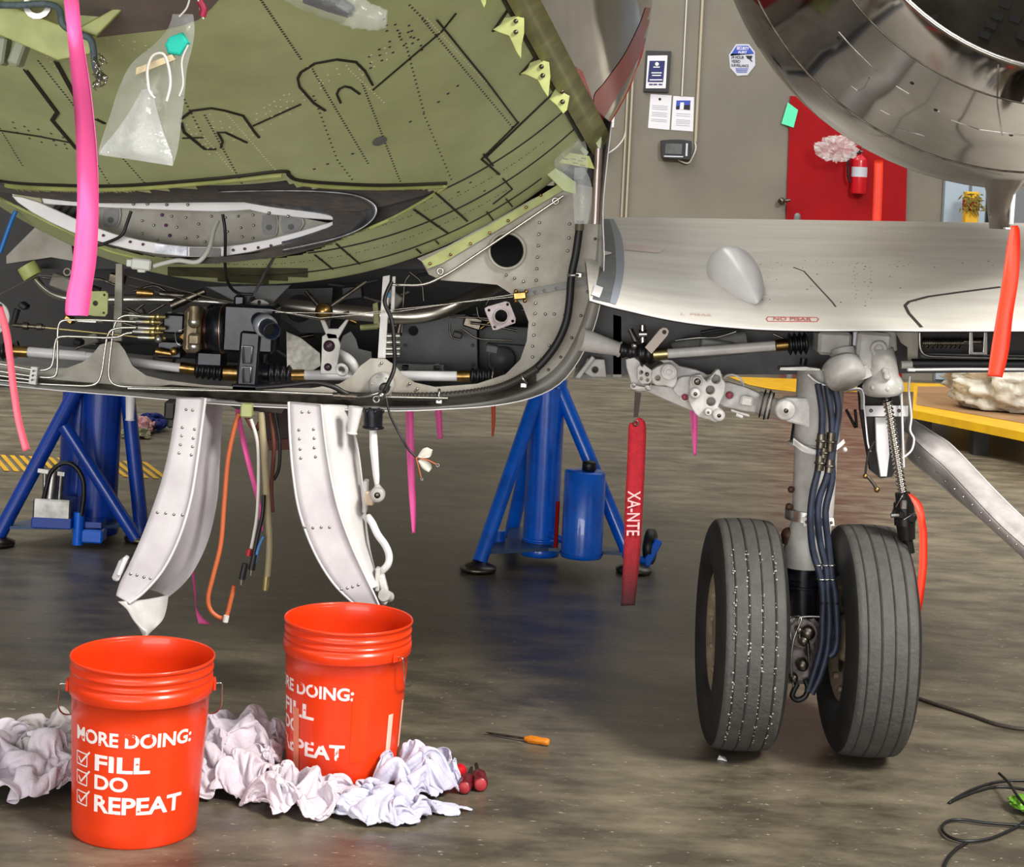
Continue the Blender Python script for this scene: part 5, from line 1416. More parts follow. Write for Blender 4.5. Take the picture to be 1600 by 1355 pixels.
BW = BVHTree.FromPolygons([tuple(v) for v in vs], fs)
def wing_patch(mb, left, right, m, off=.0015, nn=20, kk=5):
    left = sm2(left, 6); right = sm2(right, 6); N = min(len(left), len(right)); rows_ = []
    for i in range(N): rows_.append([lerp2(left[i], right[i], k/kk) for k in range(kk+1)])
    surf_poly(mb, BW, rows_, m, off)
wing_patch(mb, [(938, 343), (938, 370), (938, 400), (935, 430), (928, 460), (926, 468)], [(952, 343), (959, 370), (962, 400), (962, 430), (956, 460), (953, 474)], 1)
wing_patch(mb, [(952, 343), (959, 370), (962, 400), (962, 430), (956, 460), (953, 474)], [(959, 343), (971, 370), (975, 400), (974, 430), (968, 460), (962, 477)], 2)
wing_patch(mb, [(937, 392), (940, 398), (938, 402)], [(955, 396), (955, 398), (948, 400)], 3, .003)
wing_patch(mb, [(928, 446), (926, 456), (923, 462)], [(942, 451), (939, 460), (936, 467)], 3, .003)
wing_patch(mb, [(975, 380), (977, 386), (976, 391)], [(1040, 389), (1035, 392), (1030, 396)], 5, .0012)
surf_line(mb, BW, [(1240, 418), (1256, 424), (1275, 445), (1300, 472), (1306, 480)], .004, .001, 4)
surf_line(mb, BW, [(1563, 449), (1500, 457), (1450, 464), (1420, 472), (1414, 478), (1420, 490), (1440, 512)], .008, .0015, 4)
surf_line(mb, BW, [(1180, 463.5), (1230, 462.8)], .002, .001, 3)
random.seed(11)
for k in range(46):
    x = random.uniform(1180, 1560); y = random.choice([410, 413, 416, 418, 450, 440, 430, 470, 476]) + random.uniform(-3, 3)
    c = cast(BW, x, y)
    if c: mb.rivet(c[0], c[1], random.uniform(.0012, .003), 4, .0006)
for cx_ in (1335, 1360):
    for k in range(9):
        c = cast(BW, cx_+random.uniform(-4, 4), 418+k*6)
        if c: mb.rivet(c[0], c[1], .0018, 4, .0006)
# faded red stencil
def surf_text(mb, bv, txt, x, y, w, h, m, off=.0015, slope=0, offset=.02):
    vs, f = fit_text(txt, w, h, offset); out = []
    for v in vs:
        c = cast(bv, x+v.x, y-v.y+v.x*slope); out.append(c[0]+c[1]*off)
    mb.add(out, f, m, False)
surf_text(mb, BW, 'NO PISAR', 1208, 501, 60, 5, 6, slope=.02)
surf_line(mb, BW, [(1200, 495.5), (1276, 496.5), (1279, 499), (1276, 503), (1200, 502.5), (1197, 499), (1200, 495.5)], .003, .001, 6, 4)
surf_text(mb, BW, 'L  PISAR', 1064, 492.5, 48, 3.6, 7, slope=.06, offset=0)
mb.build('wing_skin', [wingw, mat('wing_root_dark_patch', (98, 100, 102), .45, 0, (82, 84, 86), 20, .5), mat('wing_root_blue_grey', (140, 146, 158), .45), white_hi, mat('panel_gap', (60, 58, 54), .6), mat('pink_smear', (214, 188, 184), .45, 0, (220, 206, 200), 10, .5), print_r, mat('faint_red_print', (206, 170, 164), .6)], plane, 'white upper wing skin with faded red stencil')
# wing edge lip + lower skin + rear spar
mb = MB(); mb.tube([p + Vector((0, -.001, -.001)) for p in te], .0028, 8); mb.build('wing_edge', white_hi, plane)
mb = MB(); low = []
for p in te:
    zc = crest_z(p.x); X = p.x
    x5 = PX + X*F/4.62
    zl = P(x5, 586 - max(0, (x5-1240))*.01, 4.62).z
    low.append([Vector((X, 4.62, zl)), Vector((X, 5.2, zl-.01)), Vector((X, 6.0, zl+.06)), Vector((X, 6.4, zc-.10))])
m_ = 4
mb.add([q for r_ in low for q in r_], [[i*m_+k, i*m_+k+1, (i+1)*m_+k+1, (i+1)*m_+k] for i in range(len(low)-1) for k in range(3)], 0)
mb.build('lower_wing_skin', white, plane)
mb = MB()
vs = []
for p, l in zip(te, low):
    s_ = (4.62-4.25)/(DC-4.25); ztop = p.z+(crest_z(p.x)-p.z)*math.sin(PI/2*s_**.92)-.012
    vs += [Vector((p.x, 4.62, ztop)), Vector((p.x, 4.62, l[0].z))]
mb.add(vs, [[i*2, i*2+1, i*2+3, i*2+2] for i in range(len(te)-1)], 0, False)
mb.build('rear_spar', mat('spar_dark_grey', (84, 84, 86), .5, 0, (52, 52, 54), 6, .5), plane)
# underside of upper skin
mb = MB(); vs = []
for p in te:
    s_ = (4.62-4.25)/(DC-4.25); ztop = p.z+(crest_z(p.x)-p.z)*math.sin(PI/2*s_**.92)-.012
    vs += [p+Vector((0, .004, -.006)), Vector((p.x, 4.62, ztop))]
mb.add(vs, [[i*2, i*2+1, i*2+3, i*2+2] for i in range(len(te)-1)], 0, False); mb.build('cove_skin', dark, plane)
# root bay to the left of the spar, under the fillet
mb = MB(); plate(mb, [(915, 470), (960, 478), (990, 492), (1000, 590), (895, 592), (905, 560), (920, 520)], 4.66, .01, (), 0); flatriv(mb, [(940, 500), (962, 505), (964, 520), (964, 535), (962, 550), (940, 575)], 4.65, .005, 1); mb.build('root_rib', [grey, alu], plane, 'grey wing root rib')
mb = MB(); plate(mb, [(957, 490), (972, 494), (972, 590), (957, 590)], 4.62, .03, (), 0, .002); mb.build('root_angle', tan_, plane)
mb = MB(); a = P(908, 530, 4.5); b_ = P(968, 546, 4.52); mb.cyl(a, b_, .031, .018, 28); mb.torus(b_, b_-a, .0185, .003, 24, 6); mb.build('flare_tube', white, plane, 'white flared tube')
mb = MB(); plate(mb, sm2([(918, 560), (945, 562), (948, 590), (925, 590), (908, 580)], 1, True), 4.56, .02, ((930, 578, 5),), 0, .003); plate(mb, [(898, 590), (925, 556), (930, 560), (906, 592)], 4.54, .02, (), 0, .003); mb.build_each('root_fitting', geargrey, plane, 'cast root fitting')
boot((968, 546, 4.52), (1006, 552, 4.5), .016, .022, 3); boot((1000, 552, 4.5), (1024, 553, 4.48), .022, .030, 2)
t = rod((1040, 553, 4.48), (1212, 540, 4.42), .0125, white, 'torque_tube', label='white torque tube under the wing')
rod((1020, 554, 4.48), (1042, 552.5, 4.48), .0165, brass, 'tube_collar', t); rod((1212, 540, 4.42), (1230, 538.5, 4.42), .0155, bronze, 'tube_collar', t)
boot((1230, 538, 4.42), (1262, 536, 4.42), .017, .030, 4)
mb = MB(); plate(mb, [(1008, 543), (1031, 515), (1036, 512), (1042, 513), (1045, 518), (1043, 524), (1018, 553)], 4.44, .008, ((1038, 519, 3.5),), 0, 0); mb.build('link_arm', mat('pinkish_link', (192, 178, 168), .45), plane, 'pinkish grey link arm')
mb = MB(); mb.cyl(P(1004, 508, 4.5), P(1005, 560, 4.5), .008, .010, 12); mb.cyl(P(998, 522, 4.5), P(1010, 522, 4.5), .012, .012, 12); mb.cyl(P(985, 515, 4.52), P(1000, 545, 4.5), .007, .009, 12); mb.sph(P(992, 540, 4.49), .011, 10); mb.build_each('bellcrank', alu, plane, 'small metal bellcrank')
mb = MB(); mb.cyl(P(1070, 545, 4.56), P(1165, 535, 4.56), .030, .030, 22); mb.box(P(1120, 540, 4.53), (.09, .05, .03), Matrix.Rotation(.1, 3, 'Y'), 0, .004); mb.cyl(P(1050, 548, 4.56), P(1075, 545, 4.56), .022, .026, 20); mb.build('hydraulic_actuator', grey, plane, 'grey cylinder actuator')
cable([(1055, 532, 4.5), (1090, 528, 4.48), (1120, 527, 4.48), (1150, 518, 4.48)], .003, alu, 'hydraulic_line'); cable([(1095, 520, 4.5), (1130, 514, 4.5), (1180, 512, 4.52)], .005, dark, 'hydraulic_line')
cable([(1208, 522, 4.45), (1232, 532, 4.45)], .003, alu, 'hydraulic_line', None, 5, True)
# right-hand cove: roller box, bars
mb = MB(); plate(mb, [(1440, 520), (1660, 520), (1660, 562), (1440, 562)], 4.50, .01); mb.build('cove_back', dark, plane)
mb = MB(); mb.cyl(P(1440, 536, 4.44), P(1505, 536, 4.44), .011, .011, 14)
for k in range(9): mb.torus(P(1444+k*7, 536, 4.44), (1, 0, 0), .013, .002, 14, 6)
mb.cyl(P(1505, 534, 4.44), P(1540, 534, 4.44), .007, .012, 12); mb.build('spring_cylinder', steeld, plane, 'coiled spring cylinder')
mb = MB(); plate(mb, [(1515, 519), (1520, 519), (1521, 550), (1536, 550), (1538, 519), (1543, 519), (1543, 556), (1514, 556)], 4.40, .01, (), 0, .001); mb.build('cove_bracket', alu, plane)
mb = MB(); plate(mb, [(1440, 552), (1660, 556), (1660, 566), (1440, 562)], 4.40, .02, (), 0, .001); mb.build('cove_sill', greyd, plane)
mb = MB(); bent(mb, [(1437, 520, 4.37), (1437, 546, 4.37), (1446, 557, 4.37), (1530, 559, 4.38), (1660, 561, 4.4)], .004, .02, 8); mb.build('hydraulic_line', alu, plane)
mb = MB(); mb.cyl(P(1425, 568, 4.36), P(1660, 570, 4.36), .0125, .0125, 14); mb.build('rubber_seal_bar', black, plane, 'black seal bar'); mb = MB(); mb.cyl(P(1408, 570, 4.36), P(1428, 570, 4.36), .010, .010, 14); mb.build('bar_end', geargrey, plane)
mb = MB(); mb.tube([P(1418, 578, 4.34), P(1500, 577, 4.34), P(1660, 577, 4.36)], .0035, 8); mb.box(P(1424, 578, 4.34), (.02, .012, .008), None, 0, .002); mb.build('lower_lip', white_hi, plane, 'white lower lip')
mb = MB(); plate(mb, [(1398, 518), (1436, 519), (1434, 562), (1418, 565), (1418, 543), (1408, 536)], 4.44, .01, (), 0, .001); mb.build('end_rib', mat('beige_grey_rib', (152, 146, 134), .5), plane, 'beige grey end rib')
mb = MB(); plate(mb, [(1220, 574), (1258, 573), (1282, 576), (1282, 580), (1218, 579)], 4.36, .05, (), 0, .001); mb.build('shelf_strip', alu, plane)
# teardrop pod on the wing
a = cast(BW, 1140, 430)[0]; b_ = cast(BW, 1181, 481)[0]; ax = (b_-a); L = ax.length; axn = ax.normalized()
mb = MB(); prof = []
for i in range(25):
    t_ = i/24; rr = .066*(math.sqrt(max(0, 1-(1-t_/.32)**2)) if t_ < .32 else math.cos((t_-.32)/.68*PI/2)**.8)
    prof.append((max(rr, .0004), -.09 + t_*(L+.09)))
mb.lathe(prof, a+Vector((.004, 0, .012)), axn, 32); mb.build('teardrop_fairing', white_hi, plane, 'white teardrop pod')

# ------------------------------------------------------------------ engine nacelle (rear view): cone of rings
ncx0, ncy0, r0p, d0 = 1590, -180, 478, 4.40
ncx1, ncy1, r1p, d1 = 1700, -280, 402, 3.75
C0 = P(ncx0, ncy0, d0); C1 = P(ncx1, ncy1, d1); R0 = r0p*d0/F; R1 = r1p*d1/F
ax = (C1-C0); 
def nring(t, Rr): return C0 + ax*t, Rr
prof = [(-3.2, R0*.40), (-2.6, R0*.52), (-1.6, R0*.70), (-.8, R0*.86), (-.3, R0*.955), (-.12, R0*.985), (0, R0*.997), (.10, R0*.985), (.25, R0*.955), (.26, R0*.950), (.45, R0*.905), (.62, R0*.850), (.80, R0*.79), (.82, R0*.786), (.93, (R0*.75+R1)/2), (1.0, R1), (1.012, R1*.99), (1.0, R1*.975)]
inner = [(1.0, R1*.975), (.6, R1*.97), (0, R1*.95), (-.5, R1*.9), (-1.2, R1*.8), (-1.2, .001)]
def nac(mb, pr, m=0, n=96):
    vs = []
    e1 = Vector((1, 0, 0)); axn = ax.normalized(); e1 = (e1-axn*e1.dot(axn)).normalized(); e2 = axn.cross(e1)
    for t, r_ in pr:
        for k in range(n):
            a = 2*PI*k/n; vs.append(C0+ax*t+(e1*math.cos(a)+e2*math.sin(a))*r_)
    mb.add(vs, [[i*n+k, i*n+(k+1) % n, (i+1)*n+(k+1) % n, (i+1)*n+k] for i in range(len(pr)-1) for k in range(n)], m)
    return vs
mb = MB(); nac(mb, prof)
nacelle = mb.build('engine_nacelle', mirror, plane, 'polished bare metal engine nacelle')
mb = MB(); nac(mb, inner); mb.build('exhaust_duct', mat('duct_brown_grey', (112, 106, 98), .3, .7, (90, 84, 76), 8, .5), nacelle, 'brown grey inner duct')
def nb(mb, t, r_, w):
    axn = ax.normalized(); mb.torus(C0+ax*t, axn, r_, w, 96, 6)
mb = MB(); nb(mb, .255, R0*.953, .0022); nb(mb, .81, R0*.788, .0026); mb.build('panel_joint', steeld, nacelle)
BN = BVHTree.FromPolygons([tuple(v) for v in MB.__call__().v] or [(0, 0, 0), (1, 0, 0), (0, 1, 0)], [(0, 1, 2)])
mbn = MB(); vsn = nac(mbn, prof); BN = BVHTree.FromPolygons([tuple(v) for v in mbn.v], mbn.f)
mb = MB()
for pts in ([(1310, 50), (1335, 78), (1370, 112)], [(1400, 135), (1420, 147)], [(1375, 172), (1390, 180)], [(1458, 172), (1468, 175)], [(1400, 200), (1445, 213)], [(1330, 135), (1340, 142), (1350, 138), (1358, 122)], [(1486, 188), (1530, 203), (1600, 212)], [(1560, 100), (1558, 160), (1566, 212)]):
    surf_line(mb, BN, pts, .0035, .001, 0, 5)
for x, y in ((1462, 172), (1580, 211), (1425, 130), (1310, 60)):
    c = cast(BN, x, y)
    if c: mb.rivet(c[0], c[1], .006, 1, .002)
mb.build_each('latch_lines', [alu, dark], nacelle)
# louvres inside the duct
mb = MB(); mi = MB(); nac(mi, inner); BI2 = BVHTree.FromPolygons([tuple(v) for v in mi.v], mi.f)
for x, y in [(1456, 27), (1520, 78), (1500, 70), (1538, 55), (1548, 40), (1558, 26), (1570, 8), (1585, 30), (1596, 58)]:
    surf_line(mb, BI2, [(x-8, y-3), (x+8, y+3)], .02, .006, 0, 4)
mb.build('duct_louvre', dark, nacelle)
# small eyelet bracket reflection-like fitting on the nacelle side (real lug)
# drain mast
mb = MB(); a0 = P(1562, 284, 3.9)
secs = []
for x, y, w_, dp in [(1568, 282, 26, .10), (1566, 292, 22, .09), (1563, 305, 17, .07), (1562, 330, 16, .06), (1562, 358, 13, .05)]:
    c = P(x, y, 3.95); h_ = w_*3.95/F
    secs.append([c+Vector((h_*math.cos(a)*(1), dp*math.sin(a), 0)) for a in [2*PI*k/20 for k in range(20)]])
vs = [p for r_ in secs for p in r_]
mb.add(vs, [[i*20+k, i*20+(k+1) % 20, (i+1)*20+(k+1) % 20, (i+1)*20+k] for i in range(4) for k in range(20)] + [[80+k for k in range(20)]], 0)
mb.cyl(P(1583, 300, 3.9), P(1580, 350, 3.88), .006, .005, 10, 1); mb.box(P(1577, 357, 3.88), (.022, .02, .004), None, 1)
mb.build('drain_mast', [mat('mast_grey', (112, 104, 94), .4, .3), white_hi], nacelle, 'grey drain mast under the nacelle')

# ------------------------------------------------------------------ flap actuator
GD = 4.40
gearbox = MB()
gearbox.box(P(1300, 535, GD+.02), (.085, .09, .06), None, 0, .008); gearbox.box(P(1360, 548, GD-.02), (.085, .09, .10), Matrix.Rotation(.04, 3, 'Y'), 0, .008)
gearbox.cyl(P(1316, 545, GD-.03), P(1322, 572, GD-.04), .030, .034, 24); gearbox.torus(P(1318, 556, GD-.03), (0, 0, 1), .032, .004, 24, 8)
a = P(1318, 580, GD-.06); ax_ = Vector((.25, -.55, -.8)).normalized()
gearbox.lathe([(0, -.03), (.040, -.03), (.050, -.02), (.052, .02), (.046, .032), (0, .034)], a, ax_, 30)
gearbox.cyl(P(1330, 568, GD-.03), P(1366, 575, GD-.03), .026, .03, 20)
c = P(1380, 605, GD-.04)
gearbox.lathe([(.0, .10), (.030, .10), (.036, .07), (.040, .03), (.046, .02), (.050, .012), (.052, -.006), (.046, -.016), (.026, -.018)], c, (-.12, -.1, 1), 32)
for k in range(8):
    a_ = 2*PI*k/8; gearbox.sph(c+Vector((.046*math.cos(a_), .046*math.sin(a_), .0)), .008, 8)
gearbox.box(P(1388, 583, GD-.05), (.03, .04, .05), None, 0, .006); gearbox.cyl(P(1384, 577, GD-.09), P(1384, 591, GD-.09), .008, .008, 12); gearbox.sph(P(1382, 580, GD-.09), .009, 8); gearbox.sph(P(1386, 590, GD-.09), .009, 8)
gearbox.box(P(1347, 530, GD), (.04, .04, .05), None, 0, .004); gearbox.cyl(P(1386, 516, GD-.02), P(1388, 548, GD-.02), .022, .022, 18); gearbox.sph(P(1306, 565, GD-.08), .012, 10)
gearbox.cyl(P(1345, 572, GD-.06), P(1352, 590, GD-.06), .018, .02, 14)
fa = gearbox.build('flap_actuator', geargrey, plane, 'grey cast flap actuator gearbox')
mb = MB(); mb.torus(P(1373, 545, GD-.07), (0, 1, .2), .016, .006, 20, 8); mb.build('lifting_eye', geargrey, fa)
mb = MB(); mb.box(P(1341, 528, GD-.03), (.026, .01, .04), None, 0, .002); mb.build('data_plate', signgrey, fa)
mb = MB(); top = P(1384, 612, 4.36); bot = P(1411, 776, 4.36); L = (bot-top).length; dn = (bot-top).normalized(); N = 92
path = [top + dn*(L*i/(N*4)) for i in range(N*4+1)]
# helical thread
vs = []; npt = 14; fr_ = frames([top, bot])[0]
for i, p in enumerate(path):
    for k in range(npt):
        a_ = 2*PI*k/npt; ph = (i/4.0)*.28 - k/npt; r_ = .0105 + .0024*math.cos(2*PI*ph)
        vs.append(p+(fr_[1]*math.cos(a_)+fr_[2]*math.sin(a_))*r_)
mb.add(vs, [[i*npt+k, i*npt+(k+1) % npt, (i+1)*npt+(k+1) % npt, (i+1)*npt+k] for i in range(N*4) for k in range(npt)], 0)
mb.cyl(top-dn*.01, top+dn*.02, .014, .014, 16, 1)
mb.build('ball_screw', [steel, black], fa, 'threaded steel screw')
mb = MB(); c = P(1413, 805, 4.36)
mb.tube([P(1410, 770, 4.36), P(1412, 785, 4.36)], .019, 20); mb.tube([P(1412, 785, 4.36), P(1414, 820, 4.36)], [.026, .027], 8); mb.box(c, (.055, .05, .03), Matrix.Rotation(.3, 3, 'Y'), 0, .008)
mb.tube([P(1415, 820, 4.36), P(1417, 842, 4.36)], [.024, .021], 20); mb.tube([P(1417, 842, 4.36), P(1419, 848, 4.36), P(1422, 864, 4.36)], [.014, .013, .0125], 16)
mb.build('gimbal_nut', mat('black_greasy_metal', (34, 32, 31), .35, .5), fa, 'black gimbal nut')
mb = MB(); mb.cyl(P(1392, 806, 4.34), P(1404, 805, 4.34), .006, .006, 10); mb.box(P(1412, 789, 4.325), (.016, .012, .024), None, 0, .003)
mb.tube(catmull([P(1400, 792, 4.33), P(1408, 778, 4.32), P(1412, 771, 4.33)], 4), .0014, 6); mb.tube(catmull([P(1412, 812, 4.32), P(1424, 805, 4.32), P(1430, 800, 4.33)], 4), .0014, 6); mb.build('nut_pin', alu, fa)
# guide channel behind the screw
mb = MB(); plate(mb, sm2([(1341, 597), (1352, 592), (1400, 600), (1410, 640), (1408, 720), (1394, 745), (1376, 748), (1360, 735), (1352, 690), (1344, 640)], 1, True), 4.47, .02, (), 0); mb.build('guide_channel', dark, plane, 'dark guide channel')
mb = MB(); mb.strip([P(1352, 592, 4.46), P(1348, 615, 4.46), P(1352, 650, 4.46), P(1356, 690, 4.46), P(1360, 706, 4.46)], [P(1352, 592, 4.38), P(1348, 615, 4.38), P(1352, 650, 4.38), P(1356, 690, 4.38), P(1360, 706, 4.38)], .004); mb.build('channel_flange', white_hi, plane, 'white channel flange')
mb = MB(); pxt(mb, [(1422, 588, 4.40), (1420, 610, 4.40), (1424, 650, 4.40), (1422, 672, 4.40), (1428, 686, 4.40), (1424, 704, 4.40), (1410, 716, 4.40)], .0028, 8); mb.tube([P(1408, 600, 4.4), P(1412, 730, 4.4)], .003, 8); mb.build('channel_flange', white_hi, plane)
mb = MB(); plate(mb, [(1368, 652), (1386, 652), (1390, 710), (1386, 745), (1376, 745), (1370, 705)], 4.43, .012, (), 0, .002); mb.build('white_track', white_hi, plane, 'white track plate')
mb = MB(); plate(mb, [(1351, 634), (1419, 634), (1419, 651), (1351, 651)], 4.41, .004, (), 0, .001); flatriv(mb, [(1361, 642), (1405, 642)], 4.407, .005, 1); mb.build('cross_bracket', [white_hi, steeld], plane, 'white cross bracket')
# curved white edge of the gear well
mb = MB(); mb.strip([P(1262, 588, 4.42), P(1275, 600, 4.41), (P(1295, 608, 4.40)), P(1322, 611, 4.40), P(1343, 612, 4.40), P(1346, 640, 4.40)], [P(1262, 585, 4.36), P(1275, 596, 4.36), P(1295, 604, 4.36), P(1322, 608, 4.36), P(1347, 609, 4.36), P(1350, 640, 4.36)], .004); mb.build('well_edge', white_hi, plane, 'curved white well edge')
# cable pigtails
cable([(1366, 690, 4.38), (1358, 705, 4.38), (1354, 725, 4.38), (1352, 742, 4.38)], .003, wireb, 'pigtail'); cable([(1352, 742, 4.38), (1362, 752, 4.38), (1370, 764, 4.38)], .0045, steeld, 'pigtail'); 
mb = MB(); mb.sph(P(1370, 765, 4.38), .008, 8); mb.sph(P(1352, 744, 4.38), .007, 8); mb.build('pigtail_plug', bronze, plane)
cable([(1322, 640, 4.55), (1330, 655, 4.55), (1338, 668, 4.55), (1336, 640, 4.55)], .004, wireb, 'pigtail')
# long white gear door, right
gd = MB()
UE = [P(1418, 652, 4.70), P(1462, 680, 4.56), P(1490, 700, 4.50), P(1555, 768, 4.36), P(1602, 814, 4.26), P(1680, 890, 4.10)]
ME = [P(1420, 680, 4.60), P(1450, 708, 4.46), P(1480, 735, 4.40), P(1553, 812, 4.26), P(1600, 855, 4.16), P(1680, 925, 4.00)]
LE_ = [P(1420, 716, 4.70), P(1450, 742, 4.56), P(1490, 775, 4.50), P(1530, 808, 4.36), P(1590, 862, 4.26), P(1680, 945, 4.10)]
gd.strip(UE, ME, .006, .012, 0, 6, 5); gd.strip(ME, LE_, .006, .006, 0, 6, 5)
rdoor = gd.build('gear_door', mat('grey_white_door', (196, 190, 188), .4, 0, (160, 152, 150), 12, .5), plane, 'long pale gear door slanting down to the right')
mb = MB(); mb.tube(catmull(UE, 6), .004, 8); mb.build('door_edge', white_hi, rdoor)
mb = MB(); mb.tube([P(1396, 596, 4.66), P(1402, 640, 4.68), P(1420, 668, 4.68), P(1450, 690, 4.62)], .016, 12); mb.build('door_arm', geargrey, rdoor)
mb = MB()
for k in range(12):
    t_ = k/11; mb.rivet(P(1432+t_*150, 712+t_*135, 4.56-.45*t_)+Vector((0, -.03, 0)), (0, -1, .3), .003, 0)
mb.build('door_rivets', alu, rdoor)

# ------------------------------------------------------------------ landing gear
gear = bpy.data.objects.new('landing_gear', None); COL.objects.link(gear); gear.parent = plane
gear.location = Vector((.8, 4.45, 0)) - WL['airplane']; WL[gear.name] = Vector((.8, 4.45, 0)); gear['label'] = 'white twin-wheel main landing gear leg'
SD = 4.45
def sp(x, y): return P(x, y, SD)
mb = MB()
mb.tube([sp(1284, 575), sp(1279, 640), sp(1277, 690), sp(1275, 700), sp(1272, 760), sp(1270, 800), sp(1268, 818), sp(1264, 836), sp(1260, 868), sp(1260, 884)], [.062, .060, .058, .055, .054, .053, .052, .054, .062, .060], 36)
mb.torus(sp(1269, 694), (0, 0, 1), .060, .004, 36, 8)
mb.build('shock_strut', geargrey, gear, 'grey white strut cylinder')
mb = MB()
plate(mb, sm2([(1218, 628), (1230, 622), (1262, 622), (1270, 640), (1268, 672), (1255, 666), (1232, 660), (1218, 652), (1214, 640)], 1, True), 4.40, .05, (), 0, .006); c = P(1227, 641, 4.375)
mb.lathe([(0, -.012), (.010, -.012), (.012, -.006), (.022, -.006), (.026, .0), (.026, .02)], c, (0, 1, 0), 28); mb.build('strut_lug', gearwhite, gear, 'white lug with a pivot pin')
mb = MB(); mb.lathe([(0, -.0135), (.006, -.0135), (.006, -.008)], c, (0, 1, 0), 14); mb.build('pivot_pin', steeld, gear)
mb = MB(); mb.cyl(sp(1256, 880), sp(1253, 905), .044, .043, 30, 0); mb.cyl(sp(1253, 905), sp(1252, 962), .042, .040, 30, 0); mb.torus(sp(1253, 915), (0, 0, 1), .044, .003, 30, 6); mb.build('piston', blackg, gear, 'black lower piston')
mb = MB(); mb.tube([sp(1235, 830), sp(1233, 850)], .020, 14); mb.sph(sp(1232, 836), .020, 12); mb.sph(sp(1234, 868), .014, 10); mb.sph(P(1236, 765, 4.43), .009, 10); mb.sph(P(1233, 792, 4.43), .010, 10); mb.build_each('strut_bolts', mat('rusty_brown_bolt', (74, 52, 40), .5, .4), gear, 'brown bolt heads')
mb = MB(); mb.tube([sp(1262, 796), sp(1261, 812)], .0575, 36); mb.build('strut_clamp', alu, gear, 'metal clamp band')
mb = MB(); plate(mb, sm2([(1254, 809), (1303, 810), (1304, 822), (1256, 823)], 1, True), 4.365, .006, (), 0, .001); flatriv(mb, [(1260, 816), (1299, 817)], 4.36, .004, 1); mb.build('hose_clamp_plate', [white_hi, steeld], gear, 'white hose clamp plate')
mb = MB(); mb.strip([P(1240, 685, 4.40), P(1260, 698, 4.37), P(1290, 705, 4.36), P(1308, 695, 4.37), P(1318, 686, 4.39)], [P(1240, 695, 4.40), P(1260, 708, 4.37), P(1290, 711, 4.36), P(1310, 701, 4.37), P(1320, 692, 4.39)], .003); mb.sph(P(1320, 703, 4.38), .007, 8); mb.build('strut_clamp', gearwhite, gear)
# axle casting between the wheels
axz = .292
WLX, WRX, WD = .643, .964, SD
ctr = Vector(((WLX+WRX)/2, WD, axz))
mb = MB(); mb.cyl(Vector((WLX, WD, axz)), Vector((WRX, WD, axz)), .030, .030, 24); mb.box((ctr.x-.01, WD, axz-.02), (.10, .10, .15), None, 0, .02); mb.cyl((ctr.x-.01, WD-.06, axz+.02), (ctr.x-.01, WD+.05, axz+.02), .036, .036, 20); mb.box((ctr.x-.015, WD-.04, axz-.06), (.07, .05, .10), None, 0, .012)
mb.build('axle_casting', mat('dirty_axle_paint', (150, 140, 138), .5, 0, (70, 60, 58), 26, .5), gear, 'dirty grey axle casting')
mb = MB()
random.seed(4)
for x, y, r_ in [(1263, 990, .018), (1256, 1002, .014), (1262, 1020, .008), (1248, 985, .010), (1254, 1040, .016), (1240, 1060, .012)]:
    c = P(x, y, 4.36); mb.lathe([(0, -.01), (r_*.6, -.01), (r_, 0), (r_, .012)], c, (0, 1, 0), 16)
mb.cyl(P(1262, 1005, 4.35), P(1264, 1035, 4.35), .006, .003, 8); mb.build_each('brake_fittings', steeld, gear, 'brake bleed fittings')
for pts, r_ in ([[(1246, 1068, 4.36), (1240, 1080, 4.36), (1238, 1088, 4.36), (1246, 1094, 4.36), (1258, 1088, 4.36), (1262, 1075, 4.36), (1258, 1062, 4.36)], .007], [[(1236, 1000, 4.36), (1234, 975, 4.37), (1240, 964, 4.37), (1252, 968, 4.36), (1240, 1000, 4.35), (1236, 1040, 4.35), (1240, 1075, 4.36)], .003], [[(1250, 1000, 4.36), (1248, 970, 4.36), (1256, 964, 4.36), (1285, 964, 4.36)], .0025]):
    mb = MB(); pxt(mb, pts, r_, 10, 0, 6); mb.build('brake_line', black if r_ > .005 else alu, gear)
# navy hoses
HD = 4.36
hoses = [[(1278, 600, HD), (1284, 640, HD), (1284, 672, HD), (1281, 700, HD-.01), (1278, 735, HD-.01), (1270, 770, HD-.01), (1266, 812, HD-.01), (1270, 860, HD), (1280, 895, HD), (1286, 930, HD), (1285, 975, HD), (1283, 1010, HD), (1272, 1050, HD), (1262, 1080, HD)],
         [(1292, 602, HD), (1298, 640, HD), (1300, 672, HD), (1297, 715, HD-.01), (1292, 745, HD-.01), (1280, 780, HD-.01), (1278, 812, HD-.01), (1282, 850, HD), (1291, 890, HD), (1294, 930, HD), (1296, 975, HD), (1292, 1020, HD), (1280, 1060, HD), (1268, 1084, HD)],
         [(1304, 604, HD), (1310, 640, HD), (1306, 672, HD), (1300, 715, HD-.01), (1300, 750, HD-.01), (1291, 790, HD-.01), (1290, 812, HD-.01), (1294, 850, HD), (1299, 895, HD), (1305, 930, HD), (1308, 975, HD), (1308, 1000, HD), (1304, 1018, HD), (1296, 1026, HD)]]
for h_ in hoses:
    mb = MB(); pxt(mb, h_, .0088, 14, 0, 6); mb.build('brake_hose', hose_m, gear, 'navy flexible hose')
for x, y, y2 in [(1284, 678, 700), (1299, 676, 705), (1282, 712, 735), (1297, 718, 738), (1288, 700, 715)]:
    mb = MB(); mb.cyl(P(x, y, HD-.012), P(x-2, y2, HD-.012), .0115, .0115, 8); mb.torus(P(x-1, (y+y2)/2, HD-.012), (0, 0, 1), .012, .003, 12, 6); mb.build('hose_fitting', steeld, gear, 'metal hose fitting')
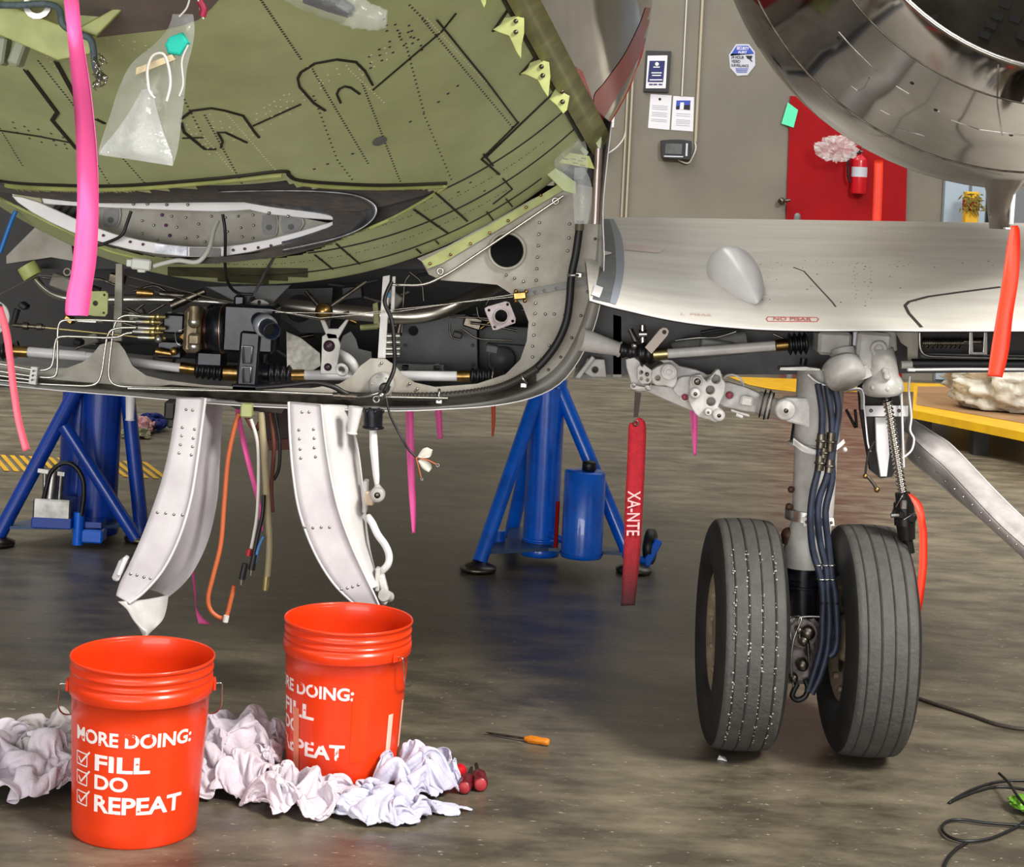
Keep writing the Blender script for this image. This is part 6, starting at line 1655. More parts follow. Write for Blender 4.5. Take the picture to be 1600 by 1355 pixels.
for y, xs in ((883, (1278, 1289, 1298)), (905, (1283, 1292, 1301)), (942, (1287, 1296, 1305))):
    for x in xs:
        mb = MB(); mb.torus(P(x, y, HD), (0, 0, 1), .0098, .0022, 14, 6); mb.build('hose_tie', alu if y < 940 else black, gear)
# wheels
def wheel(X, side, label):
    c = Vector((X, WD, axz)); R_t, hw = .291, .091
    prof = []  # radius, axial
    def grooved():
        out = []
        N_ = 120
        for i in range(N_+1):
            u = -1+2*i/N_; x_ = u*hw
            au = abs(u)
            if au < .66: r_ = R_t - .004*(au/.66)**2
            else:
                t_ = (au-.66)/.34; r_ = R_t-.004 - .075*(1-math.sqrt(max(0, 1-t_**2.2)))
            for g in (-.56, -.20, .16, .52):
                if abs(u-g) < .022: r_ -= .009
            out.append((r_, x_))
        return out
    g = grooved()
    tread = [p for p in g if abs(p[1]) <= hw*.80]
    mb = MB(); mb.lathe(tread, c, (1, 0, 0), 120, 0)
    sidel = [p for p in g if p[1] <= -hw*.80][::-1]; sider = [p for p in g if p[1] >= hw*.80]
    ext = [(.19, .088), (.172, .080), (.160, .066), (.150, .05)]
    mb.lathe([(r_, x_) for r_, x_ in sider]+ext, c, (1, 0, 0), 96, 1)
    mb.lathe([(r_, x_) for r_, x_ in sidel]+[(r_, -x_) for r_, x_ in ext], c, (1, 0, 0), 96, 1)
    ty = mb.build('tyre', [tyre_m, tyre_s], gear, label)
    mb = MB()
    for s_ in (-1, 1):
        mb.lathe([(.155, s_*.060), (.158, s_*.066), (.148, s_*.070), (.138, s_*.060), (.130, s_*.050), (.062, s_*.040), (.055, s_*.062), (.040, s_*.068), (0, s_*.068)], c, (1, 0, 0), 64)
        for k in range(12):
            a_ = 2*PI*k/12; q = c+Vector((s_*.051, .134*math.cos(a_), .134*math.sin(a_))); mb.lathe([(0, s_*.012), (.007, s_*.012), (.009, 0)], q, (1, 0, 0), 10)
    rim = mb.build('wheel_rim', rim_m, ty, 'tan painted wheel rim')
    mb = MB()
    for s_ in (-1, 1):
        for k in range(9):
            a_ = 2*PI*(k+.5)/9; q = c+Vector((s_*.0495, .098*math.cos(a_), .098*math.sin(a_)))
            mb.add([q+Vector((s_*.0015+s_*0, .022*math.cos(b)*1, .016*math.sin(b))) for b in [2*PI*j/14 for j in range(14)]], [list(range(14))], 0, False)
    mb.build('rim_windows', black, ty)
    return ty
wheel(WLX, -1, 'worn left tyre with pale chipped grooves')
wheel(WRX, 1, 'right tyre with clean grooves')
# pale wear flecks along the left tyre grooves
mb = MB(); random.seed(9)
for k in range(190):
    g_ = random.choice((-.56, -.2, .16, .52)); a_ = random.uniform(-.9, 1.0); r_ = .2905
    p = Vector((WLX + g_*.093 + random.uniform(-.004, .004), WD - r_*math.cos(a_), axz + r_*math.sin(a_)))
    mb.rivet(p, (0, -math.cos(a_), math.sin(a_)), random.uniform(.001, .0028), 0, .001)
mb.build('tread_wear', mat('wear_pale', (156, 152, 146), .8), gear, 'pale rubber chips')['kind'] = 'stuff'
# upper drag members behind the strut
mb = MB(); mb.tube([P(1256, 560, 4.52), P(1246, 650, 4.52), P(1240, 690, 4.52)], .010, 12); mb.build('drag_rod', black, gear)
# ---- side stay
def stay(mb_, outline, d_, th, holes=(), bev=.003, sm=2): plate(mb_, sm2(outline, sm, True), d_, th, holes, 0, bev)
mb = MB(); stay(mb, [(978, 562), (1000, 562), (1008, 600), (1060, 606), (1098, 645), (1095, 648), (1040, 625), (1010, 612), (1000, 612), (990, 608), (984, 590)], 4.50, .03); mb.build('side_stay_plate', gearwhite, gear, 'white lower stay plate')
mb = MB(); stay(mb, [(996, 575), (1000, 570), (1004, 574), (1007, 570), (1012, 574), (1020, 580), (1021, 592), (1014, 600), (1002, 600), (996, 592)], 4.44, .02, ((1002, 582, 3), (1011, 585, 3), (1002, 592, 2.4), (1012, 594, 2.4)), .002, 1); stay(mb, [(985, 600), (1000, 604), (1014, 606), (1018, 600), (1016, 612), (1004, 608), (990, 609), (985, 606)], 4.45, .02, ((990, 603, 3), (1012, 607, 4)), .001, 1); mb.build_each('lock_link', gearwhite, gear, 'white pierced lock link')
mb = MB(); stay(mb, [(1020, 578), (1036, 570), (1050, 568), (1058, 580), (1058, 595), (1052, 606), (1040, 603), (1024, 602), (1018, 592)], 4.43, .03, ((1028, 591, 4),), .003); c = P(1045, 581, 4.41)
mb.lathe([(0, -.012), (.008, -.012), (.010, -.008), (.014, -.008), (.015, -.012), (.019, -.012), (.021, 0)], c, (0, 1, 0), 28); mb.build_each('lock_link', gearwhite, gear, 'white link with a round bearing')
mb = MB(); stay(mb, [(1030, 563), (1050, 563), (1062, 572), (1088, 578), (1108, 588), (1100, 598), (1060, 592), (1050, 575)], 4.49, .03); mb.build('side_stay_plate', gearwhite, gear)
mb = MB(); stay(mb, [(1060, 592), (1075, 588), (1090, 590), (1080, 612), (1078, 630), (1064, 622), (1052, 610)], 4.46, .02, ((1070, 621, 5),)); mb.build('side_stay_plate', gearwhite, gear)
mb = MB(); stay(mb, [(1074, 600), (1100, 592), (1128, 584), (1132, 610), (1128, 640), (1090, 636)], 4.475, .01); mb.build('lock_backing', geargrey, gear)
mb = MB(); stay(mb, [(1080, 590), (1096, 585), (1104, 596), (1120, 578), (1126, 580), (1129, 592), (1134, 600), (1130, 620), (1122, 636), (1130, 642), (1130, 656), (1118, 660), (1108, 656), (1092, 652), (1082, 640), (1076, 625), (1078, 605)], 4.42, .03, ((1119, 593, 7), (1110, 610, 7), (1111, 628, 7)), .003)
for x, y, r_ in ((1089, 596, .013), (1086, 615, .014), (1123, 649, .016), (1106, 644, .010)):
    mb.lathe([(.004, -.01), (r_*.7, -.01), (r_, -.004), (r_, .01)], P(x, y, 4.405), (0, 1, 0), 24)
mb.build('lock_plate', gearwhite, gear, 'white lock plate pierced by round holes')
mb = MB(); 
for x, y, r_ in ((1086, 615, .005), (1123, 649, .005), (1011, 585, .004), (1089, 596, .009)): mb.lathe([(0, -.0102), (r_, -.0102), (r_, 0)], P(x, y, 4.404), (0, 1, 0), 14)
mb.build_each('pin_end', steeld, gear)
mb = MB(); stay(mb, [(1122, 600), (1140, 598), (1190, 616), (1196, 640), (1186, 646), (1130, 636), (1118, 620)], 4.47, .04, ((1125, 612, 3.4), (1140, 618, 5)), .004); mb.lathe([(.03, -.015), (.034, -.015), (.034, .015), (.03, .015)], P(1142, 604, 4.5), (0, 1, 0), 28)
mb.box(P(1166, 627, 4.44), (.032, .02, .026), Matrix.Rotation(.12, 3, 'Y'), 0, .006); mb.build('stay_arm', gearwhite, gear, 'white stay arm')
mb = MB(); 
for x, y, r_ in ((1125, 612, .006), (1140, 618, .009), (1070, 621, .008)): mb.lathe([(0, -.002), (r_, -.002), (r_, .01)], P(x, y, 4.455), (0, 1, 0), 16)
mb.build_each('red_bushing', mat('faded_red_bushing', (150, 66, 84), .5), gear, 'faded red bushings')
mb = MB(); a = P(1196, 632, 4.46); b_ = P(1226, 640, 4.45); axs = (b_-a)
mb.lathe([(0, -.02), (.030, -.02), (.030, 0), (.036, .004), (.036, .012), (.030, .016), (.022, .02), (.020, .06)], a, axs, 30); mb.build('swivel_joint', geargrey, gear, 'grey swivel joint')
mb = MB(); mb.torus(a+axs*.1, axs, .038, .0022, 30, 6); mb.torus(a+axs*.3, axs, .034, .002, 30, 6); mb.torus(a-axs*.15, axs, .036, .002, 30, 6); mb.build('swivel_wire', steeld, gear)
mb = MB(); mb.box(P(1156, 645, 4.46), (.05, .02, .006), Matrix.Rotation(.25, 3, 'Y'), 0, .002); mb.cyl(P(1150, 648, 4.45), P(1160, 652, 4.45), .005, .005, 8); mb.build_each('limit_switch', gearwhite, gear)

# ------------------------------------------------------------------ belly doors
def bdoor(Lf, Rt, name, label, d_, rivs, bow=0):
    """curved door: front web between the two edge lines"""
    mb = MB(); mb.strip([P(x, y, d_) for x, y in Lf], [P(x, y, d_) for x, y in Rt], .012, bow, 0, 8, 5); o = mb.build(name, mat('door_white', (206, 202, 204), .35, 0, (184, 178, 182), 7, .5), plane, label)
    m2 = MB()
    for x, y in rivs: m2.rivet(P(x, y, d_-.006), (0, -1, 0), .0042, 0, .0022)
    m2.build('rivets', alu, o); return o
D1 = 4.38
d1L = [(276, 622), (273, 650), (265, 700), (250, 760), (225, 830), (203, 880), (188, 910), (182, 930)]
d1R = [(321, 622), (316, 660), (308, 720), (298, 780), (280, 840), (255, 890), (225, 925), (202, 942)]
r1 = [(291, 640), (301, 641), (285, 668), (284, 681), (282, 695), (280, 708), (304, 671), (302, 685), (301, 698), (299, 711), (246, 801), (259, 802), (272, 804), (285, 805), (204, 897), (214, 899), (225, 902), (235, 904)]
door1 = bdoor(d1L, d1R, 'belly_door', 'left curved white door hanging from the belly', D1, r1)
mb = MB(); mb.strip([P(x, y, D1-.006) for x, y in d1R], [P(x, y, 4.62) for x, y in [(348, 625), (345, 660), (342, 720), (338, 780), (325, 840), (305, 885), (285, 912), (262, 932)]], .006, .03, 0, 8, 6); mb.build('door_panel', mat('door_outer_white', (204, 200, 204), .33, 0, (186, 180, 186), 5, .5), door1)
mb = MB(); mb.tube(catmull([P(x, y, D1-.008) for x, y in d1R], 6), .004, 8); mb.build('door_edge', white_hi, door1)
mb = MB(); mb.strip([P(x, y, D1-.02) for x, y in [(184, 940), (198, 952), (208, 968), (222, 982), (230, 986)]], [P(x, y, D1+.03) for x, y in [(263, 930), (260, 950), (254, 968), (243, 981), (232, 986)]], .006, .02, 0, 6, 5); mb.build('door_tip', white, door1, 'rounded door tip')
mb = MB(); mb.box(P(188, 890, D1+.02), (.02, .04, .055), Matrix.Rotation(.35, 3, 'Y'), 0, .006); mb.box(P(192, 884, D1), (.012, .03, .05), Matrix.Rotation(.35, 3, 'Y'), 0, .004); mb.build_each('door_latch', white_hi, door1)
mb = MB(); mb.box(P(268, 640, D1+.05), (.03, .05, .05), None, 0, .006); mb.box(P(270, 652, D1+.05), (.02, .04, .05), None, 0, .004); mb.build('door_hinge', dark, door1)
d2L = [(451, 628), (453, 680), (458, 740), (468, 800), (490, 860), (520, 910), (555, 945), (572, 952)]
d2R = [(502, 632), (508, 690), (518, 750), (530, 800), (548, 850), (566, 890), (585, 930), (600, 965)]
r2 = [(472, 644), (483, 644), (467, 672), (468, 686), (469, 702), (470, 716), (490, 671), (491, 685), (491, 700), (493, 714), (476, 824), (489, 825), (502, 824), (515, 824), (533, 921), (543, 919), (551, 917), (560, 914)]
door2 = bdoor(d2L, d2R, 'belly_door', 'right curved white door hanging from the belly', D1, r2)
mb = MB(); mb.strip([P(x, y, D1+.02) for x, y in [(500, 632), (508, 690), (518, 750), (530, 800), (548, 850), (566, 895), (580, 920)]], [P(x, y, 4.60) for x, y in [(545, 636), (557, 690), (564, 740), (570, 800), (574, 850), (580, 895), (592, 925)]], .006, -.02, 0, 8, 5); mb.build('door_panel', mat('door_inner_white', (222, 220, 220), .35, 0, (204, 202, 200), 8, .5), door2, 'inner face of the door')
mb = MB(); mb.tube(catmull([P(x, y, D1-.004) for x, y in d2L], 6), .0035, 8); mb.tube(catmull([P(x, y, D1-.006) for x, y in d2R], 6), .003, 8); mb.build('door_edge', white_hi, door2)
mb = MB(); plate(mb, [(569, 952), (590, 950), (602, 968), (572, 962)], D1, .01); mb.build('door_tip', geargrey, door2)
mb = MB(); pxt(mb, [(575, 808, 4.5), (582, 818, 4.48), (590, 835, 4.46), (602, 852, 4.46), (608, 868, 4.46), (606, 882, 4.46), (596, 893, 4.47), (586, 900, 4.5)], .0095, 14, 0, 6); mb.build('door_rod', white_hi, door2, 'white bent rod')
mb = MB(); mb.box(P(598, 912, 4.46), (.02, .03, .05), Matrix.Rotation(-.3, 3, 'Y'), 0, .006); mb.cyl(P(600, 930, 4.43), P(608, 933, 4.47), .016, .014, 18); mb.box(P(590, 905, 4.46), (.012, .03, .06), None, 0, .004); mb.box(P(571, 775, 4.5), (.012, .03, .085), None, 0, .004); mb.sph(P(600, 940, 4.44), .01, 8); mb.build_each('door_latch', gearwhite, door2)
mb = MB(); mb.box(P(578, 778, 4.47), (.024, .03, .035), None, 0, .004); mb.build('rod_bracket', mat('tan_bracket', (196, 176, 150), .5), door2)
mb = MB(); mb.tube([P(583, 672, 4.46), P(584, 700, 4.46), P(588, 745, 4.46), P(589, 757, 4.46)], [.0095, .011, .0085, .006], 18); mb.build('actuator_rod', white_hi, plane, 'white door actuator rod')
mb = MB(); c = P(590, 773, 4.44); mb.lathe([(.008, -.012), (.016, -.012), (.0195, -.006), (.0195, .012)], c, (0, 1, 0), 26); mb.tube([P(589, 757, 4.45), c+Vector((0, .01, .01))], [.006, .014], 14); mb.build('rod_end', geargrey, plane, 'round rod end bearing')
mb = MB(); mb.lathe([(0, -.010), (.010, -.010), (.010, 0)], c, (0, 1, 0), 18); mb.build('rod_bearing', steeld, plane)
mb = MB(); mb.tube([P(583, 640, 4.46), P(583, 668, 4.46)], [.026, .024], 20); mb.torus(P(583, 668, 4.46), (0, 0, 1), .026, .003, 20, 6)
for k in range(6): mb.sph(P(583, 642, 4.46)+Vector((.024*math.cos(k), .024*math.sin(k), 0)), .006, 8)
mb.build('actuator_body', blackg, plane, 'black actuator body')
mb = MB(); mb.tube([P(556, 636, 4.42), P(550, 676, 4.42)], [.019, .012], 20); mb.torus(P(550, 677, 4.42), (.1, 0, 1), .012, .0025, 18, 6); mb.build('drain_funnel', white_hi, plane, 'white drain funnel')
mb = MB(); mb.tube([P(204, 618, 4.6), P(203, 655, 4.6)], [.013, .011], 16); mb.torus(P(203, 656, 4.6), (0, 0, 1), .011, .002, 16, 6); mb.build('drain_tube', white_hi, plane, 'white stub drain tube')
# hanging hoses and cables between the doors
HB = 4.5
cable([(374, 646, HB), (366, 670, HB), (356, 720, HB), (350, 790, HB), (345, 850, HB), (333, 900, HB), (325, 935, HB), (330, 955, HB), (345, 966, HB), (354, 962, HB), (360, 940, HB), (366, 915, HB)], .0062, wirebr, 'hanging_cable', 'copper orange cable looping down')
cable([(392, 655, HB), (402, 690, HB), (404, 740, HB), (402, 800, HB), (396, 840, HB), (390, 868, HB)], .0045, wirew, 'hanging_cable', 'white cable')
cable([(408, 645, HB+.02), (412, 700, HB), (417, 780, HB), (421, 840, HB), (420, 880, HB), (416, 918, HB)], .0090, olive, 'hanging_hose', 'olive rubber hose')
cable([(384, 650, HB+.02), (398, 672, HB+.02), (406, 660, HB+.02)], .006, mat('rusty_cable', (96, 50, 36), .6), 'hanging_cable')
cable([(422, 645, HB+.05), (428, 700, HB+.05), (424, 760, HB+.05), (426, 800, HB+.03)], .0055, mat('rusty_cable', (96, 50, 36), .6), 'hanging_cable', 'rusty brown cable')
cable([(430, 645, HB+.06), (437, 690, HB+.06), (436, 730, HB+.06), (428, 750, HB+.06)], .0045, wireb, 'hanging_cable', 'black cable')
cable([(412, 774, HB-.02), (410, 805, HB-.02), (402, 840, HB-.02), (396, 870, HB-.02), (392, 890, HB-.02)], .0055, wireb, 'hanging_cable', 'black cable ends')
cable([(412, 838, HB-.02), (404, 855, HB-.02), (398, 880, HB-.02)], .0042, mat('blue_wire', (60, 110, 160), .5), 'hanging_cable', 'blue wire end')
for x, y, m_ in ((390, 862, mat('red_tape_band', (150, 30, 36), .5)), (354, 966, wirew)):
    mb = MB(); mb.cyl(P(x, y-4, HB-.01), P(x-2, y+6, HB-.01), .0075, .0075, 12); mb.build('cable_band', m_, plane)
for x, y in ((378, 905), (393, 890)):
    mb = MB(); mb.cyl(P(x+5, y-24, HB-.02), P(x, y, HB-.02), .008, .009, 12, 0); mb.cyl(P(x, y, HB-.02), P(x-1, y+9, HB-.02), .005, .0045, 10, 1); mb.build('cable_terminal', [black, alu], plane, 'black boot with a metal terminal')
mb = MB(); mb.cyl(P(417, 900, HB), P(415, 922, HB), .0105, .0095, 12); mb.build('hose_end', brass, plane)
mb = MB(); mb.box(P(386, 641, HB), (.03, .04, .035), None, 0, .004); mb.build('terminal_block', mat('olive_block', (160, 166, 110), .5), plane)
mb = MB(); plate(mb, [(405, 640), (450, 640), (450, 700), (420, 700), (415, 680)], 4.75, .02); plate(mb, [(350, 628), (450, 632), (440, 646), (370, 640)], 4.55, .06); mb.build_each('bay_door_stub', mat('umber_dark', (58, 44, 38), .6), plane)
mb = MB(); plate(mb, [(420, 688), (452, 686), (452, 703), (420, 704)], 4.74, .02); mb.build('rust_strip', mat('rust_brown', (92, 48, 34), .6), plane)

# ================================================================== BUCKETS
def bucket(name, loc, rz, label, extra=False):
    r = empty(name, (0, 0, 0), label, 'bucket', 'orange buckets standing among the rags')
    Hh = .370
    def rad(z): return .130 + (.1455-.130)*(z/.30)
    prof = [(0, .006), (.118, .006), (.122, 0), (.128, 0), (.1305, .004), (.1318, .03), (rad(.05), .05), (rad(.15), .15), (rad(.25), .25), (rad(.292), .292), (.1475, .2925), (.1505, .296), (.1515, .310), (.1515, .3185), (.1480, .3200), (.1478, .326), (.1500, .3275), (.1500, .3305), (.1478, .332), (.1478, .342), (.1505, .3435), (.1508, .348), (.1480, .350), (.1480, .362), (.1515, .3635), (.1525, .367), (.1518, .3705), (.1498, .3705), (.1485, .367), (.146, .34), (.142, .29), (.1265, .012), (0, .012)]
    mb = MB(); mb.lathe(prof, (0, 0, 0), n=96); body = mb.build('body', orange, r)
    # handle lugs and wire
    mb = MB()
    for s_ in (-1, 1):
        mb.box((s_*.1535, 0, .306), (.006, .03, .022), None, 0, .002)
    mb.build('handle_lug', orange, r)
    mb = MB(); pts = []
    for k in range(41):
        break
    half = [(.152, 0, .306), (.168, 0, .307), (.170, .004, .290), (.170, .010, .255), (.156, .034, .232), (.125, .09, .22), (.07, .135, .215)]
    pts = catmull(half + [(0, .152, .213)] + [(-a_, b_, c_) for a_, b_, c_ in half[::-1]], 4)
    mb.tube([Vector(p) for p in pts], .0018, 8); mb.build('wire_handle', steel, r, 'thin wire bail hanging behind')
    # printed words wrapped on the wall
    def wrap_geo(vs, a_left, z_, span_w):
        out = []
        for v in vs:
            zz = z_ + v.y; rr = rad(zz) + .0006; a_ = a_left + v.x
            out.append(Vector((rr*math.sin(a_), -rr*math.cos(a_), zz)))
        return out
    def line(txt, aL, aR, z_, h_, m, name='printed_words', off=.03):
        vs, fs = fit_text(txt, aR-aL, h_, off)
        vs, fs = slice_x(vs, fs, .045)
        mb = MB(); mb.add(wrap_geo(vs, aL, z_, 0), fs, 0, False); return mb.build(name, m, body)
    A = math.radians
    line('MORE DOING:', A(-62), A(49), .213, .030, letter_m)
    line('FILL', A(-38), A(11), .160, .034, letter_m); line('DO', A(-38), A(-7), .121, .031, letter_m); line('REPEAT', A(-38), A(43), .074, .036, letter_v if extra else letter_m)
    for k, z_ in enumerate((.162, .122, .080)):
        mb = MB()
        def q(a_, zz): rr = rad(zz)+.0007; return Vector((rr*math.sin(a_), -rr*math.cos(a_), zz))
        a0, a1, w_ = A(-62), A(-47), .0028; hh = .026
        def bar(p0, p1, w_=.0028):
            d_ = (Vector((p1[0]*.135, p1[1]))-Vector((p0[0]*.135, p0[1]))); nn_ = Vector((-d_.y, d_.x)).normalized()*w_/2; N_ = 6; vs = []
            for i in range(N_+1):
                t_ = i/N_; pa = p0[0]+(p1[0]-p0[0])*t_; pz = p0[1]+(p1[1]-p0[1])*t_
                vs += [q(pa+nn_.x/.135, pz+nn_.y), q(pa-nn_.x/.135, pz-nn_.y)]
            mb.add(vs, [[i*2, i*2+1, i*2+3, i*2+2] for i in range(N_)], 0, False)
        bar((a0, z_), (a1, z_)); bar((a0, z_+hh), (a1, z_+hh)); bar((a0, z_), (a0, z_+hh)); bar((a1, z_), (a1, z_+hh))
        bar((a0+.05, z_+hh*.6), (a0+.12, z_+.004), .004); bar((a0+.11, z_+.004), (a1+.06, z_+hh*1.25), .004)
        mb.build('tick_box', letter_m, body)
    if extra:
        def patch(a0, a1, z0, z1, m, nm, lab):
            mb = MB(); vs = []; n_ = 6
            for j in range(5):
                zz = z0+(z1-z0)*j/4
                for i in range(n_+1):
                    a_ = a0+(a1-a0)*i/n_; rr = rad(zz)+.0013; vs.append(Vector((rr*math.sin(a_), -rr*math.cos(a_), zz)))
            mb.add(vs, [[j*7+i, j*7+i+1, (j+1)*7+i+1, (j+1)*7+i] for j in range(4) for i in range(n_)], 0, False); mb.build(nm, m, body, lab)
        patch(A(88), A(95), .004, .17, mat('pale_tape', (236, 190, 170), .5), 'tape_strip', 'pale vertical tape strip')
        patch(A(-16), A(-7), .02, .18, mat('residue_tape', (226, 132, 100), .5), 'tape_strip', 'faint tape residue')
        patch(A(112), A(118), .08, .19, mat('pale_tape', (236, 190, 170), .5), 'tape_strip', 'pale vertical tape strip')
        patch(A(48), A(64), .07, .22, mat('glue_stain', (222, 60, 16), .2), 'glue_stain', 'paler glue stain')
    r.location = loc; r.rotation_euler = (0, 0, rz)
    return r
b1 = P(213, 1291, 3.70); b1.z = 0
b1 = G(210, 1293)
bucket('bucket', b1, R_(11), 'orange bucket standing in front at the left, fill-do-repeat print facing out')
b2 = G(533, 1209)
o2 = bucket('bucket', b2, R_(-36), 'orange bucket turned so its print wraps to the left, near the middle, with tape strips', True)

# ================================================================== RAGS
AVOID += [(b1.x, b1.y), (b2.x, b2.y)]
rag('rag', 40, 1225, .27, .17, .125, rag_m, 1.1, 'white rag heap at the left edge of the photo', group='white rags around the buckets', rot=.1, fr=1.15)
rag('rag', 92, 1208, .15, .14, .165, rag_g, 4.2, 'greyish rag bunched tall against the left side of the front bucket', group='white rags around the buckets', fr=1.1)
rag('rag', 368, 1196, .155, .15, .145, rag_m, 7.7, 'white rag heap between the two buckets, rear one', group='white rags around the buckets', fr=1.3)
rag('rag', 352, 1232, .12, .10, .10, rag_m, 9.3, 'white rag heap touching the right side of the front bucket', group='white rags around the buckets', fr=1.4)
rag('rag', 462, 1262, .12, .10, .095, rag_m, 12.9, 'twisted white rag in front of the middle bucket, left part', group='white rags around the buckets', fr=1.25)
rag('rag', 535, 1252, .16, .075, .055, rag_m, 15.2, 'flattened white rag along the base of the middle bucket', group='white rags around the buckets', fr=1.2)
rag('rag', 596, 1274, .12, .085, .075, rag_b, 18.8, 'bluish white rag spread in front of the middle bucket, right part', group='white rags around the buckets', fr=1.1)
rag('rag', 650, 1236, .095, .12, .12, rag_b, 22.1, 'bluish white rag at the right side of the middle bucket', group='white rags around the buckets', fr=1.15, rot=-.4)
rag('rag', 676, 1268, .085, .035, .03, rag_b, 25.7, 'thin bluish rag end trailing towards the red screwdrivers', group='white rags around the buckets', fr=1.1, rot=.2)

# ================================================================== SCREWDRIVERS AND SMALL THINGS
def driver(tail, tip, rh, mh, label, blade=.08, shaft=.003, he=None, hl=.09):
    """tail: end of the handle, tip direction towards the blade"""
    tail = Vector(tail); tip = Vector(tip); dn = (tip-tail).normalized()
    r = empty('screwdriver', (tail.x, tail.y, 0), label, 'screwdriver', 'screwdrivers lying on the floor')
    prof = [(0, 0), (rh*.72, 0), (rh*.9, .003), (rh, .010), (rh*.93, .02), (rh, .03), (rh, hl*.8), (rh*.75, hl*.88), (rh*.72, hl*.93), (rh*.55, hl), (0, hl)]
    mb = MB(); mb.lathe([(max(a_, 0), b_) for a_, b_ in prof], tail, dn, 24)
    for k in range(8):
        a_ = 2*PI*k/8; e1 = dn.orthogonal().normalized(); e2 = dn.cross(e1)
        o_ = (e1*math.cos(a_)+e2*math.sin(a_))*rh*.97; mb.cyl(tail+dn*.03+o_, tail+dn*(hl*.8)+o_, rh*.10, rh*.10, 6)
    mb.build('handle', mh, r)
    if he:
        mb = MB(); mb.lathe([(0, -.0008), (rh*.7, -.0008), (rh*.8, .0015)], tail, dn, 24); mb.build('handle_end', he, r, 'paler round handle end')
    mb = MB(); mb.cyl(tail+dn*hl*.98, tail+dn*(hl+blade), shaft, shaft, 12); mb.box(tail+dn*(hl+blade+.004), (.006, .006, .003), None, 0); mb.build('blade', steeld, r, 'steel blade')
    return r
t_ = G(858, 1160, .011); q_ = G(765, 1146, .006)
driver(t_, q_, .0095, amber, 'amber-handled screwdriver lying alone on the floor', .10, .003, None, .068)
driver(G(724, 1203, .017), G(660, 1222, .013), .017, redh, 'bright red screwdriver pointing left into the rag', .06, .003, None, .062)
driver(G(725, 1232, .016), G(738, 1196, .016), .0165, redhd, 'dark red screwdriver end-on, left one of the end-on pair', .07, .004, redend, .075)
driver(G(751, 1227, .0175), G(741, 1180, .0175), .018, redhd, 'dark red screwdriver end-on, right one of the end-on pair', .07, .005, redend, .075)
mb = MB(); c = G(1128, 1188); mb.add([c+Vector((-.012, 0, .001)), c+Vector((.012, -.01, .001)), c+Vector((.010, .012, .004)), c+Vector((-.006, .01, .009)), c+Vector((0, -.004, .007))], [[0, 1, 4], [1, 2, 4], [2, 3, 4], [3, 0, 4], [0, 3, 2, 1]], 0, False)
tag(mb.build('paper_scrap', white_hi), 'small pale scrap lying on the floor under the left tyre', 'scrap')

# ================================================================== STREAMERS
def streamer(Lp, Rp, m, label, th=.0015, bow=.004, name='streamer', grp=None, n=6):
    mb = MB(); mb.strip([P(*p) for p in Lp], [P(*p) for p in Rp], th, bow, 0, n, 4); return tag(mb.build(name, m), label, 'streamer', grp)
streamer([(92, -50, 2.97), (97, -20, 2.6), (104, 40, 2.5), (112, 120, 2.52), (117, 180, 2.55), (120, 250, 2.52), (120, 330, 2.5), (112, 420, 2.5), (104, 460, 2.5), (102, 488, 2.5), (107, 493, 2.5)],
         [(116, -50, 2.97), (121, -20, 2.6), (128, 50, 2.5), (140, 130, 2.5), (147, 190, 2.5), (152, 250, 2.5), (154, 330, 2.5), (151, 400, 2.5), (144, 450, 2.5), (139, 488, 2.5), (137, 494, 2.5)], pink, 'wide hot pink tape streamer hanging at the upper left in front of everything', .0012, .006)
streamer([(-6, 480, 3.4), (4, 520, 3.4), (10, 560, 3.4), (16, 610, 3.4), (24, 660, 3.4), (36, 706, 3.4)], [(4, 478, 3.4), (16, 520, 3.4), (21, 560, 3.4), (27, 610, 3.4), (35, 660, 3.4), (47, 702, 3.4)], coral, 'coral pink streamer curving down at the left edge below the bay')
streamer([(634, 630, 4.7), (635, 700, 4.7), (638, 760, 4.7), (641, 800, 4.7), (644, 834, 4.7)], [(646, 630, 4.7), (647, 700, 4.7), (649, 760, 4.7), (650, 800, 4.7), (649, 833, 4.7)], pink2, 'long magenta streamer hanging below the belly right of the doors')
streamer([(679, 630, 4.9), (681, 660, 4.9), (684, 687, 4.9)], [(690, 630, 4.9), (691, 660, 4.9), (692, 685, 4.9)], pink2, 'short magenta streamer below the belly, right of the long one')
streamer([(767, 632, 4.95), (768, 660, 4.95), (768, 681, 4.95)], [(774, 632, 4.95), (774, 660, 4.95), (771, 683, 4.95)], rust, 'short rust brown streamer below the belly beside the right jack')
streamer([(1077, 630, 4.55), (1080, 670, 4.55), (1084, 712, 4.55)], [(1090, 630, 4.55), (1090, 670, 4.55), (1088, 712, 4.55)], pink2, 'magenta streamer hanging under the white side stay')
streamer([(366, 630, 4.6), (372, 670, 4.6), (386, 730, 4.6), (402, 790, 4.6), (406, 830, 4.6)], [(373, 630, 4.6), (380, 670, 4.6), (394, 730, 4.6), (408, 790, 4.6), (411, 830, 4.6)], pink2, 'magenta streamer hanging behind the copper cable between the belly doors')
streamer([(299, 890, 4.7), (303, 925, 4.7), (306, 955, 4.7), (310, 975, 4.7)], [(303, 890, 4.7), (306, 925, 4.7), (309, 955, 4.7), (330, 977, 4.7)], pink2, 'narrow magenta streamer hanging below the left belly door')
streamer([(1580, 352, 3.85), (1573, 385, 3.84), (1566, 440, 3.82), (1556, 500, 3.82), (1548, 550, 3.82), (1543, 588, 3.82)], [(1590, 352, 3.85), (1594, 368, 3.84), (1592, 430, 3.83), (1583, 490, 3.82), (1576, 550, 3.82), (1566, 590, 3.82)], redtape, 'orange red streamer hanging from the drain mast at the right edge', .0015, .008)
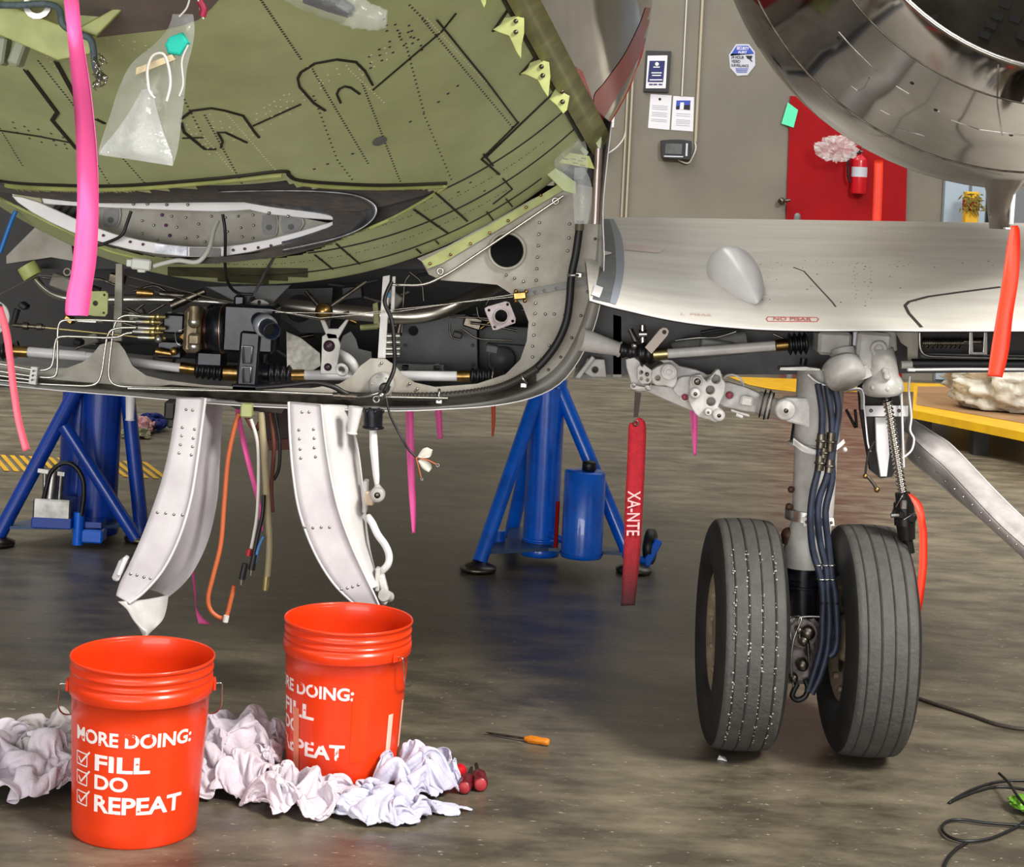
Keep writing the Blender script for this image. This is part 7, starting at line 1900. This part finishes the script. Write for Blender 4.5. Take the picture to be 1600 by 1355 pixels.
mb = MB(); mb.strip([P(1418, 770, 4.32), P(1426, 785, 4.31), P(1432, 800, 4.30), (P(1436, 830, 4.30)), P(1436, 880, 4.3), P(1431, 940, 4.3), P(1424, 994, 4.3)], [P(1424, 772, 4.32), P(1440, 788, 4.31), P(1446, 815, 4.30), P(1449, 840, 4.30), P(1448, 890, 4.3), P(1441, 945, 4.3), P(1430, 997, 4.3)], .0015, .006, 0, 6, 4)
tag(mb.build('streamer', redtape), 'orange red streamer hanging from the screw of the flap actuator beside the right tyre', 'streamer')
# red webbing flag with lettering
r = empty('warning_streamer', P(985, 948, 4.4), 'long red webbing flag lettered XA-NTE hanging from the gear side stay', 'warning flag')
mb = MB(); mb.strip([P(986, 662, 4.4), P(982, 668, 4.4), P(980, 720, 4.4), P(976, 800, 4.4), (P(974, 870, 4.4)), P(970, 947, 4.4)], [P(998, 652, 4.4), P(1009, 664, 4.4), P(1008, 720, 4.4), P(1004, 800, 4.4), P(1000, 870, 4.4), P(992, 946, 4.4)], .003, .002, 0, 8, 4)
def oily():
    m = redfab.copy(); m.name = 'red_webbing_oil_soaked_end'; n_ = m.node_tree; b = n_.nodes['Principled BSDF']
    src = b.inputs['Base Color'].links[0].from_socket
    tcn = n_.nodes.new('ShaderNodeTexCoord'); sp_ = n_.nodes.new('ShaderNodeSeparateXYZ'); n_.links.new(tcn.outputs['Object'], sp_.inputs[0])
    rr = n_.nodes.new('ShaderNodeMapRange'); rr.inputs[1].default_value = .20; rr.inputs[2].default_value = .02; n_.links.new(sp_.outputs[2], rr.inputs[0])
    mx = n_.nodes.new('ShaderNodeMix'); mx.data_type = 'RGBA'; n_.links.new(rr.outputs[0], mx.inputs[0]); n_.links.new(src, mx.inputs[6]); mx.inputs[7].default_value = lin((58, 14, 20)); n_.links.new(mx.outputs[2], b.inputs['Base Color'])
    return m
mb.build('webbing', oily(), r, 'red webbing with an oil-darkened end')
mb = MB(); mb.strip([P(992, 612, 4.4), P(990, 652, 4.4)], [P(1002, 614, 4.4), P(997, 652, 4.4)], .003); mb.build('strap', mat('grey_strap', (96, 90, 84), .7), r, 'grey strap'); 
mb = MB(); mb.torus(P(994, 661, 4.398), (0, 1, 0), .006, .002, 16, 6); mb.build('grommet', steeld, r)
vs, fs = fit_text('XA-NTE', 70, 20, .01)
mb = MB(); out = []
for v in vs:   # reads downwards: text x axis runs down the flag
    out.append(P(979 + v.y*1.0 + (70-v.x)*.03, 767+v.x, 4.394) + Vector((0, -.001, 0)))
mb.add(out, fs, 0, False); mb.build('lettering', mat('webbing_white_print', (216, 172, 172), .8), r, 'white stitched letters XA-NTE')
# loose wire with taped ends under the belly
r = empty('dangling_wire', P(660, 720, 4.44), 'black dangling wire with two white paper flags below the belly', 'wire')
mb = MB(); pxt(mb, [(603, 622, 4.48), (610, 650, 4.46), (625, 680, 4.44), (638, 702, 4.44), (650, 714, 4.44)], .003, 8, 0, 6); mb.build('lead', wireb, r)
mb = MB(); mb.strip([P(652, 714, 4.43), P(660, 702, 4.43), P(668, 699, 4.43)], [P(660, 716, 4.43), P(672, 714, 4.43), P(676, 703, 4.43)], .001, .004, 0); mb.strip([P(653, 720, 4.43), P(660, 732, 4.43), P(670, 738, 4.43)], [P(660, 716, 4.43), P(672, 724, 4.43), P(675, 732, 4.43)], .001, .004); mb.build('paper_flag', mat('flag_paper', (206, 200, 188), .7), r, 'crumpled white paper flags')
mb = MB(); pxt(mb, [(650, 715, 4.43), (668, 719, 4.43), (682, 726, 4.43)], .0016, 6); pxt(mb, [(650, 715, 4.43), (654, 730, 4.43), (658, 746, 4.43)], .0016, 6); mb.build('wire_end', wirebr, r)
mb = MB(); mb.torus(P(684, 727, 4.43), (0, 1, 0), .004, .0014, 12, 6); mb.torus(P(659, 749, 4.43), (0, 1, 0), .003, .001, 12, 6); mb.build('ring_terminal', alu, r)

# ================================================================== CLEAR BAGS
def bag(outline_rows, d_, m, name, parent, amp=.02, seed=1, thick=.03, shear=0):
    """two puffed sheets from rows of (xl, xr, y)"""
    mb = MB(); K = 16
    for s_ in (-1, 1):
        vs = []
        R_s = catmull([Vector(r_) for r_ in outline_rows], 5)
        for i, v in enumerate(R_s):
            for k in range(K+1):
                t_ = k/K; x = v.x+(v.y-v.x)*t_; p = P(x, v.z + shear*t_*i/len(R_s), d_)
                e_ = math.sin(PI*t_)*min(1, i/6)*min(1, (len(R_s)-1-i)/4)
                nn_ = noise.noise(Vector((p.x*16+seed, p.z*7, s_*3.0)))
                p.y += s_*(thick*e_*.5 + amp*e_*nn_)
                vs.append(p)
        n_ = len(R_s)
        mb.add(vs, [[i*(K+1)+k, i*(K+1)+k+1, (i+1)*(K+1)+k+1, (i+1)*(K+1)+k] for i in range(n_-1) for k in range(K)], 0)
    return mb.build(name, m, parent)
r = empty('plastic_bag', P(215, 258, 2.8), 'clear plastic bag with teal foam and a tag hanging at the upper left', 'bag')
bag([(270, 302, 22), (262, 304, 45), (240, 300, 70), (205, 292, 100), (185, 288, 140), (172, 283, 180), (160, 278, 215), (153, 270, 240)], 2.8, plastic, 'bag_film', r, .03, 2, .03, 20)
bag([(222, 238, 140), (205, 246, 170), (185, 256, 200), (162, 268, 228), (154, 270, 242)], 2.79, plastic2, 'creased_bottom', r, .03, 7, .04, 18)
mb = MB(); plate(mb, [(263, 58), (284, 50), (294, 66), (280, 86), (262, 84), (257, 70)], 2.78, .03, (), 0, .004); mb.build('foam_plug', teal, r, 'teal foam plug')
mb = MB(); plate(mb, [(213, 106), (268, 85), (274, 93), (212, 117)], 2.77, .004, (), 0); mb.build('card_tag', beige, r, 'beige card tag')
mb = MB(); pxt(mb, [(298, -10, 2.77), (292, 12, 2.77), (280, 26, 2.77)], .0016, 6); pxt(mb, [(294, 70, 2.76), (284, 95, 2.76), (286, 130, 2.76), (280, 150, 2.76)], .0016, 6)
pxt(mb, [(232, 138, 2.76), (230, 110, 2.76), (238, 88, 2.76), (254, 84, 2.76), (262, 100, 2.76), (266, 130, 2.76), (260, 158, 2.76)], .0024, 8); pxt(mb, [(230, 130, 2.76), (234, 145, 2.76), (242, 154, 2.76)], .0022, 8)
pxt(mb, [(308, -12, 2.77), (312, 12, 2.77), (318, 30, 2.77)], .0014, 6); mb.build_each('tie_string', wirew, r, 'white tie string')
mb = MB(); pxt(mb, [(312, 2, 2.76), (318, 14, 2.76), (316, 26, 2.76)], .006, 8); mb.build('red_fastener', mat('crimson', (150, 24, 60), .5), r)
r = empty('plastic_bag', P(560, 36, 2.9), 'clear plastic cover wrapped over dark metal parts at the top centre', 'bag')
mb = MB(); mb.tube([P(480, -12, 2.92), P(520, 4, 2.92), P(548, 18, 2.92)], [.02, .018, .012], 16); mb.sph(P(515, -2, 2.9), .016, 12); mb.box(P(540, 12, 2.9), (.03, .03, .02), Matrix.Rotation(.5, 3, 'Y'), 0, .004); mb.build('wrapped_fitting', blackg, r, 'dark metal fitting')
mb = MB(); rr = catmull([P(455, -28, 2.9), P(500, -6, 2.9), P(545, 14, 2.9), P(575, 26, 2.9), P(604, 30, 2.9)], 6); mb.tube(rr, [.034*(1-.6*(i/len(rr))**2)+.005*noise.noise(Vector((i*.7, 3, 1))) for i in range(len(rr))], 18); mb.build('bag_film', plastic, r)
r = empty('plastic_bag', P(905, 348, 4.48), 'clear plastic sleeve hanging over the harness plug at the upper right of the bay', 'bag')
bag([(898, 912, 262), (897, 920, 275), (895, 925, 295), (896, 924, 320), (898, 918, 350)], 4.48, plastic2, 'bag_film', r, .02, 5, .03)
bag([(872, 895, 192), (868, 912, 215), (866, 918, 240), (868, 918, 265), (880, 910, 280)], 4.47, plastic, 'bag_film', r, .02, 9, .03)
